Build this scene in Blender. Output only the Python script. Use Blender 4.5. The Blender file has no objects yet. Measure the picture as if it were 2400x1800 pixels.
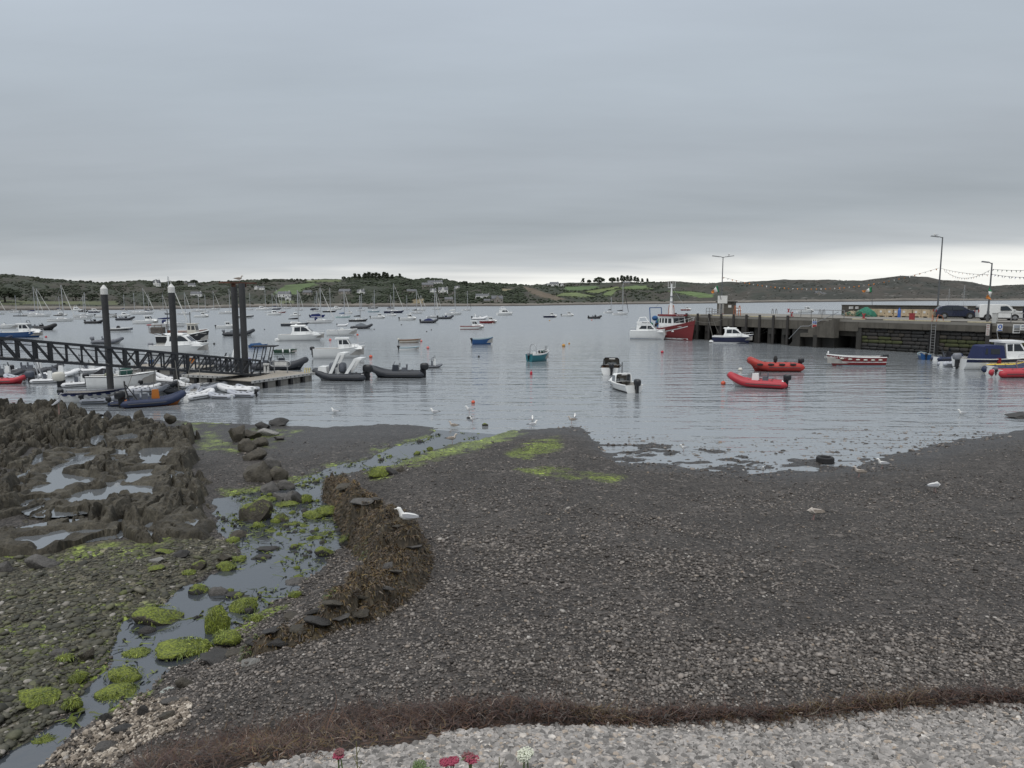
import bpy, math, random
import numpy as np
from mathutils import Vector, Matrix
random.seed(7); rng = np.random.default_rng(11)
R = math.radians
# ------------------------------------------------------------------ camera, sky, sun, exposure
FPX = 1664.0; HC = 6.2; PITCH = math.atan(202/1664.0)
SP, CP = math.sin(PITCH), math.cos(PITCH)
sc = bpy.context.scene
col = sc.collection
cam = bpy.data.cameras.new('camera'); camo = bpy.data.objects.new('camera', cam); col.objects.link(camo)
camo.location = (0, 0, HC); camo.rotation_euler = (math.pi/2-PITCH, 0, 0)
cam.sensor_width = 36; cam.lens = FPX/2400*36; cam.clip_start = 0.1; cam.clip_end = 20000
sc.camera = camo
SUN_EL, SUN_AZ = 58.0, 205.0          # azimuth measured clockwise from +Y (north): high, behind the viewer's left shoulder
world = bpy.data.worlds.new('World'); sc.world = world; world.use_nodes = True
def build_world():
    nt = world.node_tree; nt.nodes.clear(); N = nt.nodes.new; L = nt.links.new
    out = N('ShaderNodeOutputWorld'); bg = N('ShaderNodeBackground'); L(bg.outputs[0], out.inputs[0])
    sky = N('ShaderNodeTexSky'); sky.sky_type = 'NISHITA'; sky.sun_disc = False
    sky.sun_elevation = R(SUN_EL); sky.sun_rotation = R(SUN_AZ)
    s10 = N('ShaderNodeVectorMath'); s10.operation = 'SCALE'; s10.inputs[3].default_value = 0.1; L(sky.outputs[0], s10.inputs[0])
    tc = N('ShaderNodeTexCoord'); sep = N('ShaderNodeSeparateXYZ'); L(tc.outputs['Generated'], sep.inputs[0])
    # flat cloud layer overhead: project the direction on a plane
    zc = N('ShaderNodeMath'); zc.operation = 'MAXIMUM'; zc.inputs[1].default_value = 0.0; L(sep.outputs[2], zc.inputs[0])
    za = N('ShaderNodeMath'); za.operation = 'ADD'; za.inputs[1].default_value = 0.10; L(zc.outputs[0], za.inputs[0])
    dv = N('ShaderNodeVectorMath'); dv.operation = 'DIVIDE'
    cmb = N('ShaderNodeCombineXYZ'); L(za.outputs[0], cmb.inputs[0]); L(za.outputs[0], cmb.inputs[1]); cmb.inputs[2].default_value = 1
    L(tc.outputs['Generated'], dv.inputs[0]); L(cmb.outputs[0], dv.inputs[1])
    mp = N('ShaderNodeMapping'); mp.inputs['Scale'].default_value = (0.33, 0.55, 0.0); mp.inputs['Location'].default_value = (3.1, 1.7, 0); mp.inputs['Rotation'].default_value = (0, 0, R(-8)); L(dv.outputs[0], mp.inputs[0])
    n1 = N('ShaderNodeTexNoise'); n1.inputs['Scale'].default_value = 1.0; n1.inputs['Detail'].default_value = 5; n1.inputs['Roughness'].default_value = 0.5; n1.inputs['Distortion'].default_value = 0.4; L(mp.outputs[0], n1.inputs['Vector'])
    # elevation profile of the overcast: bright slot on the horizon, dark base, paler deck, bright zenith
    wob = N('ShaderNodeMath'); wob.operation = 'MULTIPLY_ADD'; wob.inputs[1].default_value = 0.05; L(n1.outputs[0], wob.inputs[0])
    az = N('ShaderNodeMath'); az.operation = 'MULTIPLY_ADD'; az.inputs[1].default_value = -0.034; az.inputs[2].default_value = -0.022; L(sep.outputs[0], az.inputs[0])
    L(az.outputs[0], wob.inputs[2])
    ze = N('ShaderNodeMath'); ze.operation = 'ADD'; L(zc.outputs[0], ze.inputs[0]); L(wob.outputs[0], ze.inputs[1])
    rp = N('ShaderNodeValToRGB'); cr = rp.color_ramp; L(ze.outputs[0], rp.inputs[0])
    stops = [(0.0, (1.0, 1.0, .96)), (0.022, (1.0, 1.0, .96)), (0.034, (.80, .81, .80)), (0.050, (.52, .55, .575)), (0.10, (.375, .41, .44)), (0.17, (.42, .46, .50)),
             (0.27, (.46, .515, .57)), (0.40, (.50, .56, .635)), (0.65, (.90, .93, .97)), (1.0, (1.15, 1.17, 1.2))]
    while len(cr.elements) < len(stops): cr.elements.new(0.5)
    for e, (p, c) in zip(cr.elements, stops): e.position = p; e.color = (*c, 1)
    n2 = N('ShaderNodeTexNoise'); n2.inputs['Scale'].default_value = 1.7; n2.inputs['Detail'].default_value = 6; n2.inputs['Roughness'].default_value = 0.55
    mp2 = N('ShaderNodeMapping'); mp2.inputs['Scale'].default_value = (0.35, 0.9, 0); mp2.inputs['Location'].default_value = (7.4, 2.2, 0); L(dv.outputs[0], mp2.inputs[0]); L(mp2.outputs[0], n2.inputs['Vector'])
    mr = N('ShaderNodeMapRange'); mr.inputs[1].default_value = .3; mr.inputs[2].default_value = .7; mr.inputs[3].default_value = .94; mr.inputs[4].default_value = 1.06; L(n2.outputs[0], mr.inputs[0])
    mul = N('ShaderNodeVectorMath'); mul.operation = 'SCALE'; L(rp.outputs[0], mul.inputs[0]); L(mr.outputs[0], mul.inputs[3])
    mix = N('ShaderNodeMix'); mix.data_type = 'RGBA'; mix.inputs[0].default_value = 0.95
    L(s10.outputs[0], mix.inputs[6]); L(mul.outputs[0], mix.inputs[7]); L(mix.outputs[2], bg.inputs[0]); bg.inputs[1].default_value = 1.0
build_world()
sl = bpy.data.lights.new('sun', 'SUN'); sl.energy = 1.5; sl.angle = R(45); sl.color = (1.0, .97, .93)
so = bpy.data.objects.new('sun', sl); col.objects.link(so)
sd = Vector((math.sin(R(SUN_AZ))*math.cos(R(SUN_EL)), math.cos(R(SUN_AZ))*math.cos(R(SUN_EL)), math.sin(R(SUN_EL))))
so.rotation_euler = (-sd).to_track_quat('-Z', 'Y').to_euler()
sc.view_settings.view_transform = 'Standard'; sc.view_settings.look = 'None'; sc.view_settings.exposure = 0; sc.view_settings.gamma = 1; sc.view_settings.use_curve_mapping = False
sc.cycles.use_denoising = True; sc.cycles.max_bounces = 6; sc.cycles.diffuse_bounces = 2; sc.cycles.glossy_bounces = 3; sc.cycles.transmission_bounces = 3
sc.cycles.sample_clamp_indirect = 4

# ------------------------------------------------------------------ helpers
def ray(px, py):
    u = (px-1200)/FPX; v = (py-900)/FPX
    return u, CP-v*SP, -SP-v*CP
def W(px, py, z=0.0):                 # where the sight line through a photo pixel meets the level z
    u, y, dz = ray(px, py); t = (z-HC)/dz
    return Vector((u*t, y*t, z))
def WD(px, py, Y):                    # the same at a given distance Y
    u, y, dz = ray(px, py); t = Y/y
    return Vector((u*t, Y, HC+dz*t))
def PX(X, Y, Z):                      # world -> photo pixel (numpy friendly)
    dep = Y*CP-(Z-HC)*SP; up = Y*SP+(Z-HC)*CP
    return 1200+FPX*X/dep, 900-FPX*up/dep
MATS = {}
def mat(name, c=(.5, .5, .5), rough=.5, metal=0.0, var=.12, scale=3.0, bump=0.0, bscale=40.0, spec=.5, attr=None, coat=0.0, dirt=None, trans=0.0):
    if name in MATS: return MATS[name]
    m = bpy.data.materials.new(name); m.use_nodes = True; nt = m.node_tree; N = nt.nodes.new; L = nt.links.new
    b = nt.nodes['Principled BSDF']; b.inputs['Roughness'].default_value = rough; b.inputs['Metallic'].default_value = metal
    b.inputs['Specular IOR Level'].default_value = spec; b.inputs['Coat Weight'].default_value = coat
    if trans: b.inputs['Transmission Weight'].default_value = trans
    tc = N('ShaderNodeTexCoord'); n = N('ShaderNodeTexNoise'); n.inputs['Scale'].default_value = scale; n.inputs['Detail'].default_value = 5; n.inputs['Roughness'].default_value = .6
    L(tc.outputs['Object'], n.inputs['Vector'])
    mr = N('ShaderNodeMapRange'); mr.inputs[1].default_value = .25; mr.inputs[2].default_value = .75; mr.inputs[3].default_value = 1-var; mr.inputs[4].default_value = 1+var; L(n.outputs[0], mr.inputs[0])
    sc_ = N('ShaderNodeVectorMath'); sc_.operation = 'SCALE'; L(mr.outputs[0], sc_.inputs[3])
    if attr:
        a = N('ShaderNodeAttribute'); a.attribute_name = attr; L(a.outputs['Color'], sc_.inputs[0])
    else: sc_.inputs[0].default_value = c
    src = sc_.outputs[0]
    if dirt:
        n3 = N('ShaderNodeTexNoise'); n3.inputs['Scale'].default_value = dirt[1]; n3.inputs['Detail'].default_value = 6; n3.inputs['Roughness'].default_value = .7
        mp = N('ShaderNodeMapping'); mp.inputs['Scale'].default_value = (1, 1, dirt[3] if len(dirt) > 3 else .35); L(tc.outputs['Object'], mp.inputs[0]); L(mp.outputs[0], n3.inputs['Vector'])
        r3 = N('ShaderNodeMapRange'); r3.inputs[1].default_value = .5; r3.inputs[2].default_value = .72; r3.inputs[4].default_value = dirt[2]; L(n3.outputs[0], r3.inputs[0])
        mx = N('ShaderNodeMix'); mx.data_type = 'RGBA'; L(r3.outputs[0], mx.inputs[0]); L(src, mx.inputs[6]); mx.inputs[7].default_value = (*dirt[0], 1); src = mx.outputs[2]
    L(src, b.inputs['Base Color'])
    if bump:
        n2 = N('ShaderNodeTexNoise'); n2.inputs['Scale'].default_value = bscale; n2.inputs['Detail'].default_value = 5; L(tc.outputs['Object'], n2.inputs['Vector'])
        bp = N('ShaderNodeBump'); bp.inputs['Strength'].default_value = 1.0; bp.inputs['Distance'].default_value = bump; L(n2.outputs[0], bp.inputs['Height']); L(bp.outputs[0], b.inputs['Normal'])
    MATS[name] = m; return m
class MB:
    def __init__(s): s.v = []; s.f = []
    def add(s, vs, fs):
        o = len(s.v); s.v.extend([tuple(p) for p in vs]); s.f.extend([tuple(i+o for i in f) for f in fs]); return s
    def box(s, cx, cy, cz, sx, sy, sz, rz=0.0, ry=0.0, tx=1.0, ty=1.0):
        vs = []
        for dz in (-.5, .5):
            for dx, dy in ((-.5, -.5), (.5, -.5), (.5, .5), (-.5, .5)):
                k = (tx, ty) if dz > 0 else (1, 1)
                x, y, z = dx*sx*k[0], dy*sy*k[1], dz*sz
                if ry: x, z = x*math.cos(ry)+z*math.sin(ry), -x*math.sin(ry)+z*math.cos(ry)
                if rz: x, y = x*math.cos(rz)-y*math.sin(rz), x*math.sin(rz)+y*math.cos(rz)
                vs.append((cx+x, cy+y, cz+z))
        return s.add(vs, [(3, 2, 1, 0), (4, 5, 6, 7), (0, 1, 5, 4), (1, 2, 6, 5), (2, 3, 7, 6), (3, 0, 4, 7)])
    def grid(s, rows, closed=False, cap=False):
        n = len(rows[0]); vs = [p for r in rows for p in r]; fs = []
        m = n if closed else n-1
        for i in range(len(rows)-1):
            for j in range(m):
                k = (j+1) % n; fs.append((i*n+j, i*n+k, (i+1)*n+k, (i+1)*n+j))
        if cap: fs.append(tuple(range(n-1, -1, -1))); fs.append(tuple((len(rows)-1)*n+j for j in range(n)))
        return s.add(vs, fs)
    def tube(s, pts, r, n=8, cap=True):
        pts = [Vector(p) for p in pts]; rs = r if isinstance(r, (list, tuple)) else [r]*len(pts); rows = []
        up = Vector((0, 0, 1)); prev = None
        for i, p in enumerate(pts):
            d = (pts[min(i+1, len(pts)-1)]-pts[max(i-1, 0)])
            if d.length < 1e-9: d = up.copy()
            d.normalize()
            if prev is None:
                a = d.cross(up)
                if a.length < .05: a = d.cross(Vector((1, 0, 0)))
            else:
                a = prev-d*prev.dot(d)
                if a.length < .01: a = d.cross(up)
            a.normalize(); prev = a; b = d.cross(a)
            rows.append([tuple(p+(a*math.cos(2*math.pi*k/n)+b*math.sin(2*math.pi*k/n))*rs[i]) for k in range(n)])
        return s.grid(rows, True, cap)
    def bar(s, a, b, w, h=None):       # square bar between two points
        a = Vector(a); b = Vector(b); h = h or w; d = (b-a).normalized(); up = Vector((0, 0, 1))
        x = d.cross(up)
        if x.length < .05: x = Vector((1, 0, 0))
        x.normalize(); z = x.cross(d); rows = []
        for p in (a, b): rows.append([tuple(p+x*i*w/2+z*j*h/2) for i, j in ((-1, -1), (1, -1), (1, 1), (-1, 1))])
        return s.grid(rows, True, True)
    def ell(s, c, r, n=8, m=6, p=1.0):
        rows = []
        sg = lambda t, q: math.copysign(abs(t)**q, t)
        for i in range(m+1):
            th = -math.pi/2+math.pi*i/m; cz, sz = max(math.cos(th), .02), math.sin(th)
            rows.append([(c[0]+r[0]*sg(cz, p)*sg(math.cos(2*math.pi*k/n), p), c[1]+r[1]*sg(cz, p)*sg(math.sin(2*math.pi*k/n), p), c[2]+r[2]*sg(sz, p)) for k in range(n)])
        return s.grid(rows, True, True)
    def prism(s, poly, y0, y1, t0=None, t1=None):   # polygon in the xz plane, thickness along y
        a = [(x, y0 if t0 is None else t0(x, z), z) for x, z in poly]; b = [(x, y1 if t1 is None else t1(x, z), z) for x, z in poly]; n = len(poly)
        return s.add(a+b, [tuple(range(n)), tuple(range(2*n-1, n-1, -1))]+[(i, i+n, (i+1) % n+n, (i+1) % n) for i in range(n)])
    def slab(s, poly, z0, z1):          # polygon in the xy plane, thickness along z
        n = len(poly); return s.add([(x, y, z0) for x, y in poly]+[(x, y, z1) for x, y in poly], [tuple(range(n-1, -1, -1)), tuple(range(n, 2*n))]+[(i, (i+1) % n, (i+1) % n+n, i+n) for i in range(n)])
    def xf(s, M):
        s.v = [tuple(M @ Vector(p)) for p in s.v]; return s
    def mesh(s, name, smooth=0):
        me = bpy.data.meshes.new(name); me.from_pydata(s.v, [], s.f); me.update()
        if smooth:
            me.polygons.foreach_set('use_smooth', [True]*len(me.polygons)); me.set_sharp_from_angle(angle=R(smooth))
        return me
    def obj(s, name, m, parent=None, smooth=0, **kw):
        return link(name, s.mesh(name, smooth), m, parent, **kw)
def link(name, me, m, parent=None, label=None, cat=None, group=None, kind=None, loc=None):
    o = bpy.data.objects.new(name, me); col.objects.link(o)
    if m is not None and me is not None and not me.materials: me.materials.append(m)
    if parent is not None: o.parent = parent
    if loc is not None: o.location = loc
    return tag(o, label, cat, group, kind)
def tag(o, label=None, cat=None, group=None, kind=None):
    for k, v in (('label', label), ('category', cat), ('group', group), ('kind', kind)):
        if v: o[k] = v
    return o
def empty(name, loc, rz=0, label=None, cat=None, group=None):
    o = bpy.data.objects.new(name, None); col.objects.link(o); o.location = loc; o.rotation_euler = (0, 0, rz); o.empty_display_size = .2
    return tag(o, label, cat, group)
TXT = {}
def _premake(s, size):                 # letter shapes are made once while the scene is still empty
    cu = bpy.data.curves.new('lettering', 'FONT'); cu.body = s; cu.size = size; cu.align_x = 'CENTER'; cu.align_y = 'CENTER'; cu.extrude = .004; cu.resolution_u = 2
    t_ = bpy.data.objects.new('lettering', cu); col.objects.link(t_); dg = bpy.context.evaluated_depsgraph_get(); TXT[s] = bpy.data.meshes.new_from_object(t_.evaluated_get(dg)); bpy.data.objects.remove(t_)
for s_ in ('S 231', 'C.245'): _premake(s_, 1.0)
def _strokes(key, words):              # names too small to read in the photograph: rows of letter-sized strokes
    mb = MB(); x = 0; r = random.Random(len(key))
    for n in words:
        for i in range(n):
            h = .7 if i == 0 else r.choice((.42, .42, .5, .66)); mb.box(x+.06, h/2-.3, 0, .09, h, .008); mb.box(x+.2, h*.78-.3, 0, .24, .09, .008); mb.box(x+.2, r.choice((.05, h*.42))-.3, 0, .22, .09, .0078); x += .46
        x += .35
    for i, v in enumerate(mb.v): mb.v[i] = (v[0]-x/2, v[1], v[2])
    TXT[key] = mb.mesh('lettering')
for k_, w_ in (('trawler name', (3, 7)), ('cruiser name', (5, 3)), ('tube mark', (3,)), ('rower name', (3, 6, 8)), ('boat name', (3, 6))): _strokes(k_, w_)
def text(name, s, m, parent, size, loc, rot):
    me = TXT[s].copy(); me.materials.clear(); me.materials.append(m); o = bpy.data.objects.new(name, me); col.objects.link(o); o.parent = parent; o.location = loc; o.rotation_euler = rot; o.scale = (size, size, 1); return o
def npmesh(name, V, F, m, attrs=None, smooth=True, parent=None, **kw):
    me = bpy.data.meshes.new(name); V = np.asarray(V, np.float32); F = np.asarray(F, np.int32); k = F.shape[1]
    me.vertices.add(len(V)); me.vertices.foreach_set('co', V.ravel()); me.loops.add(F.size); me.loops.foreach_set('vertex_index', F.ravel())
    me.polygons.add(len(F)); me.polygons.foreach_set('loop_start', np.arange(0, F.size, k, dtype=np.int32)); me.polygons.foreach_set('loop_total', np.full(len(F), k, np.int32))
    me.polygons.foreach_set('use_smooth', np.full(len(F), smooth)); me.update(calc_edges=True)
    for an, arr in (attrs or {}).items():
        a = me.attributes.new(an, 'FLOAT_COLOR', 'POINT'); c = np.ones((len(V), 4), np.float32); c[:, :arr.shape[1]] = arr; a.data.foreach_set('color', c.ravel())
    return link(name, me, m, parent, **kw)
# --- numpy noise
def _h(ix, iy, seed):
    with np.errstate(over='ignore'):
        n = ix.astype(np.uint32)*np.uint32(374761393)+iy.astype(np.uint32)*np.uint32(668265263)+np.uint32((seed*974711+12345) & 0xffffffff)
        n = (n ^ (n >> np.uint32(13)))*np.uint32(1274126177); n = n ^ (n >> np.uint32(16))
    return (n & np.uint32(0xffffff)).astype(np.float64)/float(0xffffff)
def vnoise(x, y, seed=0):
    x = np.asarray(x, float); y = np.asarray(y, float); fx0 = np.floor(x); fy0 = np.floor(y); ix = fx0.astype(np.int64); iy = fy0.astype(np.int64); fx = x-fx0; fy = y-fy0
    fx = fx*fx*(3-2*fx); fy = fy*fy*(3-2*fy)
    a = _h(ix, iy, seed); b = _h(ix+1, iy, seed); c = _h(ix, iy+1, seed); d = _h(ix+1, iy+1, seed)
    return (a+(b-a)*fx)*(1-fy)+(c+(d-c)*fx)*fy
def fbm(x, y, o=4, seed=0, g=.5):
    s = 0; a = 1; t = 0
    for i in range(o): s = s+a*vnoise(x*2**i, y*2**i, seed+i*17); t += a; a *= g
    return s/t
def voro(x, y, seed=0, jit=.9):       # -> F1, F2, random per cell, random2
    ix = np.floor(x).astype(np.int64); iy = np.floor(y).astype(np.int64)
    f1 = np.full(x.shape, 9.); f2 = np.full(x.shape, 9.); cid = np.zeros(x.shape); c2 = np.zeros(x.shape)
    for dx in (-1, 0, 1):
        for dy in (-1, 0, 1):
            cx = ix+dx; cy = iy+dy; px = cx+.5+(_h(cx, cy, seed)-.5)*jit; py = cy+.5+(_h(cx, cy, seed+5)-.5)*jit
            d = np.hypot(px-x, py-y); r = _h(cx, cy, seed+9); r2 = _h(cx, cy, seed+13); n = d < f1
            f2 = np.where(n, f1, np.minimum(f2, d)); cid = np.where(n, r, cid); c2 = np.where(n, r2, c2); f1 = np.where(n, d, f1)
    return f1, f2, cid, c2
def inpoly(x, y, poly):
    r = np.zeros(x.shape, bool); n = len(poly)
    for i in range(n):
        x1, y1 = poly[i][:2]; x2, y2 = poly[(i+1) % n][:2]
        if y1 == y2: continue
        r ^= ((y1 > y) != (y2 > y)) & (x < (x2-x1)*(y-y1)/(y2-y1)+x1)
    return r
def dline(x, y, pts, closed=False):    # distance to a polyline and parameter along it
    best = np.full(x.shape, 1e9); par = np.zeros(x.shape); n = len(pts)
    for i in range(n if closed else n-1):
        x1, y1 = pts[i][:2]; x2, y2 = pts[(i+1) % n][:2]; dx, dy = x2-x1, y2-y1; l2 = dx*dx+dy*dy+1e-12
        t = np.clip(((x-x1)*dx+(y-y1)*dy)/l2, 0, 1); d = np.hypot(x-x1-t*dx, y-y1-t*dy); m = d < best
        best = np.where(m, d, best); par = np.where(m, i+t, par)
    return best, par
def sstep(a, b, x): t = np.clip((x-a)/(b-a), 0, 1); return t*t*(3-2*t)
# ------------------------------------------------------------------ ground, sea, stream
SHORE = [(-900, 950), (0, 972), (300, 982), (640, 997), (760, 1001), (880, 996), (990, 998), (1024, 1006), (1040, 1026), (1075, 1036), (1120, 1032), (1165, 1020), (1205, 1011), (1290, 1002), (1365, 1004), (1404, 1046), (1446, 1078), (1600, 1094), (1780, 1108), (1900, 1107),
         (2000, 1088), (2100, 1063), (2200, 1042), (2400, 1006), (2700, 965), (3300, 930)]
_sp = [W(*p) for p in SHORE]; _so = sorted((p.x, p.y) for p in _sp); SX = np.array([p[0] for p in _so]); SY = np.array([p[1] for p in _so])
def gz0(X, Y):
    X = np.asarray(X, float); Y = np.asarray(Y, float)
    Ys = np.interp(X, SX, SY)+(fbm(X*.55, X*0+2.5, 3, 66)-.5)*1.1*sstep(-12, -9, X); d = Ys-Y
    zw = np.interp(X, [-12, -8, -5.5, -2.5, 0, 20], [.5, .58, .8, 1.32, 1.5, 1.62])
    up = zw*d/(Ys-7.5)
    dn = np.maximum(-.012*(-d)-.05*np.maximum(-d-5, 0), -3.0)
    z = np.where(d > 0, up, dn)
    z = z+np.where(Y < 7.5, .40*(7.5-Y)*sstep(7.7, 6.2, Y), 0)
    z = np.where(Y < 7.5, np.minimum(z, 4.5), z)
    return z
def zstream(Y): return np.interp(Y, [7, 12, 18, 24, 30, 34, 60], [.46, .34, .2, .1, .035, .012, .006])
def fitlevel(px, py, fn):
    z = 0.2
    for _ in range(9):
        p = W(px, py, z); z = .25*z+.75*float(fn(p.x, p.y))
    p = W(px, py, z); return p
def G0(px, py): return fitlevel(px, py, gz0)
STL = [(-160, 1850), (60, 1745), (140, 1700), (190, 1650), (200, 1610), (250, 1560), (290, 1500), (305, 1460), (390, 1410), (440, 1372), (525, 1332), (560, 1292), (525, 1252), (505, 1205), (508, 1168), (600, 1150), (690, 1132), (730, 1114), (780, 1096), (860, 1076), (930, 1046), (1005, 1026), (1030, 1008)]
STR = [(-60, 1880), (90, 1792), (170, 1722), (280, 1647), (400, 1572), (480, 1537), (560, 1462), (640, 1412), (700, 1372), (745, 1332), (815, 1272), (815, 1222), (792, 1180), (772, 1152), (762, 1137), (800, 1112), (870, 1101), (930, 1086), (1000, 1061), (1080, 1036), (1150, 1017)]
_lv = lambda x, y: zstream(y)
SLW = [fitlevel(x, y, _lv) for x, y in STL]; SRW = [fitlevel(x, y, _lv) for x, y in STR]
STREAM = [(p.x, p.y) for p in SLW]+[(p.x, p.y) for p in reversed(SRW)]
WALL = [(775, 1142), (812, 1170), (858, 1218), (905, 1268), (940, 1310), (920, 1372), (850, 1425), (770, 1464), (690, 1496), (610, 1516)]
WALLW = [G0(*p) for p in WALL]; WALLP = [(p.x, p.y) for p in WALLW]
FLATS = [W(*p) for p in ((1380, 1015), (1480, 1018), (1700, 1050), (1800, 1070), (1990, 1070), (1990, 1092), (1790, 1112), (1600, 1100), (1400, 1085))]
FLATS = [(p.x, p.y) for p in FLATS]
MOUTH = [W(*p) for p in ((1010, 1030), (1030, 1000), (1080, 975), (1170, 965), (1190, 985), (1110, 1010), (1060, 1040))]; MOUTH = [(p.x, p.y) for p in MOUTH]
def gz(X, Y):
    X = np.asarray(X, float); Y = np.asarray(Y, float)
    z = gz0(X, Y)
    z = z+(fbm(X*.35, Y*.35, 3, 3)-.5)*.22*sstep(.0, .5, z)+(fbm(X*2.1, Y*2.1, 3, 4)-.5)*.05*sstep(-.1, .15, z)*np.where(Y < 60, 1, 0)
    # ragged wet flats and the stream mouth
    m = np.zeros(X.shape); dm = np.zeros(X.shape)
    for poly, w in ((FLATS, 1.6), (MOUTH, .8)):
        d, _ = dline(X, Y, poly, True); ins = inpoly(X, Y, poly); sdist = np.where(ins, d, -d); q = sstep(-w, w, sdist); m = np.maximum(m, q); dm = dm+(.075*q if poly is MOUTH else 0)
    rag = (fbm(X*1.1+9, Y*2.2, 4, 21, .62)-.485)*.30
    z = z*(1-m)+m*(np.clip(z, -.05, .02)*.6+rag-.01-dm)
    # stream bed
    d, _ = dline(X, Y, STREAM, True); ins = inpoly(X, Y, STREAM); s = np.where(ins, d, -d)+(fbm(X*1.6, Y*1.6, 3, 31)-.5)*.5
    zs = zstream(Y); near = sstep(-2.2, 0.05, s)
    z = z*(1-near)+np.minimum(z, zs+.07)*near
    z = np.where(s > -.6, np.minimum(z, np.maximum(zs+.05-.22*sstep(-.25, .45, s), zs-.16)), z)
    if True:
        z = np.where((s < -.05) & (s > -2.5) & (z < zs+.02) & (Y < 33) & (gz0(X, Y) > .02), zs+.03+.02*fbm(X*3, Y*3, 2, 8), z)
    return z
def G(px, py): return fitlevel(px, py, gz)

def ground_mat():
    m = bpy.data.materials.new('gravel_ground'); m.use_nodes = True; nt = m.node_tree; N = nt.nodes.new; L = nt.links.new; b = nt.nodes['Principled BSDF']
    at = N('ShaderNodeAttribute'); at.attribute_name = 'Col'; wet = N('ShaderNodeAttribute'); wet.attribute_name = 'Wet'
    tc = N('ShaderNodeTexCoord')
    vo = N('ShaderNodeTexVoronoi'); vo.inputs['Scale'].default_value = 19; L(tc.outputs['Object'], vo.inputs['Vector'])
    vo2 = N('ShaderNodeTexVoronoi'); vo2.inputs['Scale'].default_value = 7.5; L(tc.outputs['Object'], vo2.inputs['Vector'])
    s = N('ShaderNodeSeparateColor'); L(vo.outputs['Color'], s.inputs[0]); s2 = N('ShaderNodeSeparateColor'); L(vo2.outputs['Color'], s2.inputs[0])
    r1 = N('ShaderNodeMapRange'); r1.inputs[3].default_value = .25; r1.inputs[4].default_value = 1.85; L(s.outputs[0], r1.inputs[0])
    r2 = N('ShaderNodeMapRange'); r2.inputs[1].default_value = .93; r2.inputs[2].default_value = 1.0; r2.inputs[3].default_value = 0; r2.inputs[4].default_value = 2.0; L(s2.outputs[0], r2.inputs[0])
    n = N('ShaderNodeTexNoise'); n.inputs['Scale'].default_value = .7; n.inputs['Detail'].default_value = 6; n.inputs['Roughness'].default_value = .62; L(tc.outputs['Object'], n.inputs['Vector'])
    rn = N('ShaderNodeMapRange'); rn.inputs[1].default_value = .3; rn.inputs[2].default_value = .7; rn.inputs[3].default_value = .72; rn.inputs[4].default_value = 1.3; L(n.outputs[0], rn.inputs[0])
    a = N('ShaderNodeMath'); a.operation = 'ADD'; L(r1.outputs[0], a.inputs[0]); L(r2.outputs[0], a.inputs[1])
    mu = N('ShaderNodeMath'); mu.operation = 'MULTIPLY'; L(a.outputs[0], mu.inputs[0]); L(rn.outputs[0], mu.inputs[1])
    sc_ = N('ShaderNodeVectorMath'); sc_.operation = 'SCALE'; L(at.outputs['Color'], sc_.inputs[0]); L(mu.outputs[0], sc_.inputs[3]); L(sc_.outputs[0], b.inputs['Base Color'])
    rr = N('ShaderNodeMapRange'); rr.inputs[3].default_value = .85; rr.inputs[4].default_value = .38; L(wet.outputs['Fac'], rr.inputs[0]); L(rr.outputs[0], b.inputs['Roughness'])
    bp = N('ShaderNodeBump'); bp.inputs['Distance'].default_value = .035; bp.invert = True; L(vo.outputs['Distance'], bp.inputs['Height'])
    bp2 = N('ShaderNodeBump'); bp2.inputs['Distance'].default_value = .05; bp2.inputs['Strength'].default_value = .6; bp2.invert = True; L(vo2.outputs['Distance'], bp2.inputs['Height']); L(bp.outputs[0], bp2.inputs['Normal'])
    L(bp2.outputs[0], b.inputs['Normal']); return m
ALGAE = [[(1010, 1062), (1080, 1035), (1200, 1008), (1215, 1015), (1120, 1050), (1000, 1078), (900, 1100), (870, 1103), (900, 1090)],
         [(1200, 1062), (1260, 1038), (1300, 1030), (1300, 1050), (1240, 1072)], [(1220, 1100), (1290, 1098), (1450, 1118), (1440, 1126), (1330, 1124), (1230, 1108)],
         [(860, 1112), (930, 1100), (915, 1118), (880, 1122)], [(560, 1005), (700, 1010), (640, 1050), (600, 1060)], [(880, 1052), (960, 1036), (950, 1050), (890, 1060)],
         [(410, 985), (560, 985), (480, 1010), (460, 1040)], [(455, 1010), (520, 1010), (560, 1060), (480, 1060)], [(690, 1120), (800, 1108), (790, 1120), (720, 1132)], [(520, 1150), (620, 1140), (600, 1160), (540, 1165)]]
LEFTST = [(-300, 1290), (60, 1275), (300, 1265), (470, 1255), (540, 1270), (560, 1300), (440, 1372), (300, 1470), (200, 1620), (60, 1745), (-300, 1900)]
WRACK = [(300, 1850), (430, 1806), (560, 1778), (700, 1750), (850, 1730), (1000, 1718), (1130, 1692), (1250, 1686), (1400, 1694), (1560, 1686), (1700, 1674), (1850, 1671), (2000, 1661), (2200, 1645), (2400, 1644), (2600, 1640)]
WRACKH = [40, 52, 56, 64, 58, 42, 42, 36, 18, 22, 16, 14, 17, 22, 19, 19]
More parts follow.
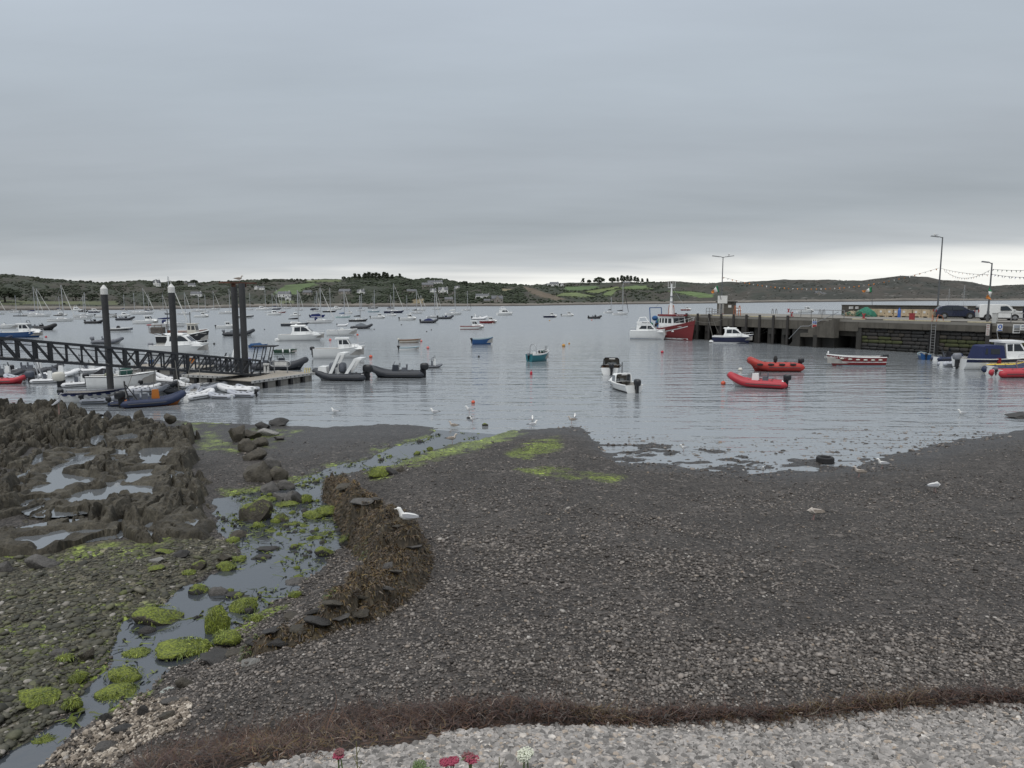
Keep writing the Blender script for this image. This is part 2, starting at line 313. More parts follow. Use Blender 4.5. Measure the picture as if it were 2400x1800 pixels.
def build_ground():
    Ye = np.concatenate([np.array([1.2, 1.7, 2.3, 3.0, 3.6]), np.exp(np.linspace(math.log(4.0), math.log(62), 470)), np.array([80, 120, 200, 400, 1000, 3000, 9000.])])
    u = np.linspace(-1.15, 1.15, 620); U, Y = np.meshgrid(u, Ye); X = U*(Y+1.5)
    Z = np.where(Y > 62, np.minimum(-3.0, gz0(X, Y)), gz(X, Y)); Z = np.where(Y < 1.5, 4.5, Z)
    wd, wp = dline(X, Y, WALLP)
    c = np.empty(X.shape+(3,)); c[:] = (.044, .039, .035)
    pxx, pyy = PX(X, Y, Z)
    wetm = sstep(.28, .04, Z)
    c *= (1-.42*wetm)[..., None]
    lm = inpoly(pxx, pyy, LEFTST)
    c[lm] = (.058, .053, .036)
    wl = np.interp(pxx, [p[0] for p in WRACK], [p[1] for p in WRACK]); wh = np.interp(pxx, [p[0] for p in WRACK], WRACKH)
    wr = sstep(1.15, .8, np.abs((pyy-wl)/wh)+(fbm(X*2.2, Y*2.2, 4, 61)-.5)*1.3)*np.where(pxx < 330, 0, 1); c = c*(1-wr[..., None])+np.array([.030, .016, .009])*wr[..., None]
    bank = sstep(.75, 1.05, (pyy-wl)/wh); bank = np.where(pxx < 330, 0, bank)
    c = c*(1-bank[..., None])+np.array([.075, .072, .068])*bank[..., None]
    g = np.zeros(X.shape)
    for ia, poly in enumerate(ALGAE):
        d, _ = dline(pxx, pyy*2.5, [(a, b*2.5) for a, b in poly], True); ins = inpoly(pxx, pyy, poly)
        g = np.maximum(g, (.55 if ia in (4, 6, 7) else 1.35 if ia < 2 else 1.0)*sstep(-42, 36, np.where(ins, d, -d)))
    sd, _ = dline(X, Y, STREAM, True); sin_ = inpoly(X, Y, STREAM); s = np.where(sin_, sd, -sd)
    g = np.maximum(g, .75*sstep(-.7, -.1, s)*sstep(.5, .62, fbm(X*.5, Y*.5, 2, 50))*np.where(pyy > 1130, 1, .7))
    g = np.maximum(g, .55*lm*sstep(.50, .66, fbm(X*.7, Y*.7, 3, 41)))
    n = fbm(X*2.2, Y*2.2, 5, 77, .65); gm = np.clip(sstep(.46, .68, n*.72+g*.34), 0, 1)*sstep(.02, .35, g)
    gc = np.array([.112, .145, .022])*(.45+1.1*fbm(X*1.3, Y*1.3, 4, 91))[..., None]
    c = c*(1-gm[..., None]*.92)+gc*gm[..., None]*.92
    bed = sstep(.0, .5, s); c = c*(1-bed[..., None])+np.array([.026, .028, .02])*bed[..., None]
    nr, nc = X.shape; idx = np.arange(nr*nc).reshape(nr, nc)
    F = np.stack([idx[:-1, :-1], idx[:-1, 1:], idx[1:, 1:], idx[1:, :-1]], -1).reshape(-1, 4)
    wv = np.repeat(np.clip(wetm*.9+gm*.2, 0, 1).ravel()[:, None], 3, 1)
    npmesh('beach', np.stack([X, Y, Z], -1).reshape(-1, 3), F, ground_mat(), {'Col': c.reshape(-1, 3), 'Wet': wv}, kind='structure')
    MB().box(0, -20, 2.2, 90, 42.4, 4.7).obj('promenade', mat('promenade_concrete', (.3, .29, .28), .85, bump=.01), kind='structure')
def water_mat(name, base, rough, waves, ior=1.36, spec=.5, ruffle=False):
    m = bpy.data.materials.new(name); m.use_nodes = True; nt = m.node_tree; N = nt.nodes.new; L = nt.links.new; b = nt.nodes['Principled BSDF']
    b.inputs['Base Color'].default_value = (*base, 1); b.inputs['Roughness'].default_value = rough; b.inputs['IOR'].default_value = ior; b.inputs['Specular IOR Level'].default_value = spec
    tc = N('ShaderNodeTexCoord'); prev = None
    for (sx, sy, sca, dist, det, rz) in waves:
        mp = N('ShaderNodeMapping'); mp.inputs['Scale'].default_value = (sx, sy, 1); mp.inputs['Rotation'].default_value = (0, 0, R(rz)); L(tc.outputs['Object'], mp.inputs[0])
        n = N('ShaderNodeTexNoise'); n.inputs['Scale'].default_value = sca; n.inputs['Detail'].default_value = det; n.inputs['Roughness'].default_value = .5; L(mp.outputs[0], n.inputs['Vector'])
        bp = N('ShaderNodeBump'); bp.inputs['Distance'].default_value = dist; L(n.outputs[0], bp.inputs['Height'])
        if len(waves) and prev is not None: L(prev, bp.inputs['Normal'])
        prev = bp.outputs[0]
    if prev is not None: L(prev, b.inputs['Normal'])
    # calm and ruffled patches
    nz = N('ShaderNodeTexNoise'); nz.inputs['Scale'].default_value = .02; nz.inputs['Detail'].default_value = 3; mp = N('ShaderNodeMapping'); mp.inputs['Scale'].default_value = (.5, 1.6, 1); L(tc.outputs['Object'], mp.inputs[0]); L(mp.outputs[0], nz.inputs['Vector'])
    mr = N('ShaderNodeMapRange'); mr.inputs[1].default_value = .35; mr.inputs[2].default_value = .65; mr.inputs[3].default_value = .55; mr.inputs[4].default_value = 1.15; L(nz.outputs[0], mr.inputs[0])
    if ruffle:                          # sheltered cove, wind-ruffled roads farther out
        sp = N('ShaderNodeSeparateXYZ'); L(tc.outputs['Object'], sp.inputs[0]); r1 = N('ShaderNodeMapRange'); r1.inputs[1].default_value = 55; r1.inputs[2].default_value = 150; r1.inputs[3].default_value = .035; r1.inputs[4].default_value = .27; L(sp.outputs[1], r1.inputs[0]); L(r1.outputs[0], b.inputs['Roughness'])
    for nd in nt.nodes:
        if nd.type == 'BUMP': L(mr.outputs[0], nd.inputs['Strength'])
    return m
SEA = water_mat('sea_water', (.205, .222, .236), .035, [(.16, 1.0, .75, .125, 2, 4), (.45, 1.0, 2.1, .045, 2, -10), (1.0, 1, 5.5, .009, 1, 17)], 2.0, ruffle=True)
BROOK = water_mat('brook_water', (.048, .055, .063), .04, [(1, 1, 5.0, .010, 3, 0), (1, 1, 16.0, .002, 2, 30)], 2.0)
POOL = water_mat('pool_water', (.11, .12, .13), .03, [(1, 1, 6.0, .0015, 2, 0)], 2.5)
def build_water():
    V = []; F = []; Ys = [13, 25, 40, 80, 200, 600, 2000, 9500]; Xs = [-9500, -2000, -400, -100, 0, 100, 400, 2000, 9500]
    for y in Ys:
        for x in Xs: V.append((x, y, 0))
    n = len(Xs)
    for i in range(len(Ys)-1):
        for j in range(n-1): F.append((i*n+j, i*n+j+1, (i+1)*n+j+1, (i+1)*n+j))
    npmesh('sea', V, F, SEA, smooth=False, kind='structure')
    # stream ribbon: follows the falling bed, wider than its banks so the ground cuts the edge
    V = []; F = []; A = []; B = []
    def resample(P, k=70):
        P = np.array([(p.x, p.y) for p in P]); s = np.concatenate([[0], np.cumsum(np.hypot(*np.diff(P, axis=0).T))]); t = np.linspace(0, s[-1], k)
        return np.stack([np.interp(t, s, P[:, 0]), np.interp(t, s, P[:, 1])], -1)
    A = resample(SLW); B = resample(SRW); k = 12
    for i in range(len(A)):
        d = B[i]-A[i]; l = np.hypot(*d); e = d/l*.75
        for j in range(k+1):
            p = (A[i]-e)+(d+2*e)*j/k; V.append((p[0], p[1], float(zstream(p[1]))))
    for i in range(len(A)-1):
        for j in range(k): F.append((i*(k+1)+j, i*(k+1)+j+1, (i+1)*(k+1)+j+1, (i+1)*(k+1)+j))
    npmesh('stream', V, F, BROOK, kind='structure')
build_ground(); build_water()

# ------------------------------------------------------------------ layered rock outcrop with tide pools
OUT = [(-260, 975), (-60, 962), (60, 960), (200, 972), (300, 985), (400, 988), (450, 1005), (470, 1050), (492, 1120), (506, 1170), (512, 1235), (470, 1262), (395, 1268), (380, 1285), (250, 1284), (160, 1298), (60, 1306), (-60, 1310), (-300, 1300)]
POOLS = [[(168, 1062), (205, 1066), (206, 1080), (190, 1094), (154, 1100), (160, 1082)], [(130, 1112), (170, 1118), (215, 1128), (180, 1136), (120, 1156), (78, 1160), (96, 1146), (122, 1136)],
         [(160, 1178), (200, 1150), (262, 1138), (342, 1142), (342, 1164), (300, 1162), (240, 1174), (170, 1184)], [(326, 1088), (344, 1066), (364, 1052), (390, 1056), (372, 1070), (346, 1090)],
         [(284, 1022), (300, 1018), (320, 1024), (310, 1034), (288, 1032)], [(62, 1262), (120, 1250), (200, 1250), (150, 1268), (90, 1286), (60, 1276)], [(486, 1056), (506, 1056), (504, 1070), (490, 1074)],
         [(312, 1112), (346, 1104), (342, 1120), (312, 1130)], [(449, 1226), (478, 1212), (478, 1224), (456, 1236)]]
def zpool(y): return float(np.interp(y, [20, 26, 32, 40], [.38, .33, .28, .22]))
def rock_mat(name, c1, c2, c3):
    m = bpy.data.materials.new(name); m.use_nodes = True; nt = m.node_tree; N = nt.nodes.new; L = nt.links.new; b = nt.nodes['Principled BSDF']; b.inputs['Roughness'].default_value = .72
    tc = N('ShaderNodeTexCoord'); n = N('ShaderNodeTexNoise'); n.inputs['Scale'].default_value = 1.4; n.inputs['Detail'].default_value = 9; n.inputs['Roughness'].default_value = .68; L(tc.outputs['Object'], n.inputs['Vector'])
    rp = N('ShaderNodeValToRGB'); L(n.outputs[0], rp.inputs[0]); e = rp.color_ramp.elements; e[0].position = .34; e[0].color = (*c1, 1); e[1].position = .66; e[1].color = (*c3, 1); q = e.new(.5); q.color = (*c2, 1)
    mp = N('ShaderNodeMapping'); mp.inputs['Scale'].default_value = (14, 14, 2.2); L(tc.outputs['Object'], mp.inputs[0])
    n2 = N('ShaderNodeTexNoise'); n2.inputs['Scale'].default_value = 1.0; n2.inputs['Detail'].default_value = 6; n2.inputs['Roughness'].default_value = .65; L(mp.outputs[0], n2.inputs['Vector'])
    r2 = N('ShaderNodeMapRange'); r2.inputs[1].default_value = .3; r2.inputs[2].default_value = .7; r2.inputs[3].default_value = .45; r2.inputs[4].default_value = 1.5; L(n2.outputs[0], r2.inputs[0])
    s = N('ShaderNodeVectorMath'); s.operation = 'SCALE'; L(rp.outputs[0], s.inputs[0]); L(r2.outputs[0], s.inputs[3]); L(s.outputs[0], b.inputs['Base Color'])
    bp = N('ShaderNodeBump'); bp.inputs['Distance'].default_value = .06; L(n2.outputs[0], bp.inputs['Height']); L(bp.outputs[0], b.inputs['Normal'])
    MATS[name] = m; return m
ROCKM = rock_mat('weed_stained_rock', (.022, .019, .012), (.050, .043, .029), (.086, .077, .056))
def build_outcrop():
    OW = [fitlevel(x, y, lambda a, b: .3) for x, y in OUT]; OP = [(p.x, p.y) for p in OW]
    PW = [[W(x, y, zpool(W(x, y, .3).y)) for x, y in q] for q in POOLS]
    xs = np.arange(-34, -6.5, .05); ys = np.arange(14.5, 42, .06); X, Y = np.meshgrid(xs, ys)
    wx = X+(fbm(X*.5, Y*.5, 3, 5)-.5)*1.4; wy = Y+(fbm(X*.5+40, Y*.5, 3, 6)-.5)*1.4
    a = -.42*wx+.907*wy; b = .907*wx+.42*wy
    f1, f2, c1, c2 = voro(b/.50, a/2.3, 3); e = f2-f1
    g1, g2, d1, d2 = voro(b/1.7, a/3.4, 8); ge = g2-g1
    h1, h2, k1, k2 = voro(b/.19, a/.75, 14); he = h2-h1
    d, _ = dline(X, Y, OP, True); ins = inpoly(X, Y, OP); s = np.where(ins, d, -d)+(fbm(X*.8, Y*.8, 3, 60)-.5)*1.2
    pool = np.full(X.shape, 9.); zp = np.full(X.shape, .4)
    for q in PW:
        dd, _ = dline(X, Y, [(p.x, p.y) for p in q], True); dd = np.where(inpoly(X, Y, [(p.x, p.y) for p in q]), -dd, dd); cz = zpool(sum(p.y for p in q)/len(q)); zp = np.where(dd < pool, cz, zp); pool = np.minimum(pool, dd)
    pool = pool-.10+(fbm(X*1.5, Y*1.5, 3, 19)-.5)*1.1
    amp = .62+.38*sstep(.1, 1.4, pool)
    back = sstep(26, 35, Y)*sstep(-16.5, -23, X)
    z = .44+(d1-.45)*.44*amp+(c1-.45)*.26*amp+(k1-.5)*.15*amp
    z += back*(.02+.30*fbm(X*.35, Y*.35, 2, 71))
    z += .34*np.exp(-(((X+33*.705)/1.6)**2+((Y-34.5)/1.5)**2))
    z -= (.30*(1-sstep(0, .22, e))+.30*(1-sstep(0, .12, ge))+.09*(1-sstep(0, .3, he)))*(.5+.5*amp)
    z += (fbm(X*3, Y*3, 4, 33)-.5)*.16*amp+(fbm(X*11, Y*11, 2, 34)-.5)*.05
    pm = sstep(.30, -.05, pool); z = np.where(pool < .55, np.maximum(z, zp+.03+.22*fbm(X*3, Y*3, 3, 5)), z); z = z*(1-pm)+(zp-.12+(fbm(X*2.5, Y*2.5, 3, 9)-.5)*.30)*pm
    base = gz(X, Y); z = np.minimum(z, base+1.15); f = sstep(-.05, .35, s); z = z*f+(base-.25)*(1-f)
    keep = s > -.35; idx = np.arange(X.size).reshape(X.shape)
    k4 = keep[:-1, :-1] & keep[:-1, 1:] & keep[1:, 1:] & keep[1:, :-1]
    F = np.stack([idx[:-1, :-1], idx[:-1, 1:], idx[1:, 1:], idx[1:, :-1]], -1)[k4]
    used = np.unique(F); remap = -np.ones(X.size, int); remap[used] = np.arange(len(used))
    V = np.stack([X, Y, z], -1).reshape(-1, 3)[used]
    npmesh('rock_outcrop', V, remap[F], ROCKM, smooth=False, label='ridged brown rock outcrop with tide pools below the gangway boats', cat='rock')
    for q in PW:
        poly = [(p.x, p.y) for p in q]; dd, _ = dline(X, Y, poly, True); dd = np.where(inpoly(X, Y, poly), -dd, dd); zz = zpool(sum(p.y for p in q)/len(q))
        low = (z < zz+.03) & (dd < 1.1) & (s > .55); k = low[:-1, :-1] | low[:-1, 1:] | low[1:, 1:] | low[1:, :-1]
        if k.sum() < 20: continue
        F = np.stack([idx[:-1, :-1], idx[:-1, 1:], idx[1:, 1:], idx[1:, :-1]], -1)[k]; u = np.unique(F); rm = -np.ones(X.size, int); rm[u] = np.arange(len(u)); V = np.stack([X, Y, np.full(X.shape, zz)], -1).reshape(-1, 3)[u]
        npmesh('tide_pool', V, rm[F], POOL, smooth=False, kind='structure')
build_outcrop()
# ------------------------------------------------------------------ far shore: hills, fields, woods, houses
SKYL = [(-700, 640), (-300, 642), (0, 644), (22, 643), (87, 650), (126, 655), (202, 659), (237, 662), (289, 662), (320, 659), (361, 660), (387, 663), (416, 661), (465, 660), (481, 664), (510, 661), (575, 658), (658, 656), (730, 656), (802, 655), (834, 652),
        (900, 651), (943, 651), (969, 657), (1016, 654), (1045, 657), (1084, 665), (1175, 666), (1222, 670), (1265, 668), (1330, 664), (1400, 664), (1450, 662), (1527, 662), (1590, 660), (1639, 664), (1693, 662), (1765, 661), (1802, 658), (1880, 656), (1934, 656), (2010, 658), (2069, 651),
        (2104, 646), (2161, 650), (2199, 658), (2236, 658), (2268, 661), (2301, 668), (2317, 671), (2348, 669), (2377, 667), (2400, 667), (2600, 660), (3100, 655)]
WLINE = [(-700, 732), (0, 727.5), (320, 726), (480, 723), (620, 719.5), (900, 719), (1220, 717), (1440, 713.5), (1640, 711.5), (1800, 709), (2120, 706), (2400, 704), (3100, 703)]
FIELDS = [([(641, 686), (670, 668), (735, 663), (747, 668), (715, 677), (692, 691), (640, 690)], (.070, .105, .035)), ([(715, 662), (720, 656), (800, 655), (800, 661)], (.085, .105, .04)),
          ([(1322, 672), (1400, 670), (1405, 675), (1360, 682), (1328, 681)], (.075, .12, .04)), ([(1362, 684), (1400, 678), (1450, 671), (1454, 676), (1420, 682), (1400, 688)], (.11, .14, .045)),
          ([(1303, 692), (1320, 686), (1350, 685), (1385, 692), (1402, 696), (1380, 697), (1305, 694)], (.105, .135, .05)), ([(1408, 692), (1430, 680), (1480, 672), (1515, 669), (1520, 677), (1480, 676), (1445, 681), (1432, 694)], (.10, .135, .045)),
          ([(1556, 682), (1620, 683), (1672, 690), (1670, 697), (1640, 698), (1600, 690)], (.085, .13, .04)), ([(1438, 677), (1490, 668), (1540, 678), (1500, 679)], (.09, .13, .045)),
          ([(0, 704), (120, 706), (270, 706), (280, 714), (100, 713), (0, 713)], (.085, .095, .045)), ([(967, 701), (994, 700), (994, 711), (967, 713)], (.16, .13, .07)), ([(1172, 676), (1200, 678), (1195, 684), (1176, 684)], (.16, .14, .08)),
          ([(1150, 694), (1176, 694), (1178, 700), (1150, 700)], (.13, .12, .06)), ([(655, 704), (690, 704), (690, 711), (655, 711)], (.085, .10, .045)), ([(1230, 672), (1255, 678), (1290, 690), (1330, 702), (1300, 704), (1250, 690), (1228, 677)], (.10, .078, .052))]
def terr(pxs, s):
    sky = np.interp(pxs, [p[0] for p in SKYL], [p[1] for p in SKYL]); wl = np.interp(pxs, [p[0] for p in WLINE], [p[1] for p in WLINE])
    D0 = HC*FPX/((wl-698))*1.0; D1 = D0*1.45+170
    zr = HC+(698-sky)/FPX*D1*1.0
    D = D0+(D1-D0)*s
    g = np.where(s < .02, s/.02*.045, .045+.955*np.clip((s-.02)/.98, 0, 1)**.92)
    z = zr*g
    over = np.clip(s-1, 0, 9); z = np.where(s > 1, zr*(1-.5*over), z)
    u = (pxs-1200)/FPX
    return u*D, D, z
def build_hills():
    pxs = np.arange(-700, 3101, 5.0); s = np.concatenate([[-.05], np.linspace(0, .05, 6), np.linspace(.07, 1, 64), [1.06, 1.2, 1.6, 2.2]])
    P, S = np.meshgrid(pxs, s); X, Y, Z = terr(P, np.maximum(S, 0)); k = np.where(S < 0, .985, 1); X = X*k; Y = Y*k; Z = np.where(S < 0, -1.5, Z)
    Z = Z+np.where((S > .06) & (S < 1.3), (fbm(P*.03, S*9, 4, 5)-.5)*.0075*Y*sstep(.05, .2, S)*(1-.6*sstep(.8, 1, S)), 0)
    pxx, pyy = PX(X, Y, Z)
    far = sstep(1500, 1900, P)[..., None]
    n1 = fbm(P*.022, S*6, 5, 15, .6); n2 = fbm(P*.09, S*22, 3, 25)
    green = np.array([.028, .037, .019]); heath = np.array([.046, .041, .028]); grassy = np.array([.055, .062, .032])
    c = green+(heath-green)*sstep(.42, .62, n1)[..., None]; c = c+(grassy-c)*(.55*sstep(.55, .72, n2))[..., None]
    cf = np.array([.030, .033, .024])+(np.array([.058, .050, .038])-np.array([.030, .033, .024]))*sstep(.4, .65, n1)[..., None]; c = c*(1-far)+cf*far
    rocks = sstep(.74, .80, fbm(P*.12, S*45, 3, 65))*sstep(1450, 1750, P)*.8; c = c+(np.array([.20, .19, .175])-c)*rocks[..., None]
    c = c*.74
    for poly, fc in FIELDS:
        ins = inpoly(pxx, pyy, poly); c[ins] = np.array(fc)*(.88+.24*n2[ins])[..., None]
    beach = (S < .045); bc = np.array([.15, .135, .115])*(.55+.9*fbm(P*.06, S*90, 3, 35))[..., None]; c = np.where(beach[..., None], bc, c)
    c = np.where((S < .011)[..., None], np.array([.042, .036, .030]), c)
    nr, nc = X.shape; idx = np.arange(nr*nc).reshape(nr, nc); F = np.stack([idx[:-1, :-1], idx[:-1, 1:], idx[1:, 1:], idx[1:, :-1]], -1).reshape(-1, 4)
    npmesh('hills', np.stack([X, Y, Z], -1).reshape(-1, 3), F, mat('hill_turf', rough=.95, var=.25, scale=.05, attr='Col'), {'Col': c.reshape(-1, 3)}, kind='structure')
def on_hill(px, py):                   # nearest terrain point seen at a pixel
    s = np.linspace(0, 1.0, 400); X, Y, Z = terr(np.full(400, float(px)), s); _, yy = PX(X, Y, Z); i = int(np.argmin(np.abs(yy-py))); return Vector((X[i], Y[i], Z[i]))
def blob_proto(seed, sub=2, flat=.8):
    import bmesh
    bm = bmesh.new(); bmesh.ops.create_icosphere(bm, subdivisions=sub, radius=1.0); r = random.Random(seed)
    V = np.array([v.co[:] for v in bm.verts]); F = np.array([[v.index for v in f.verts] for f in bm.faces]); bm.free()
    k = .72+.5*np.array([r.random() for _ in range(len(V))]); V = V*k[:, None]; V[:, 2] *= flat; return V, F
def in_fields(px, py):
    return any(bool(inpoly(np.array([float(px)]), np.array([float(py)]), f)[0]) for f, _ in FIELDS)
def build_woods():
    protos = [blob_proto(i, 1, .75) for i in range(6)]; VV = []; FF = []; CC = []; off = 0; r = random.Random(4)
    def blob(p, rad, cc, hz=1.0):
        nonlocal off
        V, F = protos[r.randrange(6)]; a = r.random()*6.28; ca, sa = math.cos(a), math.sin(a)
        q = V.copy(); q[:, 0], q[:, 1] = V[:, 0]*ca-V[:, 1]*sa, V[:, 0]*sa+V[:, 1]*ca
        VV.append(q*np.array([rad, rad, rad*hz])+np.array([p[0], p[1], p[2]+rad*.45*hz])); FF.append(F+off); off += len(V); CC.append(np.tile(cc, (len(V), 1)))
    N = 90000; px = rng.uniform(-400, 2800, N); s = rng.uniform(.035, .99, N)
    k = np.where((px > 815) & (px < 1235) & (s > .05), 1.5, np.where((px > 250) & (px < 640), np.where(s > .12, .62, .3), np.where((px >= 640) & (px <= 815), np.where(s < .55, .5, .25), np.where(px <= 250, np.where(s > .1, .42, .15), np.where(px < 1560, .28, .16)))))
    cl = fbm(px*.028, s*7.0, 3, 44); ok = rng.random(N) < k*np.where(cl > .5, 1.5, .35); X, Y, Z = terr(px, s); a, b = PX(X, Y, Z)
    for poly, _ in FIELDS: ok &= ~inpoly(a, b, poly)
    for i in np.nonzero(ok)[0][:13000]:
        g = r.uniform(.8, 1.25); base = (.025, .035, .017) if 820 < px[i] < 1560 else (.028, .035, .019)
        if px[i] > 1560: base = (.026, .029, .020)
        rad = Y[i]/FPX*r.uniform(1.8, 4.6)*(1.15 if 820 < px[i] < 1230 else .85)*(.6 if px[i] > 1560 else 1)
        blob((X[i], Y[i], Z[i]), rad, (base[0]*g, base[1]*g, base[2]*g), r.uniform(.5, .95) if px[i] < 1560 else .42)
    for poly, _ in FIELDS[:8]:          # hedges round the fields
        for i in range(len(poly)):
            (x0, y0), (x1, y1) = poly[i], poly[(i+1) % len(poly)]; m = max(2, int(math.hypot(x1-x0, y1-y0)/2.6))
            for k in range(m):
                t = (k+r.random()*.6)/m; p = on_hill(x0+(x1-x0)*t, y0+(y1-y0)*t); blob(p, p.y/FPX*r.uniform(1.0, 2.0), (.03, .038, .02), .8)
    npmesh('woodland', np.concatenate(VV), np.concatenate(FF), mat('woodland_leaf', rough=.9, var=.3, scale=.4, attr='Col', bump=.5, bscale=.6), {'Col': np.concatenate(CC)}, smooth=False, kind='stuff')
def tree_mesh(kind, seed):
    r = random.Random(seed); mb = MB(); tr = MB(); h = 1.0
    if kind == 'pine':                  # wind-bent pine: bare trunk and flat sprays
        tr.tube([(0, 0, -.05), (.01, 0, .35), (.04, .01, .7), (.05, 0, .95)], [.03, .024, .016, .006], 5)
        for i in range(90):
            z = r.uniform(.38, 1.0); w = .26*(1.12-z)+.05; a = r.random()*6.28; d = w*math.sqrt(r.random()); x, y = .05*z+d*math.cos(a)+.06*(z-.4), d*math.sin(a)
            s = r.uniform(.05, .10); mb.ell((x, y, z), (s, s*r.uniform(.7, 1.1), s*.55), 5, 3)
        for i in range(8):
            z = r.uniform(.4, .85); a = r.random()*6.28; tr.tube([(.04*z, 0, z-.03), (.04*z+.15*math.cos(a), .15*math.sin(a), z+.05)], [.010, .004], 4)
    else:                               # broad round crown with gaps
        tr.tube([(0, 0, -.05), (0, .01, .25), (.02, 0, .5)], [.045, .035, .02], 6)
        for i in range(7):
            a = i*.9; tr.tube([(0, 0, .22+.03*i), (.2*math.cos(a), .2*math.sin(a), .45+.04*i)], [.02, .007], 4)
        for i in range(130):
            th = r.random()*6.28; ph = math.acos(r.uniform(-.35, 1)); q = r.uniform(.55, 1.0)**.6
            x, y, z = .46*q*math.sin(ph)*math.cos(th), .46*q*math.sin(ph)*math.sin(th), .58+.40*q*math.cos(ph)
            s = r.uniform(.05, .11); mb.ell((x, y, z), (s, s, s*.8), 5, 3)
    return mb.mesh('crown'), tr.mesh('trunk')
def build_trees():
    pr = {('pine', i): tree_mesh('pine', i+1) for i in range(3)}; pr.update({('round', i): tree_mesh('round', i+20) for i in range(3)})
    cm = mat('dark_foliage', (.026, .034, .018), .9, var=.4, scale=5); tm = mat('bark', (.05, .042, .035), .9)
    for k in pr: pr[k][0].materials.append(cm); pr[k][1].materials.append(tm)
    rows = []; ORD = 'first second third fourth fifth sixth seventh eighth ninth tenth'.split()
    def t(px, base, top, kind, w, label, group): rows.append((px, base, top, kind, w, label, group))
    g1 = 'pines along the wooded ridge'
    for i, px in enumerate((836, 846, 857, 866, 875, 884, 893, 903, 912, 921)):
        t(px, 656, (641, 642, 640, 638, 640, 639, 641, 638, 640, 643)[i], 'pine', 1.45, ORD[i]+' dark pine of the ridge row, counted from the bare crest', g1)
    t(810, 657, 647, 'round', 1, 'lone round tree on the bare crest before the pine row', None); t(823, 656, 649, 'pine', .9, 'small bent tree just before the pine row on the crest', None)
    t(941, 654, 641, 'pine', 1.2, 'sparse tall tree with a flat open top behind the pine row', None)
    t(1364, 665, 652, 'pine', 1.3, 'wind-bent tree with ragged top on the farm crest', None); t(1379, 665, 655, 'round', 1, 'small tree between the wind-bent and the domed tree', None)
    t(1403, 667, 650, 'round', 1.5, 'broad dome-shaped tree standing on the farm crest', None); t(1433, 665, 650, 'round', 1.1, 'spreading tree at the near end of the bare-trunked pines', None)
    for i, px in enumerate((1446, 1454, 1462, 1469, 1476, 1484, 1493, 1503)):
        t(px, 664, (650, 646, 648, 646, 647, 648, 650, 652)[i], 'pine', 1.15, ORD[i]+' bare-trunked pine of the grove, counted from the domed tree', 'pines above the hillside farmhouse')
    t(1515, 664, 652, 'pine', 1, 'single pine standing clear of the grove', None)
    t(375, 664, 655, 'round', 1.7, 'dark broad tree on the skyline over the gabled cottage', None); t(428, 664, 656, 'round', 1.6, 'wide dark tree on the skyline beyond the capped pile', None)
    t(462, 664, 655, 'round', 1.7, 'wide dark tree beside the grey bungalow on the skyline', None); t(629, 664, 652, 'round', 1.3, 'rounded tree breaking the skyline above two white houses', None)
    t(20, 707, 676, 'round', 1.6, 'huge dark tree mass by the pale shore meadow', None); t(110, 702, 682, 'round', 1.5, 'dark spreading tree behind the moored twin-mast yachts', None); t(44, 706, 684, 'round', 1.1, 'dark tree beside the huge tree mass on the meadow', None)
    t(185, 702, 687, 'round', 1.8, 'dark low tree in the shoreline copse', None); t(225, 702, 688, 'round', 1.8, 'dark low tree at the far end of the shoreline copse', None)
    t(1090, 668, 658, 'round', 1.6, 'dark round tree on the crest above the long white house', None); t(1133, 668, 658, 'pine', 1.6, 'flat-topped tree on the low end of the wooded crest', None)
    for px, base, top, kind, w, label, group in rows:
        p = on_hill(px, base+2); h = (base-top)/FPX*p.y*1.12
        e = empty('pine_tree' if kind == 'pine' else 'broadleaf_tree', p, random.random()*6, label, 'tree', group); e.scale = (h*w, h*w, h)
        a = pr[(kind, random.randrange(3))]
        for nm, me in (('crown', a[0]), ('trunk', a[1])): link(nm, me, None, e)
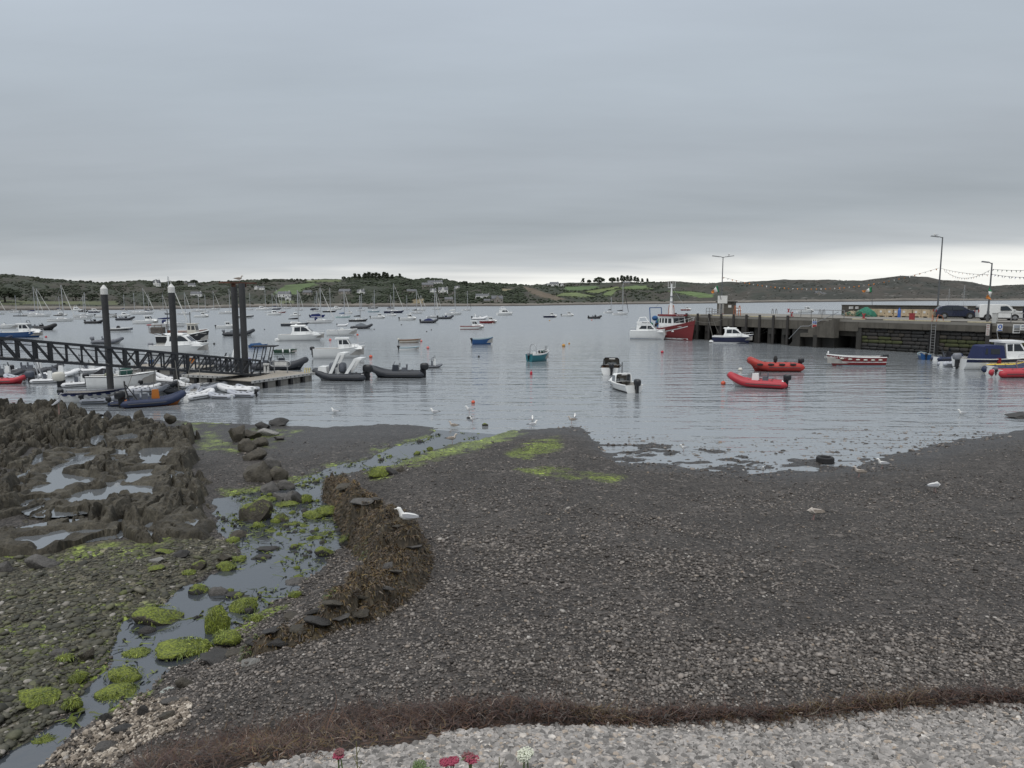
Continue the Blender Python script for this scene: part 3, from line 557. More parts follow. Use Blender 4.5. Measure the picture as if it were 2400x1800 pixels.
def build_houses():
    wm = mat('house_render', (.66, .66, .64), .85, var=.06); gm = mat('house_stone', (.24, .225, .20), .9, var=.3, scale=.6); rm = mat('slate_roof', (.11, .115, .125), .7, var=.2, scale=.5); gl = mat('house_glass', (.02, .024, .03), .15); dm = mat('house_door', (.09, .05, .04), .6)
    L = [(376, 672, 15, .95, 'w', 'white gabled cottage high on the slope beyond the capped pile', 1), (443, 668, 7, 1, 'g', 'tiny grey gable under the skyline trees', 1), (457, 674, 15, .6, 'w', 'pale cottage half sunk in trees below the skyline', 0), (466, 695, 23, .45, 'w', 'long low bungalow with pale band of windows in scrub', 0),
         (607, 677, 10, .6, 'w', 'white gable house beside its lower twin on the slope', 1), (619, 678, 12, .5, 'w', 'white low house joined to the gable house on the slope', 0), (671, 696, 28, .42, 'w', 'long white house with two gables under the green field', 0), (679, 703, 13, .6, 'w', 'small white gable directly below the long two-gabled house', 1),
         (725, 692, 21, .5, 'g', 'grey stone house with three white dormers among trees', 0), (812, 690, 27, .42, 'g', 'long grey roofed house on the dark wooded slope', 0), (849, 690, 17, .6, 'w', 'white house with side wing next to the dark wood', 1),
         (1013, 667, 17, .5, 'w', 'white house with grey roof highest on the wooded hill', 0), (1031, 667, 16, .55, 'w', 'white wing house touching the highest hill house', 0), (1004, 674, 26, .4, 'g', 'grey terrace of roofs under the highest hill house', 0), (1017, 688, 14, .75, 'w', 'white tower-like house of the hillside pair', 1),
         (1040, 688, 22, .6, 'w', 'white many-gabled house of the hillside pair', 1), (1053, 708, 19, .55, 'g', 'dark shore cottage with white porch at the waterline', 0), (1073, 678, 10, .7, 'w', 'little white gable beside a long hillside wall', 1), (966, 687, 20, .4, 'g', 'weathered grey farm building in the trees', 0),
         (1124, 699, 17, .55, 'w', 'white cottage with five dark openings above the stone lodge', 0), (1140, 698, 14, .6, 'w', 'white cottage gable next to the five-window cottage', 0), (1165, 709, 26, .55, 'g', 'grey stone lodge with many gables by the shore', 1), (1142, 709, 15, .5, 'g', 'lower stone wing of the shore lodge', 0),
         (1298, 670, 20, .40, 'w', 'white farmhouse with dark roof alone on the bare crest', 0), (1316, 670, 7, .7, 'w', 'small white gable beside the crest farmhouse', 1), (1284, 669, 7, .6, 'w', 'small white shed at the crest farmhouse', 0), (1466, 667, 16, .4, 'g', 'grey farmhouse under the bare-trunked pines', 0),
         (1911, 691, 15, .5, 'g', 'roofed stone house alone on the far heath', 1), (1925, 691, 10, .4, 'g', 'low stone barn beside the far heath house', 0)]
    for px, py, w, hr, k, lab, gab in L:
        p = on_hill(px, py); w = w/FPX*p.y; d = w*.45; h = w*hr*.62; rh = w*hr*.55; m = wm if k == 'w' else gm
        e = empty('cottage', (p.x, p.y, p.z-.6), random.uniform(-.25, .25), lab, 'house')
        h += .6
        MB().box(0, 0, h/2, w, d, h).obj('wall', m, e)
        rf = MB()
        if gab:                          # gable turned to the viewer
            MB().prism([(-w*.2, h), (w*.2, h), (0, h+rh)], -d*.62, -d*.2).obj('gable', m, e); MB().box(0, -d*.42, h/2-.003, w*.4, d*.36, h).obj('porch', m, e)
            rf.prism([(-w*.23, h-.05), (0, h+rh+.1), (w*.23, h-.05), (0, h+rh-.12)], -d*.6, 0)
        rf.add([(-w*.52, -d*.56, h), (w*.52, -d*.56, h), (w*.52, 0, h+rh*.9), (-w*.52, 0, h+rh*.9), (-w*.52, d*.56, h), (w*.52, d*.56, h)], [(0, 1, 2, 3), (3, 2, 5, 4), (0, 3, 4), (1, 5, 2), (0, 4, 5, 1)])
        ro = rf.obj('roof', rm, e); MB().box(w*.4, 0, h+rh*.95, w*.06, w*.06, rh*.5).obj('chimney', m, ro)
        n = 4 if w > 10 else 3
        for i in range(n):
            x = (-.36+.72*i/(n-1))*w
            if gab and abs(x) < w*.2: continue
            MB().box(x, -d*.5-.03, h*.62, w*.07, .08, h*.28).obj('window', gl, e)
        MB().box(0, (-d*.62 if gab else -d*.5)-.04, h*.55, w*.06, .08, h*.42).obj('door', dm if k == 'g' else gl, e)
build_hills(); build_woods(); build_trees(); build_houses()
# ------------------------------------------------------------------ stones, shingle, weed, plants
BEACH = bpy.data.objects['beach']
def stone_mat(name, stops, rough=.7, bump=.004):
    m = bpy.data.materials.new(name); m.use_nodes = True; nt = m.node_tree; N = nt.nodes.new; L = nt.links.new; b = nt.nodes['Principled BSDF']; b.inputs['Roughness'].default_value = rough
    oi = N('ShaderNodeObjectInfo'); rp = N('ShaderNodeValToRGB'); L(oi.outputs['Random'], rp.inputs[0]); cr = rp.color_ramp; cr.interpolation = 'LINEAR'
    while len(cr.elements) < len(stops): cr.elements.new(.5)
    for e, (p, c) in zip(cr.elements, stops): e.position = p; e.color = (*c, 1)
    tc = N('ShaderNodeTexCoord'); n = N('ShaderNodeTexNoise'); n.inputs['Scale'].default_value = 2.0; n.inputs['Detail'].default_value = 4; L(tc.outputs['Object'], n.inputs['Vector'])
    mr = N('ShaderNodeMapRange'); mr.inputs[1].default_value = .3; mr.inputs[2].default_value = .7; mr.inputs[3].default_value = .75; mr.inputs[4].default_value = 1.25; L(n.outputs[0], mr.inputs[0])
    s = N('ShaderNodeVectorMath'); s.operation = 'SCALE'; L(rp.outputs[0], s.inputs[0]); L(mr.outputs[0], s.inputs[3]); L(s.outputs[0], b.inputs['Base Color']); MATS[name] = m; return m
PM_DARK = stone_mat('dark_beach_stone', [(0, (0.0345, 0.0295, 0.0249)), (.25, (0.0647, 0.0557, 0.0486)), (.52, (0.1078, 0.0946, 0.0839)), (.77, (0.1779, 0.1576, 0.1408)), (.94, (0.2533, 0.2279, 0.2050)), (.965, (0.2048, 0.1576, 0.1139)), (.99, (0.2587, 0.2396, 0.2175)), (1, (0.4312, 0.4045, 0.3728))])
PM_LIGHT = stone_mat('dry_grey_stone', [(0, (0.0900, 0.0840, 0.0782)), (.25, (0.1800, 0.1706, 0.1598)), (.6, (0.2700, 0.2537, 0.2380)), (.86, (0.3600, 0.3369, 0.3145)), (.94, (0.2970, 0.2363, 0.1785)), (1, (0.5220, 0.4900, 0.4505))])
PM_OLIVE = stone_mat('algae_stained_stone', [(0, (.026, .026, .018)), (.4, (.055, .053, .036)), (.7, (.085, .082, .06)), (.85, (.075, .085, .025)), (.93, (.13, .12, .095)), (1, (.32, .30, .27))])
def ico(sub):
    import bmesh
    bm = bmesh.new(); bmesh.ops.create_icosphere(bm, subdivisions=sub, radius=1.0); V = np.array([v.co[:] for v in bm.verts]); F = np.array([[v.index for v in f.verts] for f in bm.faces]); bm.free(); return V, F
def pebble_mesh(i, m, flat, sharp=False):
    V, F = ico(2 if i < 4 else 1); r = np.random.default_rng(i+50)
    for _ in range(5):                   # worn facets
        d = r.normal(size=3); d /= np.linalg.norm(d); h = r.uniform(.62, .9) if not sharp else r.uniform(.4, .8); p = V@d; V = V-np.outer(np.maximum(p-h, 0)*.85, d)
    V = V*np.array([1, r.uniform(.6, .85), flat*r.uniform(.8, 1.2)])
    me = bpy.data.meshes.new('pebble'); me.from_pydata(V.tolist(), [], F.tolist()); me.polygons.foreach_set('use_smooth', [not sharp]*len(F)); me.materials.append(m); return me
def scatter(name, pts, scl, rot, meshes, parent=None):
    pc = bpy.data.collections.new(name+'_shapes')
    for me in meshes: pc.objects.link(bpy.data.objects.new('stone_shape', me))
    me = bpy.data.meshes.new(name); me.vertices.add(len(pts)); me.vertices.foreach_set('co', np.asarray(pts, np.float32).ravel())
    for an, arr in (('scl', scl), ('rot', rot)):
        a = me.attributes.new(an, 'FLOAT_VECTOR', 'POINT'); a.data.foreach_set('vector', np.asarray(arr, np.float32).ravel())
    me.update(); o = link(name, me, None, parent, kind='stuff')
    g = bpy.data.node_groups.new(name, 'GeometryNodeTree'); g.interface.new_socket('Geometry', in_out='INPUT', socket_type='NodeSocketGeometry'); g.interface.new_socket('Geometry', in_out='OUTPUT', socket_type='NodeSocketGeometry')
    N = g.nodes.new; L = g.links.new; gi = N('NodeGroupInput'); go = N('NodeGroupOutput'); ip = N('GeometryNodeInstanceOnPoints'); ci = N('GeometryNodeCollectionInfo')
    ci.inputs['Collection'].default_value = pc; ci.inputs['Separate Children'].default_value = True; ci.inputs['Reset Children'].default_value = True
    ip.inputs['Pick Instance'].default_value = True; L(gi.outputs[0], ip.inputs['Points']); L(ci.outputs[0], ip.inputs['Instance'])
    for an, sk in (('scl', 'Scale'), ('rot', 'Rotation')):
        na = N('GeometryNodeInputNamedAttribute'); na.data_type = 'FLOAT_VECTOR'; na.inputs['Name'].default_value = an; L(na.outputs['Attribute'], ip.inputs[sk])
    L(ip.outputs[0], go.inputs[0]); md = o.modifiers.new('stones', 'NODES'); md.node_group = g; return o
def build_shingle():
    N = 290000; w = rng.uniform(1/30., 1/4.5, N); Y = 1/w; X = rng.uniform(-.80, .80, N)*Y*1.03; Z = gz(X, Y); pxx, pyy = PX(X, Y, Z)
    wl = np.interp(pxx, [p[0] for p in WRACK], [p[1] for p in WRACK]); wh = np.interp(pxx, [p[0] for p in WRACK], WRACKH); q = (pyy-wl)/wh+(fbm(X*2, Y*2, 3, 88)-.5)*.8
    d, _ = dline(X, Y, STREAM, True); ins = inpoly(X, Y, STREAM); s = np.where(ins, d, -d); wd, _ = dline(X, Y, WALLP)
    left = inpoly(pxx, pyy, LEFTST); outp = inpoly(pxx, pyy, OUT)
    ok = (s < .1) & (wd > .35) & ~outp & (Z > .03)
    k = rng.random(N)
    def rots(n, t): return np.stack([rng.normal(0, t, n), rng.normal(0, t, n), rng.uniform(0, 6.28, n)], -1)
    # loose dry bank
    m = ok & (q > .55) & (pxx > 330); idx = np.nonzero(m)[0]
    big = idx[np.argsort(Y[idx])]; r = np.exp(rng.normal(math.log(.0265), .36, len(big))); r = np.clip(r, .012, .065)
    vis = (pxx[big] > 640) & (pxx[big] < 2395) & (pyy[big] < 1795) & (r > .034); own = np.nonzero(vis)[0][:300]; rest = np.setdiff1d(np.arange(len(big)), own)
    lm = [pebble_mesh(i, PM_LIGHT, .36, True) for i in range(6)]
    R1 = rots(len(big), .42); P1 = np.stack([X[big], Y[big], Z[big]+r*.22+rng.uniform(-.01, .012, len(big))], -1)
    scatter('bank_pebbles', P1[rest], np.repeat(r[rest][:, None], 3, 1), R1[rest], lm, BEACH)
    for i in own:
        o = bpy.data.objects.new('pebble', lm[i % 4]); col.objects.link(o); o.parent = BEACH; o.location = P1[i]; o.location.z += .008; o.scale = [r[i]*1.1]*3; o.rotation_euler = R1[i]
    # damp beach
    pat = fbm(X*.30+5, Y*.55, 3, 98)
    m = ok & (q < -.35) & ~left & (Y < 29.8) & (k < np.interp(Y, [6, 13, 19, 27], [1., 1., .9, .55])*np.clip(.35+1.6*(pat-.25), .4, 1)*np.where(pxx < 700, 1, 1)); idx = np.nonzero(m)[0]; n = len(idx)
    r = np.clip(np.exp(rng.normal(math.log(.0205), .40, n)), .010, .075)*np.interp(Y[idx], [6, 12, 20, 27], [.85, 1.0, 1.0, 1.1])*np.clip(.7+.9*(pat[idx]-.2), .75, 1.25)
    scatter('beach_pebbles', np.stack([X[idx], Y[idx], Z[idx]+r*rng.uniform(.08, .5, n)], -1), np.repeat(r[:, None], 3, 1), rots(n, .15), [pebble_mesh(i+10 if i < 4 else i, PM_DARK, .40) for i in range(6)], BEACH)
    # flat slaty stones left of the stream
    m = ok & left & (k < .62); idx = np.nonzero(m)[0]; n = len(idx); r = np.clip(np.exp(rng.normal(math.log(.036), .5, n)), .014, .16)
    scatter('stream_bank_stones', np.stack([X[idx], Y[idx], Z[idx]+r*.10], -1), np.repeat(r[:, None], 3, 1), rots(n, .15), [pebble_mesh(i+20 if i < 4 else i, PM_OLIVE, .34) for i in range(6)], BEACH)
    # shell and barnacle rubble on the stream's near bank
    m = ok & ~left & inpoly(pxx, pyy, [(90, 1800), (170, 1735), (290, 1655), (330, 1630), (450, 1650), (440, 1700), (350, 1735), (250, 1800)]); idx = np.nonzero(m)[0]; n = len(idx); r = np.clip(np.exp(rng.normal(math.log(.022), .4, n)), .01, .06)
    tan = stone_mat('shell_rubble', [(0, (.05, .042, .034)), (.4, (.14, .115, .09)), (.75, (.26, .22, .175)), (1, (.5, .45, .38))])
    scatter('shell_rubble', np.stack([X[idx], Y[idx], Z[idx]+r*.5], -1), np.repeat(r[:, None], 3, 1), rots(n, .4), [pebble_mesh(i+60 if i < 4 else i, tan, .5, True) for i in range(6)], BEACH)
    # drowned stones on the wet flats
    n = 2600; poly = np.array(FLATS); x = rng.uniform(poly[:, 0].min()-1, poly[:, 0].max()+9, n); y = rng.uniform(poly[:, 1].min()-1, 34, n); z = gz(x, y); kk = (z > -.10) & (z < .06); x, y, z = x[kk], y[kk], z[kk]; n = len(x)
    r = np.clip(np.exp(rng.normal(math.log(.045), .45, n)), .02, .14)
    scatter('tideline_stones', np.stack([x, y, np.maximum(z, -.02)+.005], -1), np.repeat(r[:, None], 3, 1), rots(n, .15), [pebble_mesh(i+30 if i < 4 else i, PM_DARK, .5) for i in range(6)], BEACH)
build_shingle()
# --- ribbons of weed: one mesh of thin curved strips
def ribbons(name, P, D, Lh, Wd, C, sag, m, parent=None, seg=3, up=None, curl=.35, **kw):
    n = len(P); V = np.zeros((n, (seg+1)*2, 3)); t = np.linspace(0, 1, seg+1); side = np.cross(D, np.array([0, 0, 1.])); side /= np.linalg.norm(side, axis=1)[:, None]+1e-9
    tw = rng.uniform(-.9, .9, (n, 1)); side = side*np.cos(tw)+np.array([0, 0, 1.])*np.sin(tw); cur = rng.normal(0, curl, n); cur = np.clip(cur, -1.6, 1.6); bend = rng.normal(0, curl*.5, n)
    for i, a in enumerate(t):
        c = P+D*(a*Lh)[:, None]+side*((cur*a*a+bend*np.sin(a*6)*.25)*Lh)[:, None]+np.array([0, 0, 1.])*(sag*np.sin(a*math.pi)-0*a)[:, None]*1.0 if up is None else P+D*(a*Lh)[:, None]+side*(cur*a*a*Lh)[:, None]+up*(sag*np.sin(a*math.pi))[:, None]
        w = Wd*(1-.6*a); V[:, i*2] = c-side*w[:, None]/2; V[:, i*2+1] = c+side*w[:, None]/2
    k = (seg+1)*2; F = np.concatenate([np.stack([np.arange(n)*k+2*i, np.arange(n)*k+2*i+1, np.arange(n)*k+2*i+3, np.arange(n)*k+2*i+2], -1) for i in range(seg)])
    return npmesh(name, V.reshape(-1, 3), F, m, {'Col': np.repeat(C, k, 0)}, smooth=True, parent=parent, **kw)
WEEDM = mat('drift_weed', rough=.42, var=.2, scale=8, attr='Col'); GREENM = mat('green_weed', rough=.5, var=.25, scale=6, attr='Col')
def pick(palette, n): return np.array(palette)[rng.integers(0, len(palette), n)]*rng.uniform(.6, 1.4, n)[:, None]
def build_wrack():
    n = 16000; px = np.where(rng.random(16000) < .45, rng.uniform(330, 1100, 16000), rng.uniform(330, 2500, 16000)); wl = np.interp(px, [p[0] for p in WRACK], [p[1] for p in WRACK]); wh = np.interp(px, [p[0] for p in WRACK], WRACKH)
    lump = fbm(px*.014, px*0, 3, 5); py = wl+wh*(np.clip(rng.normal(0, .46, n), -1.1, 1.1)*(.6+.9*lump)+.9*(fbm(px*.02, px*0+3, 3, 6)-.5))
    z = np.full(n, 1.4)
    for _ in range(14):
        u = (px-1200)/FPX; v = (py-900)/FPX; dz = -SP-v*CP; t = (z-HC)/dz; X = u*t; Y = (CP-v*SP)*t; z = .5*z+.5*gz0(X, Y)
    Z = gz(X, Y); h = .085*np.clip(1-((py-wl)/wh)**2, 0, 1)*(.2+1.6*fbm(X*1.6, Y*1.6, 3, 12))
    a = rng.normal(0, .9, n)+np.where(rng.random(n) < .5, 0, math.pi); D = np.stack([np.cos(a), np.sin(a), rng.normal(0, .15, n)], -1)
    pat = fbm(X*1.1, Y*1.1, 3, 13)
    C = pick([(.036, .016, .008), (.050, .020, .010), (.034, .011, .007), (.064, .030, .012), (.020, .012, .008)], n); oc = (pat > .56) & (rng.random(n) < .5); C[oc] = pick([(.085, .055, .018), (.065, .040, .014), (.07, .032, .016)], int(oc.sum())); pale = rng.random(n) < .012; C[pale] = (.26, .21, .17)
    ribbons('drift_seaweed', np.stack([X, Y, Z+h+rng.uniform(-.01, .03, n)], -1), D, np.exp(rng.normal(math.log(.10), .45, n)), rng.uniform(.005, .018, n), C, rng.uniform(0, .03, n), WEEDM, seg=5, curl=1.6, kind='stuff')
build_wrack()
def build_wall():
    # rubble wall buried in brown weed: a crest line swept with a steep stream face
    hs = [.62, .75, .82, .80, .66, .52, .42, .34, .25, .12]; hw = [.38, .5, .62, .72, .76, .70, .64, .6, .52, .4]
    xs = np.arange(min(p[0] for p in WALLP)-2, max(p[0] for p in WALLP)+2, .06); ys = np.arange(min(p[1] for p in WALLP)-2, max(p[1] for p in WALLP)+2, .06); X, Y = np.meshgrid(xs, ys)
    d, par = dline(X, Y, WALLP); h = np.interp(par, range(len(hs)), hs); w = np.interp(par, range(len(hw)), hw); base = gz(X, Y)
    f1, f2, c1, c2 = voro(X/.42, Y/.42, 61); e = f2-f1
    prof = sstep(1.05, .35, d/w+(fbm(X*1.2, Y*1.2, 3, 62)-.5)*.5)
    Z = base-.12+prof*(h+.12)+prof*((c1-.5)*.36-.16*(1-sstep(0, .25, e))+(fbm(X*5, Y*5, 3, 63)-.5)*.10)
    keep = prof > .02; k4 = keep[:-1, :-1] & keep[:-1, 1:] & keep[1:, 1:] & keep[1:, :-1]; idx = np.arange(X.size).reshape(X.shape)
    F = np.stack([idx[:-1, :-1], idx[:-1, 1:], idx[1:, 1:], idx[1:, :-1]], -1)[k4]; used = np.unique(F); rm = -np.ones(X.size, int); rm[used] = np.arange(len(used))
    WSURF['a'] = (xs, ys, np.where(prof > .05, Z, -9))
    top = empty('rubble_wall', (0, 0, 0), 0, 'low rubble wall thickly draped in brown seaweed along the stream', 'wall')
    npmesh('rubble_core', np.stack([X, Y, Z], -1).reshape(-1, 3)[used], rm[F], rock_mat('weedy_rubble', (.030, .024, .015), (.055, .042, .024), (.10, .085, .06)), parent=top)
    gy, gx = np.gradient(Z, .06, .06); cand = np.nonzero((prof > .10).ravel())[0]; i = rng.choice(cand, 26000); P = np.stack([X.ravel()[i], Y.ravel()[i], Z.ravel()[i]], -1); P[:, :2] += rng.uniform(-.03, .03, (len(i), 2))
    g = np.stack([-gx.ravel()[i], -gy.ravel()[i]], -1)+rng.normal(0, .75, (len(i), 2)); gl = np.linalg.norm(g, axis=1)+1e-6; D = np.stack([g[:, 0]/gl, g[:, 1]/gl, -np.clip(gl, 0, 1.2)*.6], -1); D /= np.linalg.norm(D, axis=1)[:, None]
    bare = fbm(P[:, 0]*1.3, P[:, 1]*1.3, 3, 64) > .93; patch = fbm(P[:, 0]*.9, P[:, 1]*.9, 2, 65)
    C = pick([(.050, .034, .012), (.034, .023, .010), (.022, .015, .008), (.080, .055, .018), (.062, .036, .011), (.10, .078, .026)], len(i))*(.45+1.15*patch)[:, None]*np.array([1.10, .97, .82]); side = np.interp(P[:, 0]-np.interp(P[:, 1], [p[1] for p in WALLP[:5]][::-1], [p[0] for p in WALLP[:5]][::-1]), [-.9, -.45], [1, 0])
    gr = (rng.random(len(i)) < side*.6*(patch > .42)); C[gr] = pick([(.06, .085, .014), (.04, .055, .013)], int(gr.sum()))
    k = ~bare
    ribbons('bladder_wrack', P[k]+np.array([0, 0, .015]), D[k], rng.uniform(.03, .11, int(k.sum())), rng.uniform(.010, .030, int(k.sum())), C[k], rng.uniform(.005, .03, int(k.sum())), WEEDM, parent=top, seg=2, kind='stuff')
    return top
WSURF = {}
def wall_hit(px, py):                 # where a sight line meets the top of the wall
    xs, ys, Z = WSURF['a']; u, yy, dz = ray(px, py)
    for t in np.arange(10, 32, .02):
        x, y, z = u*t, yy*t, HC+dz*t; i = int((y-ys[0])/.06); j = int((x-xs[0])/.06)
        if 0 <= i < len(ys) and 0 <= j < len(xs) and Z[i, j] > z: return Vector((x, y, Z[i, j]))
    return G(px, py)
WALLO = build_wall()
# --- boulders
def boulder_mesh(i, block):
    V, F = ico(3); r = np.random.default_rng(i+200)
    for _ in range(9 if block else 6):
        d = r.normal(size=3); d[2] *= .7; d /= np.linalg.norm(d); h = r.uniform(.45, .75) if block else r.uniform(.6, .85); p = V@d; V = V-np.outer(np.maximum(p-h, 0)*.96, d)
    n = fbm(V[:, 0]*2.3+i, V[:, 1]*2.3+V[:, 2]*1.7, 4, i)-.5; n2 = fbm(V[:, 0]*7+i, V[:, 2]*9+V[:, 1]*3, 3, i+3)-.5; V = V*(1+.45*n+.16*n2)[:, None]
    V = V/np.abs(V).max(0)*np.array([1, 1, 1]); me = bpy.data.meshes.new('boulder'); me.from_pydata(V.tolist(), [], F.tolist()); me.polygons.foreach_set('use_smooth', [True]*len(F)); me.set_sharp_from_angle(angle=R(38)); return me
def moss_mat(name, amount, rock):
    m = bpy.data.materials.new(name); m.use_nodes = True; nt = m.node_tree; N = nt.nodes.new; L = nt.links.new; b = nt.nodes['Principled BSDF']; b.inputs['Roughness'].default_value = .62
    tc = N('ShaderNodeTexCoord'); gm = N('ShaderNodeNewGeometry'); sp = N('ShaderNodeSeparateXYZ'); L(gm.outputs['Normal'], sp.inputs[0])
    n = N('ShaderNodeTexNoise'); n.inputs['Scale'].default_value = 2.2; n.inputs['Detail'].default_value = 8; n.inputs['Roughness'].default_value = .7; L(tc.outputs['Object'], n.inputs['Vector'])
    ad = N('ShaderNodeMath'); ad.operation = 'MULTIPLY_ADD'; ad.inputs[1].default_value = .35; L(sp.outputs[2], ad.inputs[0]); L(n.outputs[0], ad.inputs[2])
    mr = N('ShaderNodeMapRange'); mr.inputs[1].default_value = 1.0-amount; mr.inputs[2].default_value = 1.12-amount; L(ad.outputs[0], mr.inputs[0])
    n3 = N('ShaderNodeTexNoise'); n3.inputs['Scale'].default_value = 9; n3.inputs['Detail'].default_value = 5; L(tc.outputs['Object'], n3.inputs['Vector'])
    rg = N('ShaderNodeValToRGB'); L(n3.outputs[0], rg.inputs[0]); e = rg.color_ramp.elements; e[0].position = .3; e[0].color = (.026, .040, .006, 1); e[1].position = .68; e[1].color = (.20, .24, .022, 1)
    rr = N('ShaderNodeValToRGB'); L(n.outputs[0], rr.inputs[0]); e = rr.color_ramp.elements; e[0].position = .3; e[0].color = tuple(x*.5 for x in rock)+(1,); e[1].position = .7; e[1].color = tuple(x*1.35 for x in rock)+(1,)
    mx = N('ShaderNodeMix'); mx.data_type = 'RGBA'; L(mr.outputs[0], mx.inputs[0]); L(rr.outputs[0], mx.inputs[6]); L(rg.outputs[0], mx.inputs[7]); L(mx.outputs[2], b.inputs['Base Color'])
    bp = N('ShaderNodeBump'); bp.inputs['Distance'].default_value = .03; L(n3.outputs[0], bp.inputs['Height']); L(bp.outputs[0], b.inputs['Normal']); return m
MOSS = {}
def moss(a, k):
    key = (round(a*4)/4, k)
    if key not in MOSS: MOSS[key] = moss_mat('mossy_rock_%d_%s' % (len(MOSS), k), key[0]*.68, {'g': (.085, .080, .074), 'd': (.034, .032, .030), 'b': (.060, .052, .038), 'p': (.22, .215, .20), 'w': (.42, .45, .42)}[k])
    return MOSS[key]
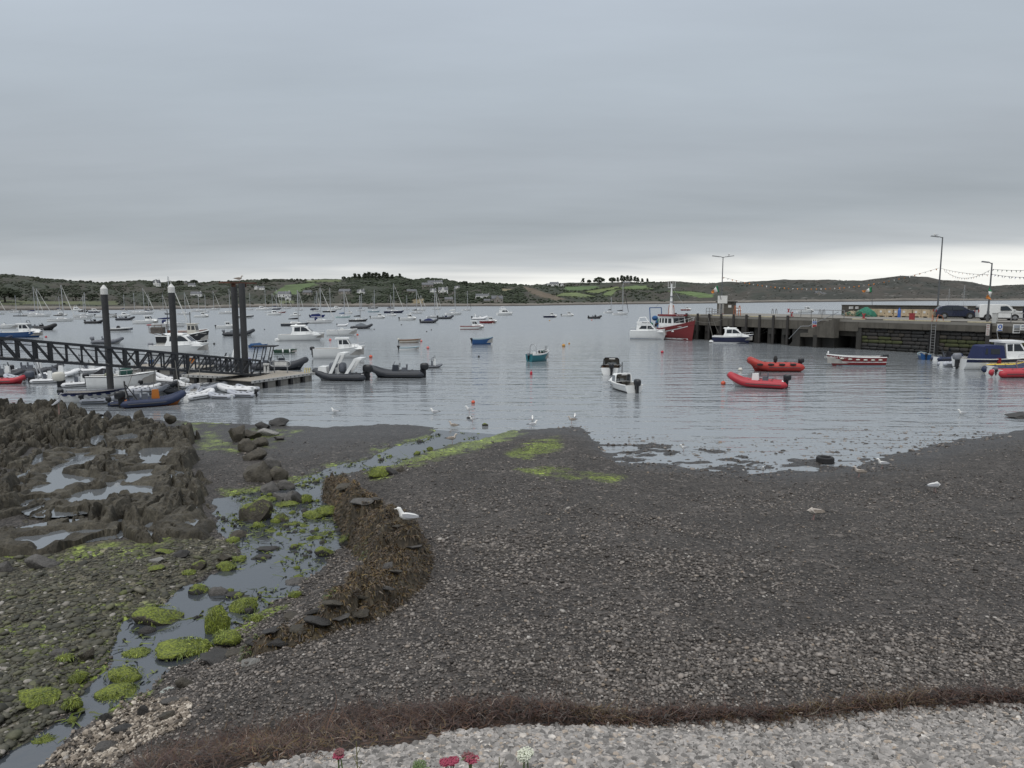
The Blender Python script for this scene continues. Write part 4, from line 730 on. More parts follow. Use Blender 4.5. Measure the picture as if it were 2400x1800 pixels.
ROCKS = [ # px x0, x1, y top, y bottom, moss, tone, block, label (None: a plain stone of the beach)
 (236, 315, 1549, 1606, 1, 'd', 0, 'rounded boulder fully carpeted in green weed alone in the stream'), (278, 339, 1516, 1546, 1, 'd', 0, 'low green weed hummock upstream of the carpeted boulder'), (353, 468, 1482, 1552, 1, 'd', 0, 'largest bright green weed mound in midstream'),
 (475, 527, 1403, 1492, 1, 'd', 0, 'long drape of bright green weed over a narrow rock'), (492, 552, 1462, 1520, 1, 'd', 0, 'green weed lump at the dark toe of the wall'), (534, 598, 1388, 1441, 1, 'd', 0, 'green weed tufts beside the layered grey rock'), (579, 611, 1435, 1457, 1, 'd', 0, None),
 (300, 408, 1410, 1470, .55, 'b', 1, 'grey-brown slab ringed by green weed on the stream edge'), (438, 484, 1366, 1397, .6, 'd', 0, 'dark rock with green cap at the stream bend'), (483, 530, 1369, 1400, 0, 'g', 0, 'smooth layered grey rock in the stream'), (522, 563, 1381, 1406, 0, 'd', 1, None),
 (500, 551, 1312, 1342, .75, 'd', 0, 'green-topped rock on the stony bank below twin dark blocks'), (443, 481, 1308, 1337, .4, 'b', 0, None), (424, 453, 1332, 1348, .9, 'd', 0, None), (339, 380, 1321, 1340, .4, 'b', 0, None), (339, 377, 1303, 1321, 0, 'p', 1, None), (399, 437, 1284, 1308, 0, 'd', 1, None), (360, 400, 1282, 1300, .4, 'd', 1, None),
 (503, 538, 1292, 1318, 0, 'b', 1, None), (532, 562, 1300, 1318, .9, 'd', 0, None), (595, 649, 1276, 1296, 0, 'd', 1, 'upper of two dark angular blocks lying in the stream'), (587, 636, 1296, 1314, 0, 'd', 1, 'lower of two dark angular blocks lying in the stream'),
 (52, 120, 1294, 1336, 0, 'g', 1, 'big flat-topped grey boulder on the stony flat below the outcrop'), (-14, 24, 1308, 1346, 0, 'g', 1, 'grey boulder cut by the picture edge below the outcrop'), (111, 155, 1516, 1541, 0, 'g', 0, None), (177, 218, 1509, 1552, .3, 'b', 1, 'upright brown stone among mossy stones on the bank'), (125, 168, 1530, 1552, .75, 'd', 0, None),
 (155, 196, 1565, 1603, .9, 'd', 0, None), (10, 120, 1622, 1662, .85, 'd', 0, 'wide flat mat of yellow-green weed over bank stones'), (139, 180, 1625, 1670, .9, 'd', 0, None), (63, 114, 1723, 1750, .9, 'd', 0, None), (212, 300, 1626, 1648, 1, 'd', 0, None),
 (408, 450, 1584, 1616, 0, 'b', 1, 'tilted brown slab above the pale green slab'), (361, 411, 1606, 1632, 0, 'w', 1, 'pale greenish-white slab on the shingle edge'), (316, 351, 1650, 1686, 0, 'd', 1, 'black glossy block set in tan rubble'), (364, 408, 1660, 1696, 0, 'b', 1, 'split brown block beside the black block'), (256, 316, 1695, 1722, 0, 'd', 1, 'dark flat slab in the tan rubble near the drift weed'),
 (373, 421, 1631, 1652, 0, 'g', 1, None), (215, 275, 1729, 1765, 0, 'g', 1, 'rough grey stone half buried at the foot of the shingle'), (228, 256, 1670, 1694, 0, 'd', 1, None), (453, 560, 1518, 1564, 0, 'd', 1, 'broad dark slab where the seaweed wall ends'), (557, 601, 1543, 1562, 0, 'p', 1, 'pale flat stone lying on the shingle below the wall end'),
 (552, 633, 1154, 1226, .55, 'b', 0, 'long mossy ridge of rock in the upper stream'), (639, 676, 1197, 1226, .6, 'b', 1, 'pointed rock with green skirt in the upper stream'), (734, 786, 1174, 1214, .95, 'd', 0, 'thick green log-like rock against the seaweed wall'), (769, 796, 1180, 1208, .9, 'd', 0, None), (706, 757, 1189, 1219, .95, 'd', 0, 'flat green mat beside the log-like rock'), (590, 616, 1218, 1240, .9, 'd', 0, None), (671, 702, 1221, 1233, .95, 'd', 0, None), (616, 645, 1238, 1250, .95, 'd', 0, None), (700, 722, 1228, 1238, .95, 'd', 0, None),
 (533, 574, 1239, 1264, 0, 'b', 0, 'smooth bare brown boulder at the stream margin'), (734, 781, 1276, 1308, .6, 'd', 1, 'green-topped dark slab under the seaweed wall'), (794, 826, 1248, 1282, .6, 'd', 1, None), (723, 755, 1252, 1266, .9, 'd', 0, None), (746, 775, 1244, 1256, .9, 'd', 0, None), (659, 714, 1350, 1375, .1, 'g', 1, 'flat grey rock half awash at the weedy bank'), (674, 702, 1380, 1402, .9, 'd', 0, None),
 (612, 648, 1122, 1156, 0, 'g', 1, 'grey squared block at the tip of the block line'), (644, 682, 1121, 1152, 0, 'g', 1, 'brown-stained squared block at the tip of the block line'), (634, 668, 1146, 1176, 0, 'g', 1, None), (662, 692, 1144, 1178, 0, 'g', 1, None), (684, 710, 1150, 1182, 0, 'd', 1, None), (616, 641, 1160, 1178, .9, 'd', 0, None), (641, 690, 1170, 1190, .9, 'd', 0, None), (700, 728, 1150, 1182, .9, 'd', 0, None),
 (859, 912, 1084, 1120, .95, 'd', 0, 'green weed clump on the inner bank of the spit'), (899, 930, 1092, 1114, 0, 'd', 1, 'dark rock tucked against the green weed clump'), (926, 950, 1088, 1106, 0, 'b', 1, None), (1000, 1014, 1044, 1056, 1, 'd', 1, 'small green cube-like rock at the channel edge'),
 (535, 570, 982, 1036, 0, 'b', 1, 'tall weed-brown block at the seaward end of the block line'), (558, 594, 1024, 1060, 0, 'b', 0, 'rounded brown block second from the seaward end'), (571, 612, 1046, 1080, 0, 'b', 1, 'flat-topped tan block in the block line'), (574, 630, 1068, 1130, 0, 'b', 1, 'largest brown block in the block line'), (611, 650, 1068, 1104, 0, 'g', 1, None), (624, 664, 1088, 1127, .2, 'b', 0, None),
 (626, 664, 974, 998, 0, 'd', 1, 'dark jagged rock at the waterline beside the gravel spit'), (606, 642, 1001, 1022, 0, 'p', 1, 'pale flat slab behind the block line'), (560, 600, 1000, 1030, .1, 'b', 1, None), (590, 620, 1020, 1048, .2, 'b', 0, None), (640, 664, 1016, 1032, 0, 'g', 1, None), (600, 628, 985, 1005, 0, 'd', 1, None),
 (381, 408, 966, 988, 0, 'b', 0, 'tan weed-topped boulder at the back of the outcrop'), (311, 336, 954, 984, 0, 'b', 1, 'upright tan boulder below the navy inflatable'), (238, 258, 962, 982, 0, 'd', 1, None), (262, 285, 970, 984, 0, 'd', 0, None), (175, 215, 972, 984, 0, 'd', 0, None), (200, 236, 966, 978, 0, 'd', 0, None),
 (2370, 2440, 966, 982, .1, 'd', 1, 'dark weedy rock just breaking the water by the picture edge'), (1093, 1108, 974, 982, 0, 'd', 0, None), (1128, 1144, 990, 1000, .4, 'd', 0, None), (600, 618, 1385, 1395, .9, 'd', 0, None), (560, 590, 1392, 1404, 0, 'd', 1, None)]
def build_rocks():
    pr = [boulder_mesh(i, i % 2) for i in range(10)]; tuftP = []; tuftD = []; tuftC = []
    for i, (x0, x1, y0, y1, a, tone, blk, lab) in enumerate(ROCKS):
        fn = (lambda X, Y: np.maximum(gz(X, Y), zstream(Y)-.03)) if not (x1 < 520 and y1 < 1290) else (lambda X, Y: np.maximum(gz(X, Y), .28))
        p = fitlevel((x0+x1)/2, y1, fn); depth = p.y*CP+(HC-p.z)*SP; w = (x1-x0)/FPX*depth*(1.28 if (y1 < 1190 and 530 < x0 < 720) else 1.12 if a >= .9 else 1.0); el = math.atan2(HC-p.z, p.y)
        hp = (y1-y0)/FPX*depth                     # height seen = h cos + d sin
        d = w*(.75 if a < .9 else .8); h = max((hp-d*.75*math.sin(el))/math.cos(el), .22*w)*(.82 if a >= .9 else 1)
        me = pr[(i*2+(1 if blk else 0)) % 10].copy(); me.name = 'boulder'; me.materials.append(moss(a, tone)); nm = 'mossy_rock' if a >= .5 else 'boulder'
        o = bpy.data.objects.new(nm if lab else 'stone', me); col.objects.link(o); o.location = (p.x, p.y+d*.42, p.z+h*.28); o.scale = (w/2*1.04, d/2, h*.72); o.rotation_euler = (random.uniform(-.1, .1), random.uniform(-.1, .1), random.uniform(-.3, .3)+(math.pi if i % 3 == 0 else 0))
        if lab: tag(o, lab, 'rock')
        else: o.parent = BEACH
        if a >= .55:
            n = int(70+w*d*900*a); th = rng.uniform(0, 6.28, n); q = np.sqrt(rng.uniform(0.02, 1, n)); X = p.x+np.cos(th)*q*w*.5; Y = p.y+d*.42+np.sin(th)*q*d*.5; Z = p.z+h*.28+h*.72*np.sqrt(np.clip(1-q*q, 0, 1))*.88
            tuftP.append(np.stack([X, Y, Z], -1)); dd = np.stack([np.cos(th), np.sin(th), -q*1.3], -1)+rng.normal(0, .6, (n, 3)); tuftD.append(dd/np.linalg.norm(dd, axis=1)[:, None]); tuftC.append(pick([(.085, .12, .015), (.13, .17, .022), (.045, .065, .010), (.19, .22, .035)], n)*(.5+1.0*fbm(X*3, Y*3, 3, 6))[:, None])
    P = np.concatenate(tuftP); n = len(P)
    ribbons('gut_weed', P, np.concatenate(tuftD), rng.uniform(.02, .075, n), rng.uniform(.006, .018, n), np.concatenate(tuftC), rng.uniform(.0, .012, n), GREENM, seg=2, kind='stuff')
    # slabs lying on the near end of the wall
    for i, (px, py, wp) in enumerate(((640, 1486, 50), (700, 1478, 46), (748, 1470, 60), (690, 1448, 44), (742, 1440, 52), (800, 1452, 48), (842, 1440, 40), (780, 1418, 46), (850, 1404, 44), (906, 1388, 36), (930, 1352, 34), (905, 1330, 28), (600, 1508, 44), (560, 1530, 52), (650, 1512, 46), (972, 1290, 40), (930, 1236, 26), (850, 1176, 50), (812, 1152, 42), (880, 1190, 30))):
        p = wall_hit(px, py); w = wp/FPX*p.y; me = pr[1+2*(i % 5)].copy(); me.materials.append(moss(0, 'db'[i % 2] if px < 800 else 'bg'[i % 2])); o = bpy.data.objects.new('stone', me); col.objects.link(o); o.parent = WALLO
        o.location = (p.x, p.y, p.z+.02); o.scale = (w*.6, w*.42, w*.17); o.rotation_euler = (random.uniform(-.25, .25), random.uniform(-.2, .2), random.uniform(-.5, .5))
build_rocks()
def build_stream_weed():
    pts = np.array(STREAM); n = 17000; x = rng.uniform(pts[:, 0].min(), 2, n); y = rng.uniform(8, 33, n); d, _ = dline(x, y, STREAM, True); ins = inpoly(x, y, STREAM); pxx, pyy = PX(x, y, zstream(y))
    pat = fbm(x*1.1, y*1.1, 4, 71, .6); dens = np.interp(pyy, [1050, 1130, 1260, 1330, 1420, 1700], [.34, .52, .60, .53, .45, .43]); k = ins & (pat > 1-dens) & (rng.random(n) < .8); k |= ins & (d < .35) & (pat > .5)
    x, y = x[k], y[k]; n = len(x); z = np.asarray(zstream(y))+rng.uniform(-.005, .03, n); a = rng.normal(-1.1, .6, n); D = np.stack([np.cos(a), np.sin(a), np.zeros(n)], -1)
    C = pick([(.060, .085, .014), (.095, .125, .018), (.035, .05, .012), (.045, .06, .02), (.12, .145, .028)], n)
    ribbons('floating_weed', np.stack([x, y, z], -1), D, rng.uniform(.08, .30, n), rng.uniform(.015, .06, n), C, rng.uniform(.0, .025, n), GREENM, seg=3, curl=.6, kind='stuff')
    m = rng.random(n) < .16; r = np.clip(np.exp(rng.normal(math.log(.07), .5, int(m.sum()))), .03, .2); mm = [pebble_mesh(i+40 if i < 4 else i, moss((1, 0, .75, 0, 1, .5)[i], 'd'), .6) for i in range(6)]
    scatter('stream_stones', np.stack([x[m], y[m], z[m]-.01], -1), np.repeat(r[:, None], 3, 1), np.stack([rng.normal(0, .2, len(r)), rng.normal(0, .2, len(r)), rng.uniform(0, 6, len(r))], -1), mm, BEACH)
build_stream_weed()
def build_flowers():
    st = mat('stem_green', (.10, .14, .05), .6); lf = mat('leaf_grey_green', (.11, .16, .06), .6); pk = mat('valerian_pink', (.30, .045, .085), .6, var=.3, scale=30); wh = mat('valerian_white', (.62, .64, .52), .6, var=.15, scale=30); rd = mat('faded_head', (.20, .09, .09), .7); sd = mat('seed_stem', (.16, .15, .06), .7)
    r = random.Random(3)
    def plant(px, py, dist, head, lab, width, m2=None, leaves=0):
        top = WD(px, py, dist); e = empty('valerian_plant', (top.x, top.y, 3.5), 0, lab, 'flower'); H = top.z-3.5
        for k in range(3):
            ax, ay = r.uniform(-.05, .05), r.uniform(-.04, .04); tx, ty = r.uniform(-.6, .6)*width, r.uniform(-.4, .4)*width; tz = H-r.uniform(0, .05)
            MB().tube([(ax, ay, 0), (ax+tx*.4, ay+ty*.4, tz*.6), (tx, ty, tz)], [.005, .004, .003], 5).obj('stem', st, e)
            f = MB()
            for i in range(150):
                a = r.random()*6.28; q = math.sqrt(r.random())*width*.55; zz = r.uniform(-.9, .3)*width*.45*(1-q/width)
                f.ell((tx+q*math.cos(a), ty+q*math.sin(a), tz+zz), (.0042, .0042, .003), 4, 2)
            f.obj('flower_head', head if k < 2 or m2 is None else m2, e)
        for k in range(6+leaves):
            a = r.random()*6.28; z = r.uniform(.3, .95)*H if leaves == 0 else r.uniform(.75, .99)*H; l = r.uniform(.04, .07); c, s = math.cos(a), math.sin(a)
            MB().add([(0, 0, z), (c*l*.5-s*l*.22, s*l*.5+c*l*.22, z+.015), (c*l, s*l, z+.005), (c*l*.5+s*l*.22, s*l*.5-c*l*.22, z+.015), (c*l*.5, s*l*.5, z+.004)], [(0, 4, 1), (0, 3, 4), (1, 4, 2), (4, 3, 2)]).obj('leaf', lf, e)
    plant(797, 1756, 2.9, pk, 'pink valerian head over the drift weed at the lower edge', .036, rd); plant(1050, 1774, 2.8, pk, 'deep pink valerian head, lower of the neighbouring two', .042); plant(1102, 1758, 2.8, pk, 'pink valerian head with pale stems, taller of the neighbouring two', .05, rd)
    plant(1238, 1760, 2.8, wh, 'creamy white valerian head against the grey shingle', .055); plant(990, 1796, 2.75, lf, 'low green leaves just showing at the lower edge', .05, None, 14)
    for px, py, lab in ((835, 1738, 'thin bare seed stalk beside the pink flower'), (1170, 1775, 'short seed stalk beside the white flower')):
        t = WD(px, py, 2.85); e = empty('seed_stalk', (t.x, t.y, 3.5), 0, lab, 'plant'); H = t.z-3.5; MB().tube([(0, 0, 0), (.004, 0, H*.5), (0, 0, H)], [.005, .004, .002], 5).obj('stem', sd, e)
        for k in range(5): MB().tube([(0, 0, H*(.72+.05*k)), (.02*(-1)**k, .005, H*(.76+.05*k)+.01)], [.002, .0012], 4).obj('twig', sd, e)
build_flowers()
# ------------------------------------------------------------------ stone and concrete pier with everything on it
ZD = 3.6
PA = W(1625, 739, ZD); PB = W(2326, 757, ZD); PDIR = (PB-PA).normalized(); PANG = math.atan2(PDIR.y, PDIR.x); PNRM = Vector((-PDIR.y, PDIR.x, 0))
def PL(s, w, z=ZD): p = PA+PDIR*s+PNRM*w; return Vector((p.x, p.y, z))
_ss = np.linspace(-25, 60, 1700)
def s_at(px, w=0.0, z=ZD):
    X = PA.x+PDIR.x*_ss+PNRM.x*w; Y = PA.y+PDIR.y*_ss+PNRM.y*w; a, _ = PX(X, Y, z); return float(np.interp(px, a, _ss))
def w_at(px, py, z=ZD):              # deck point under a pixel -> (s, w)
    p = W(px, py, z)-PA; return p.x*PDIR.x+p.y*PDIR.y, p.x*PNRM.x+p.y*PNRM.y
CONC = mat('pier_concrete', (.092, .084, .070), .9, var=.25, scale=.8, bump=.01, bscale=12, dirt=((.045, .04, .034), 1.3, .85, .18)); DECKC = mat('pier_deck', (.19, .18, .16), .9, var=.15, scale=.5, bump=.006)
DARKC = mat('wet_shaded_concrete', (.030, .028, .024), .7, var=.3, scale=.9, dirt=((.02, .02, .018), 1.1, .9, .25)); TIMB = mat('fender_timber', (.035, .032, .03), .85, var=.3, scale=2, bump=.01); STEEL = mat('galvanised', (.30, .31, .32), .45, metal=.7, var=.15); RAILM = mat('weathered_rail', (.20, .20, .20), .6, var=.2)  # DARKC carries the shade of the under-deck voids in its colour, besides wetness
REDP = mat('bollard_red', (.26, .03, .035), .5, var=.2, scale=4); ORNG = mat('hoop_orange', (.40, .13, .05), .5); YEL = mat('kerb_yellow', (.42, .37, .24), .8, var=.25, scale=3)
def build_pier():
    e = empty('pier', PA*1, PANG, 'concrete and masonry pier with piled end and stone wall', 'pier'); e.location.z = 0
    s0 = s_at(1566); sA = s_at(1858); sB = s_at(2012); s1 = 62; Wd = 19.0
    MB().box((s0+s1)/2, Wd/2, ZD-.15, s1-s0, Wd, .3).obj('deck', DECKC, e)
    # edge beam in casts, with a worn lip
    s = s0
    while s < sB:
        l = min(random.uniform(2.6, 3.2), sB-s); MB().box(s+l/2, .35, ZD-.86, l-.03, .66, 1.12).obj('edge_beam', CONC, e); s += l
    s = s0
    while s < s1:
        l = random.uniform(1.6, 2.4); MB().box(s+l/2, .16, ZD+.055, l-.06, .28, .11).obj('kerb', YEL if random.random() < .6 else CONC, e); s += l
    # piles and fenders of the open end
    s = s0+.6; i = 0
    while s < sA-.3:
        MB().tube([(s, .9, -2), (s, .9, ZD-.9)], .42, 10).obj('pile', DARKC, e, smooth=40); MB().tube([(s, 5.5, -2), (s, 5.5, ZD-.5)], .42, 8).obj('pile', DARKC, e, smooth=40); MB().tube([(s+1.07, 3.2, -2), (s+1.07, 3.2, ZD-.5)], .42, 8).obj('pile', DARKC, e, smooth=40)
        MB().box(s+1.05, -.12, 1.6, .26, .22, 4.6).obj('fender_post', TIMB, e)
        if i % 3 != 1: MB().box(s+.62, .3, ZD-1.75, .95, .4, 1.0).obj('cast_panel', DARKC, e)
        s += 2.15; i += 1
    MB().box((s0+sA)/2, 6.5, .9, sA-s0, .5, 4.4).obj('back_dark_screen', DARKC, e); MB().box(s0+.35, Wd/2+.4, .9, .5, Wd-.9, 4.4).obj('end_dark_screen', DARKC, e)  # screens added under the open deck to keep the gaps between piles dark
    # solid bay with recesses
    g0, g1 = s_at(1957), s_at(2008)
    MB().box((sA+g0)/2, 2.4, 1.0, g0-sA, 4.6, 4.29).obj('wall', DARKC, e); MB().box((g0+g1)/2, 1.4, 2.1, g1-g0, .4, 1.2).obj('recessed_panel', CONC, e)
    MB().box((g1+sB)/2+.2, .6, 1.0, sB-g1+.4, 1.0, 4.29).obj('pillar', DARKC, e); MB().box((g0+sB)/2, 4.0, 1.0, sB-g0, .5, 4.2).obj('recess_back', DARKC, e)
    # stairs running down along the face
    t0, t1, t2 = s_at(1968), s_at(1907), s_at(1862); n = 9
    for k in range(n):
        a = t0+(t1-t0)*k/n; b = t0+(t1-t0)*(k+1)/n; z = 3.35-(3.35-1.75)*(k+1)/n; MB().box((a+b)/2, -.55, (z+1.0)/2+.4, abs(b-a)-.005, 1.08, z-.8).obj('step', CONC, e)
    MB().box(t1-.5, -.56, 1.5, 1.1, 1.1, .45).obj('landing', CONC, e)
    for k in range(8):
        a = t1-1.1+(t2-t1+1.1)*k/8; b = t1-1.1+(t2-t1+1.1)*(k+1)/8; z = 1.7-1.6*(k+1)/8; MB().box((a+b)/2, -.55, (z-1.2)/2, abs(b-a)-.005, 1.08, z+1.2).obj('step', DARKC, e)
    MB().box(t1+1.0, -.56, .1, .5, 1.1, 2.9).obj('stair_pier', DARKC, e)
    r = MB(); r.tube([(t0+.4, -1.0, ZD+.9), (t1, -1.0, 2.65), (t1-1.1, -1.0, 2.6), (t2, -1.0, .9)], .04, 6)
    r.obj('handrail', STEEL, e)
    # masonry: coursed blocks under a concrete cap
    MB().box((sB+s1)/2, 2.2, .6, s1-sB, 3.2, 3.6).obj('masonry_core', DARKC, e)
    bl = []
    for i in range(4):
        V, F = ico(2); V = np.sign(V)*np.abs(V)**.32; V = V/np.abs(V).max(0)*.5*(1+.10*(fbm(V[:, 0]*3+i, V[:, 1]*3+V[:, 2]*2, 3, i+7)-.5))[:, None]; me = bpy.data.meshes.new('stone_block'); me.from_pydata(V.tolist(), [], F.tolist()); me.polygons.foreach_set('use_smooth', [True]*len(F)); bl.append(me)
    bm_ = [mat('quay_stone_dark', (.028, .026, .024), .75, var=.4, scale=1.2, bump=.02), mat('quay_stone_brown', (.042, .036, .028), .8, var=.4, scale=1.2, bump=.02), mat('quay_stone_algae', (.046, .052, .018), .8, var=.5, scale=1.4, bump=.02), mat('quay_stone_black', (.022, .022, .021), .6, var=.4, scale=1.2, bump=.02)]
    lib = {}
    for i in range(4):
        for k, m in enumerate(bm_): q = bl[i].copy(); q.materials.append(m); lib[(i, k)] = q
    z = -.25
    while z < 2.6:
        h = random.uniform(.30, .46); h = min(h, 2.66-z) if z+h > 2.4 else h; s = sB-.1+random.uniform(0, .5)
        while s < s_at(2420):
            l = random.uniform(.55, 1.5); zc = z+h/2; alg = .75 < zc < 1.75 and (float(fbm(np.array([s*.25]), np.array([zc]), 2, 3)[0]) > .40)
            k = 2 if alg and random.random() < .8 else (3 if zc < .5 else random.choice((0, 0, 1, 3)))
            o = bpy.data.objects.new('stone_block', lib[(random.randrange(4), k)]); col.objects.link(o); o.parent = e; o.location = (s+l/2, .55+random.uniform(-.05, .06), zc); o.scale = (l*1.0, .5, h*.98); s += l+.02
        z += h+.015
    s = sB
    while s < s1:
        l = random.uniform(3.5, 5.0); MB().box(s+l/2, .36, 3.02, l-.03, .70, .76).obj('cap_beam', CONC, e); s += l
    # parapet along the seaward side
    q0 = s_at(1970, 17.5)
    MB().box((q0+s1)/2, 18.0, ZD+.75, s1-q0, .6, 1.5).obj('parapet', mat('old_parapet', (.075, .07, .06), .9, var=.35, scale=.6, bump=.02, dirt=((.03, .03, .024), 1.0, .8, .3)), e); MB().box((q0+s1)/2, 18.0, ZD+1.54, s1-q0+.1, .75, .09).obj('coping', CONC, e)
    return e
PIER = build_pier()
def on_pier(px, py): s, w = w_at(px, py); return PL(s, w)
def bollard(px, py, lab, h=.62, w=.34):
    p = on_pier(px, py); p.z = ZD+.11 if w_at(px, py)[1] < .4 else ZD; e = empty('bollard', p, PANG, lab, 'bollard')
    MB().box(0, 0, .03, w*1.6, w*1.3, .06).obj('base_plate', REDP, e); MB().tube([(0, 0, .05), (0, 0, h*.75)], [w*.42, w*.36], 10).obj('post', REDP, e, smooth=40)
    for k in (-1, 1): MB().tube([(k*w*.15, 0, h*.7), (k*w*.5, 0, h), (k*w*.52, 0, h*1.08)], [w*.24, w*.26, w*.2], 8).obj('horn', REDP, e, smooth=40)
bollard(1694, 736, 'red bollard in front of the concrete hut'); bollard(1848, 732, 'red bollard at the far edge behind the railing end'); bollard(1855, 742, 'red bollard where the deck railing starts'); bollard(2024, 747, 'red bollard in front of the first beige tub')
p = on_pier(2137, 750); e = empty('bollard', p, PANG, 'square red post below the beige tubs', 'bollard'); MB().box(0, 0, .38, .5, .35, .76).obj('post', REDP, e); MB().box(0, 0, .78, .56, .4, .06).obj('cap', REDP, e)
def hoop(px, py, lab, m, h=.8, w=.7, n=2):
    p = on_pier(px, py); e = empty('ladder_hoop', p, PANG, lab, 'ladder')
    for k in range(n): MB().tube([((k-.5)*w, 0, 0)]+[((k-.5)*w+w*.45*(1-math.cos(t))*.5*2*.5, 0, h*math.sin(t)) for t in np.linspace(.4, 2.7, 6)]+[((k-.5)*w+w*.45, 0, 0)], .05, 6).obj('hoop', m, e, smooth=40)
hoop(1725, 740, 'orange ladder hoops above the navy cabin cruiser', ORNG, 1.5, .8); hoop(1571, 738, 'orange ladder hoops beside the trawler mast', ORNG, 1.5, .8); hoop(1813, 735, 'grey ladder hoops at the far edge of the piled deck', RAILM); hoop(1924, 737, 'grey ladder hoops behind the deck railing', RAILM)
def wall_ladder():
    s = s_at(2190); e = empty('quay_ladder', PL(s, 0, 0), PANG, 'steel quay ladder with orange hoops set in a dark slot', 'ladder')
    MB().box(0, .22, 1.5, 1.1, .1, 3.6).obj('slot_shade_panel', mat('slot_shade_black', (.012, .012, .012), .9), e)  # flat near-black panel: the shade of a recess put in as colour
    for k in (-.22, .22):
        MB().tube([(k, -.08, -.3), (k, -.08, ZD)], .035, 6).obj('rail', RAILM, e); MB().tube([(k, -.08, ZD), (k*1.4, .1, ZD+.75), (k*2.2, .7, ZD+.6), (k*2.4, .95, ZD+.02)], .035, 6).obj('hoop', ORNG, e)
    for i in range(12): MB().tube([(-.22, -.08, .05+i*.3), (.22, -.08, .05+i*.3)], .022, 5).obj('rung', RAILM, e)
wall_ladder()
def timber_fender():
    s = s_at(2321); e = empty('timber_fender', PL(s, -.2, 0), PANG, 'upright timber with white tide marks on the stone wall', 'post'); MB().box(0, 0, 1.5, .42, .35, 4.1).obj('timber', TIMB, e); MB().box(-.02, -.19, 2.9, .34, .03, 1.2).obj('mark_board', mat('worn_white', (.45, .43, .40), .8, var=.3, scale=4, dirt=((.25, .09, .06), 3, .7)), e)
    for i in range(5): MB().box(-.02, -.213, 2.45+.22*i, .2, .01, .05).obj('tide_mark', mat('mark_red', (.25, .05, .04), .7), e)
timber_fender()
def railing(px0, px1, w, lab, n, h=1.05, three=False):
    s0, s1 = s_at(px0, w), s_at(px1, w); e = empty('railing', PL(s0, w), PANG, lab, 'railing'); l = s1-s0
    for i in range(n): MB().tube([(l*i/(n-1), 0, 0), (l*i/(n-1), 0, h)], .045, 6).obj('post', RAILM, e)
    for z in ((h, h*.5) if not three else (h, h*.66, h*.33)): MB().tube([(0, 0, z), (l, 0, z)], .04, 6).obj('rail', RAILM, e)
railing(1853, 1978, .75, 'grey pipe railing along the deck above the stairs', 6); railing(2337, 2470, .75, 'galvanised railing in front of the white van', 5); railing(1655, 1669, 3.0, 'short grey railing beside the concrete hut', 3); railing(1668, 1690, 1.6, 'low grey railing in front of the hut door', 4, .9, True)
def hut():
    s, w = w_at(1690, 736); l = 2.6; p = PL(s, w+1.3); e = empty('hut', p, PANG+.5, 'small square concrete hut with flat roof on the pier end', 'hut')
    MB().box(0, 0, .95, 2.6, 2.3, 1.9).obj('wall', CONC, e); MB().box(0, 0, 1.98, 3.0, 2.7, .16).obj('roof', DARKC, e); MB().box(-.6, -1.17, .85, .8, .05, 1.6).obj('door', mat('hut_door', (.28, .27, .25), .7), e); MB().box(.7, -1.17, 1.25, .5, .05, .4).obj('notice', mat('notice_white', (.6, .6, .58), .7), e); MB().box(-1.32, .2, 1.3, .05, .5, .4).obj('vent', DARKC, e)
hut()
LAMPM = mat('lamp_steel', (.13, .135, .14), .5, metal=.5, var=.15)
def lamp(px, py, top, lab, arms, r=.1):
    p = on_pier(px, py); dep = p.y*CP+(HC-p.z)*SP; h = (py-top)/FPX*dep; e = empty('lamp_post', p, 0, lab, 'street lamp')
    MB().tube([(0, 0, 0), (0, 0, 1.2), (0, 0, 1.21), (0, 0, h)], [r*1.4, r*1.3, r, r*.65], 8).obj('pole', LAMPM, e, smooth=40)
    for a, l in arms:
        MB().tube([(0, 0, h-.1), (a*l*.3, 0, h+.05)], .05, 6).obj('arm', LAMPM, e); MB().box(a*l*.7, 0, h+.1, l*.75, .34, .12, ry=-a*.12, tx=.9, ty=.6).obj('lamp_head', LAMPM, e)
    return p, h
L1 = lamp(1690, 737, 604, 'slim twin-armed lamp post beside the hut', ((-1, 1.6), (1, 1.6))); L2 = lamp(2196, 742, 559, 'tallest lamp post rising behind the navy car', ((-1, 1.5),), .12); L3 = lamp(2314, 756, 618, 'shorter lamp post in front of the white van with draped flag', ((-1, 1.0),), .1)
MB().box(0, -.1, 0, 1.5, .06, 1.2).obj('notice_board', mat('notice_white', (.6, .6, .58), .7), None, label='white square notice fixed on the twin-armed lamp post', cat='sign', loc=WD(1693, 702, L1[0].y-.2))
FG = [mat('flag_green', (.02, .16, .07), .8, var=.2), mat('flag_white', (.62, .62, .60), .8, var=.1), mat('flag_orange', (.55, .20, .04), .8, var=.2)]
def flag(c, quads, lab, pole=None):
    e = empty('flag', c, 0, lab, 'flag')
    for k, (m, nm) in enumerate(zip(FG, ('green_band', 'white_band', 'orange_band'))):
        P = quads[k]; a, b, d, f = [Vector(q)-Vector(c) for q in P]; rows = []; n = 5
        for i in range(n+1):
            t = i/n; rows.append([tuple(a.lerp(d, t).lerp(b.lerp(f, t), j/4)+Vector((0, .12*math.sin((k+t)*2.6+j*.7), 0))) for j in range(5)])
        o = MB().grid(rows).obj(nm, m, e, smooth=60); o.modifiers.new('cloth', 'SOLIDIFY').thickness = .01
    if pole: MB().tube([tuple(Vector(q)-Vector(c)) for q in pole], .035, 6).obj('pole', LAMPM, e)
def fq(pts, Y): return [WD(x, y, Y) for x, y in pts]
y1 = L1[0].y-.4
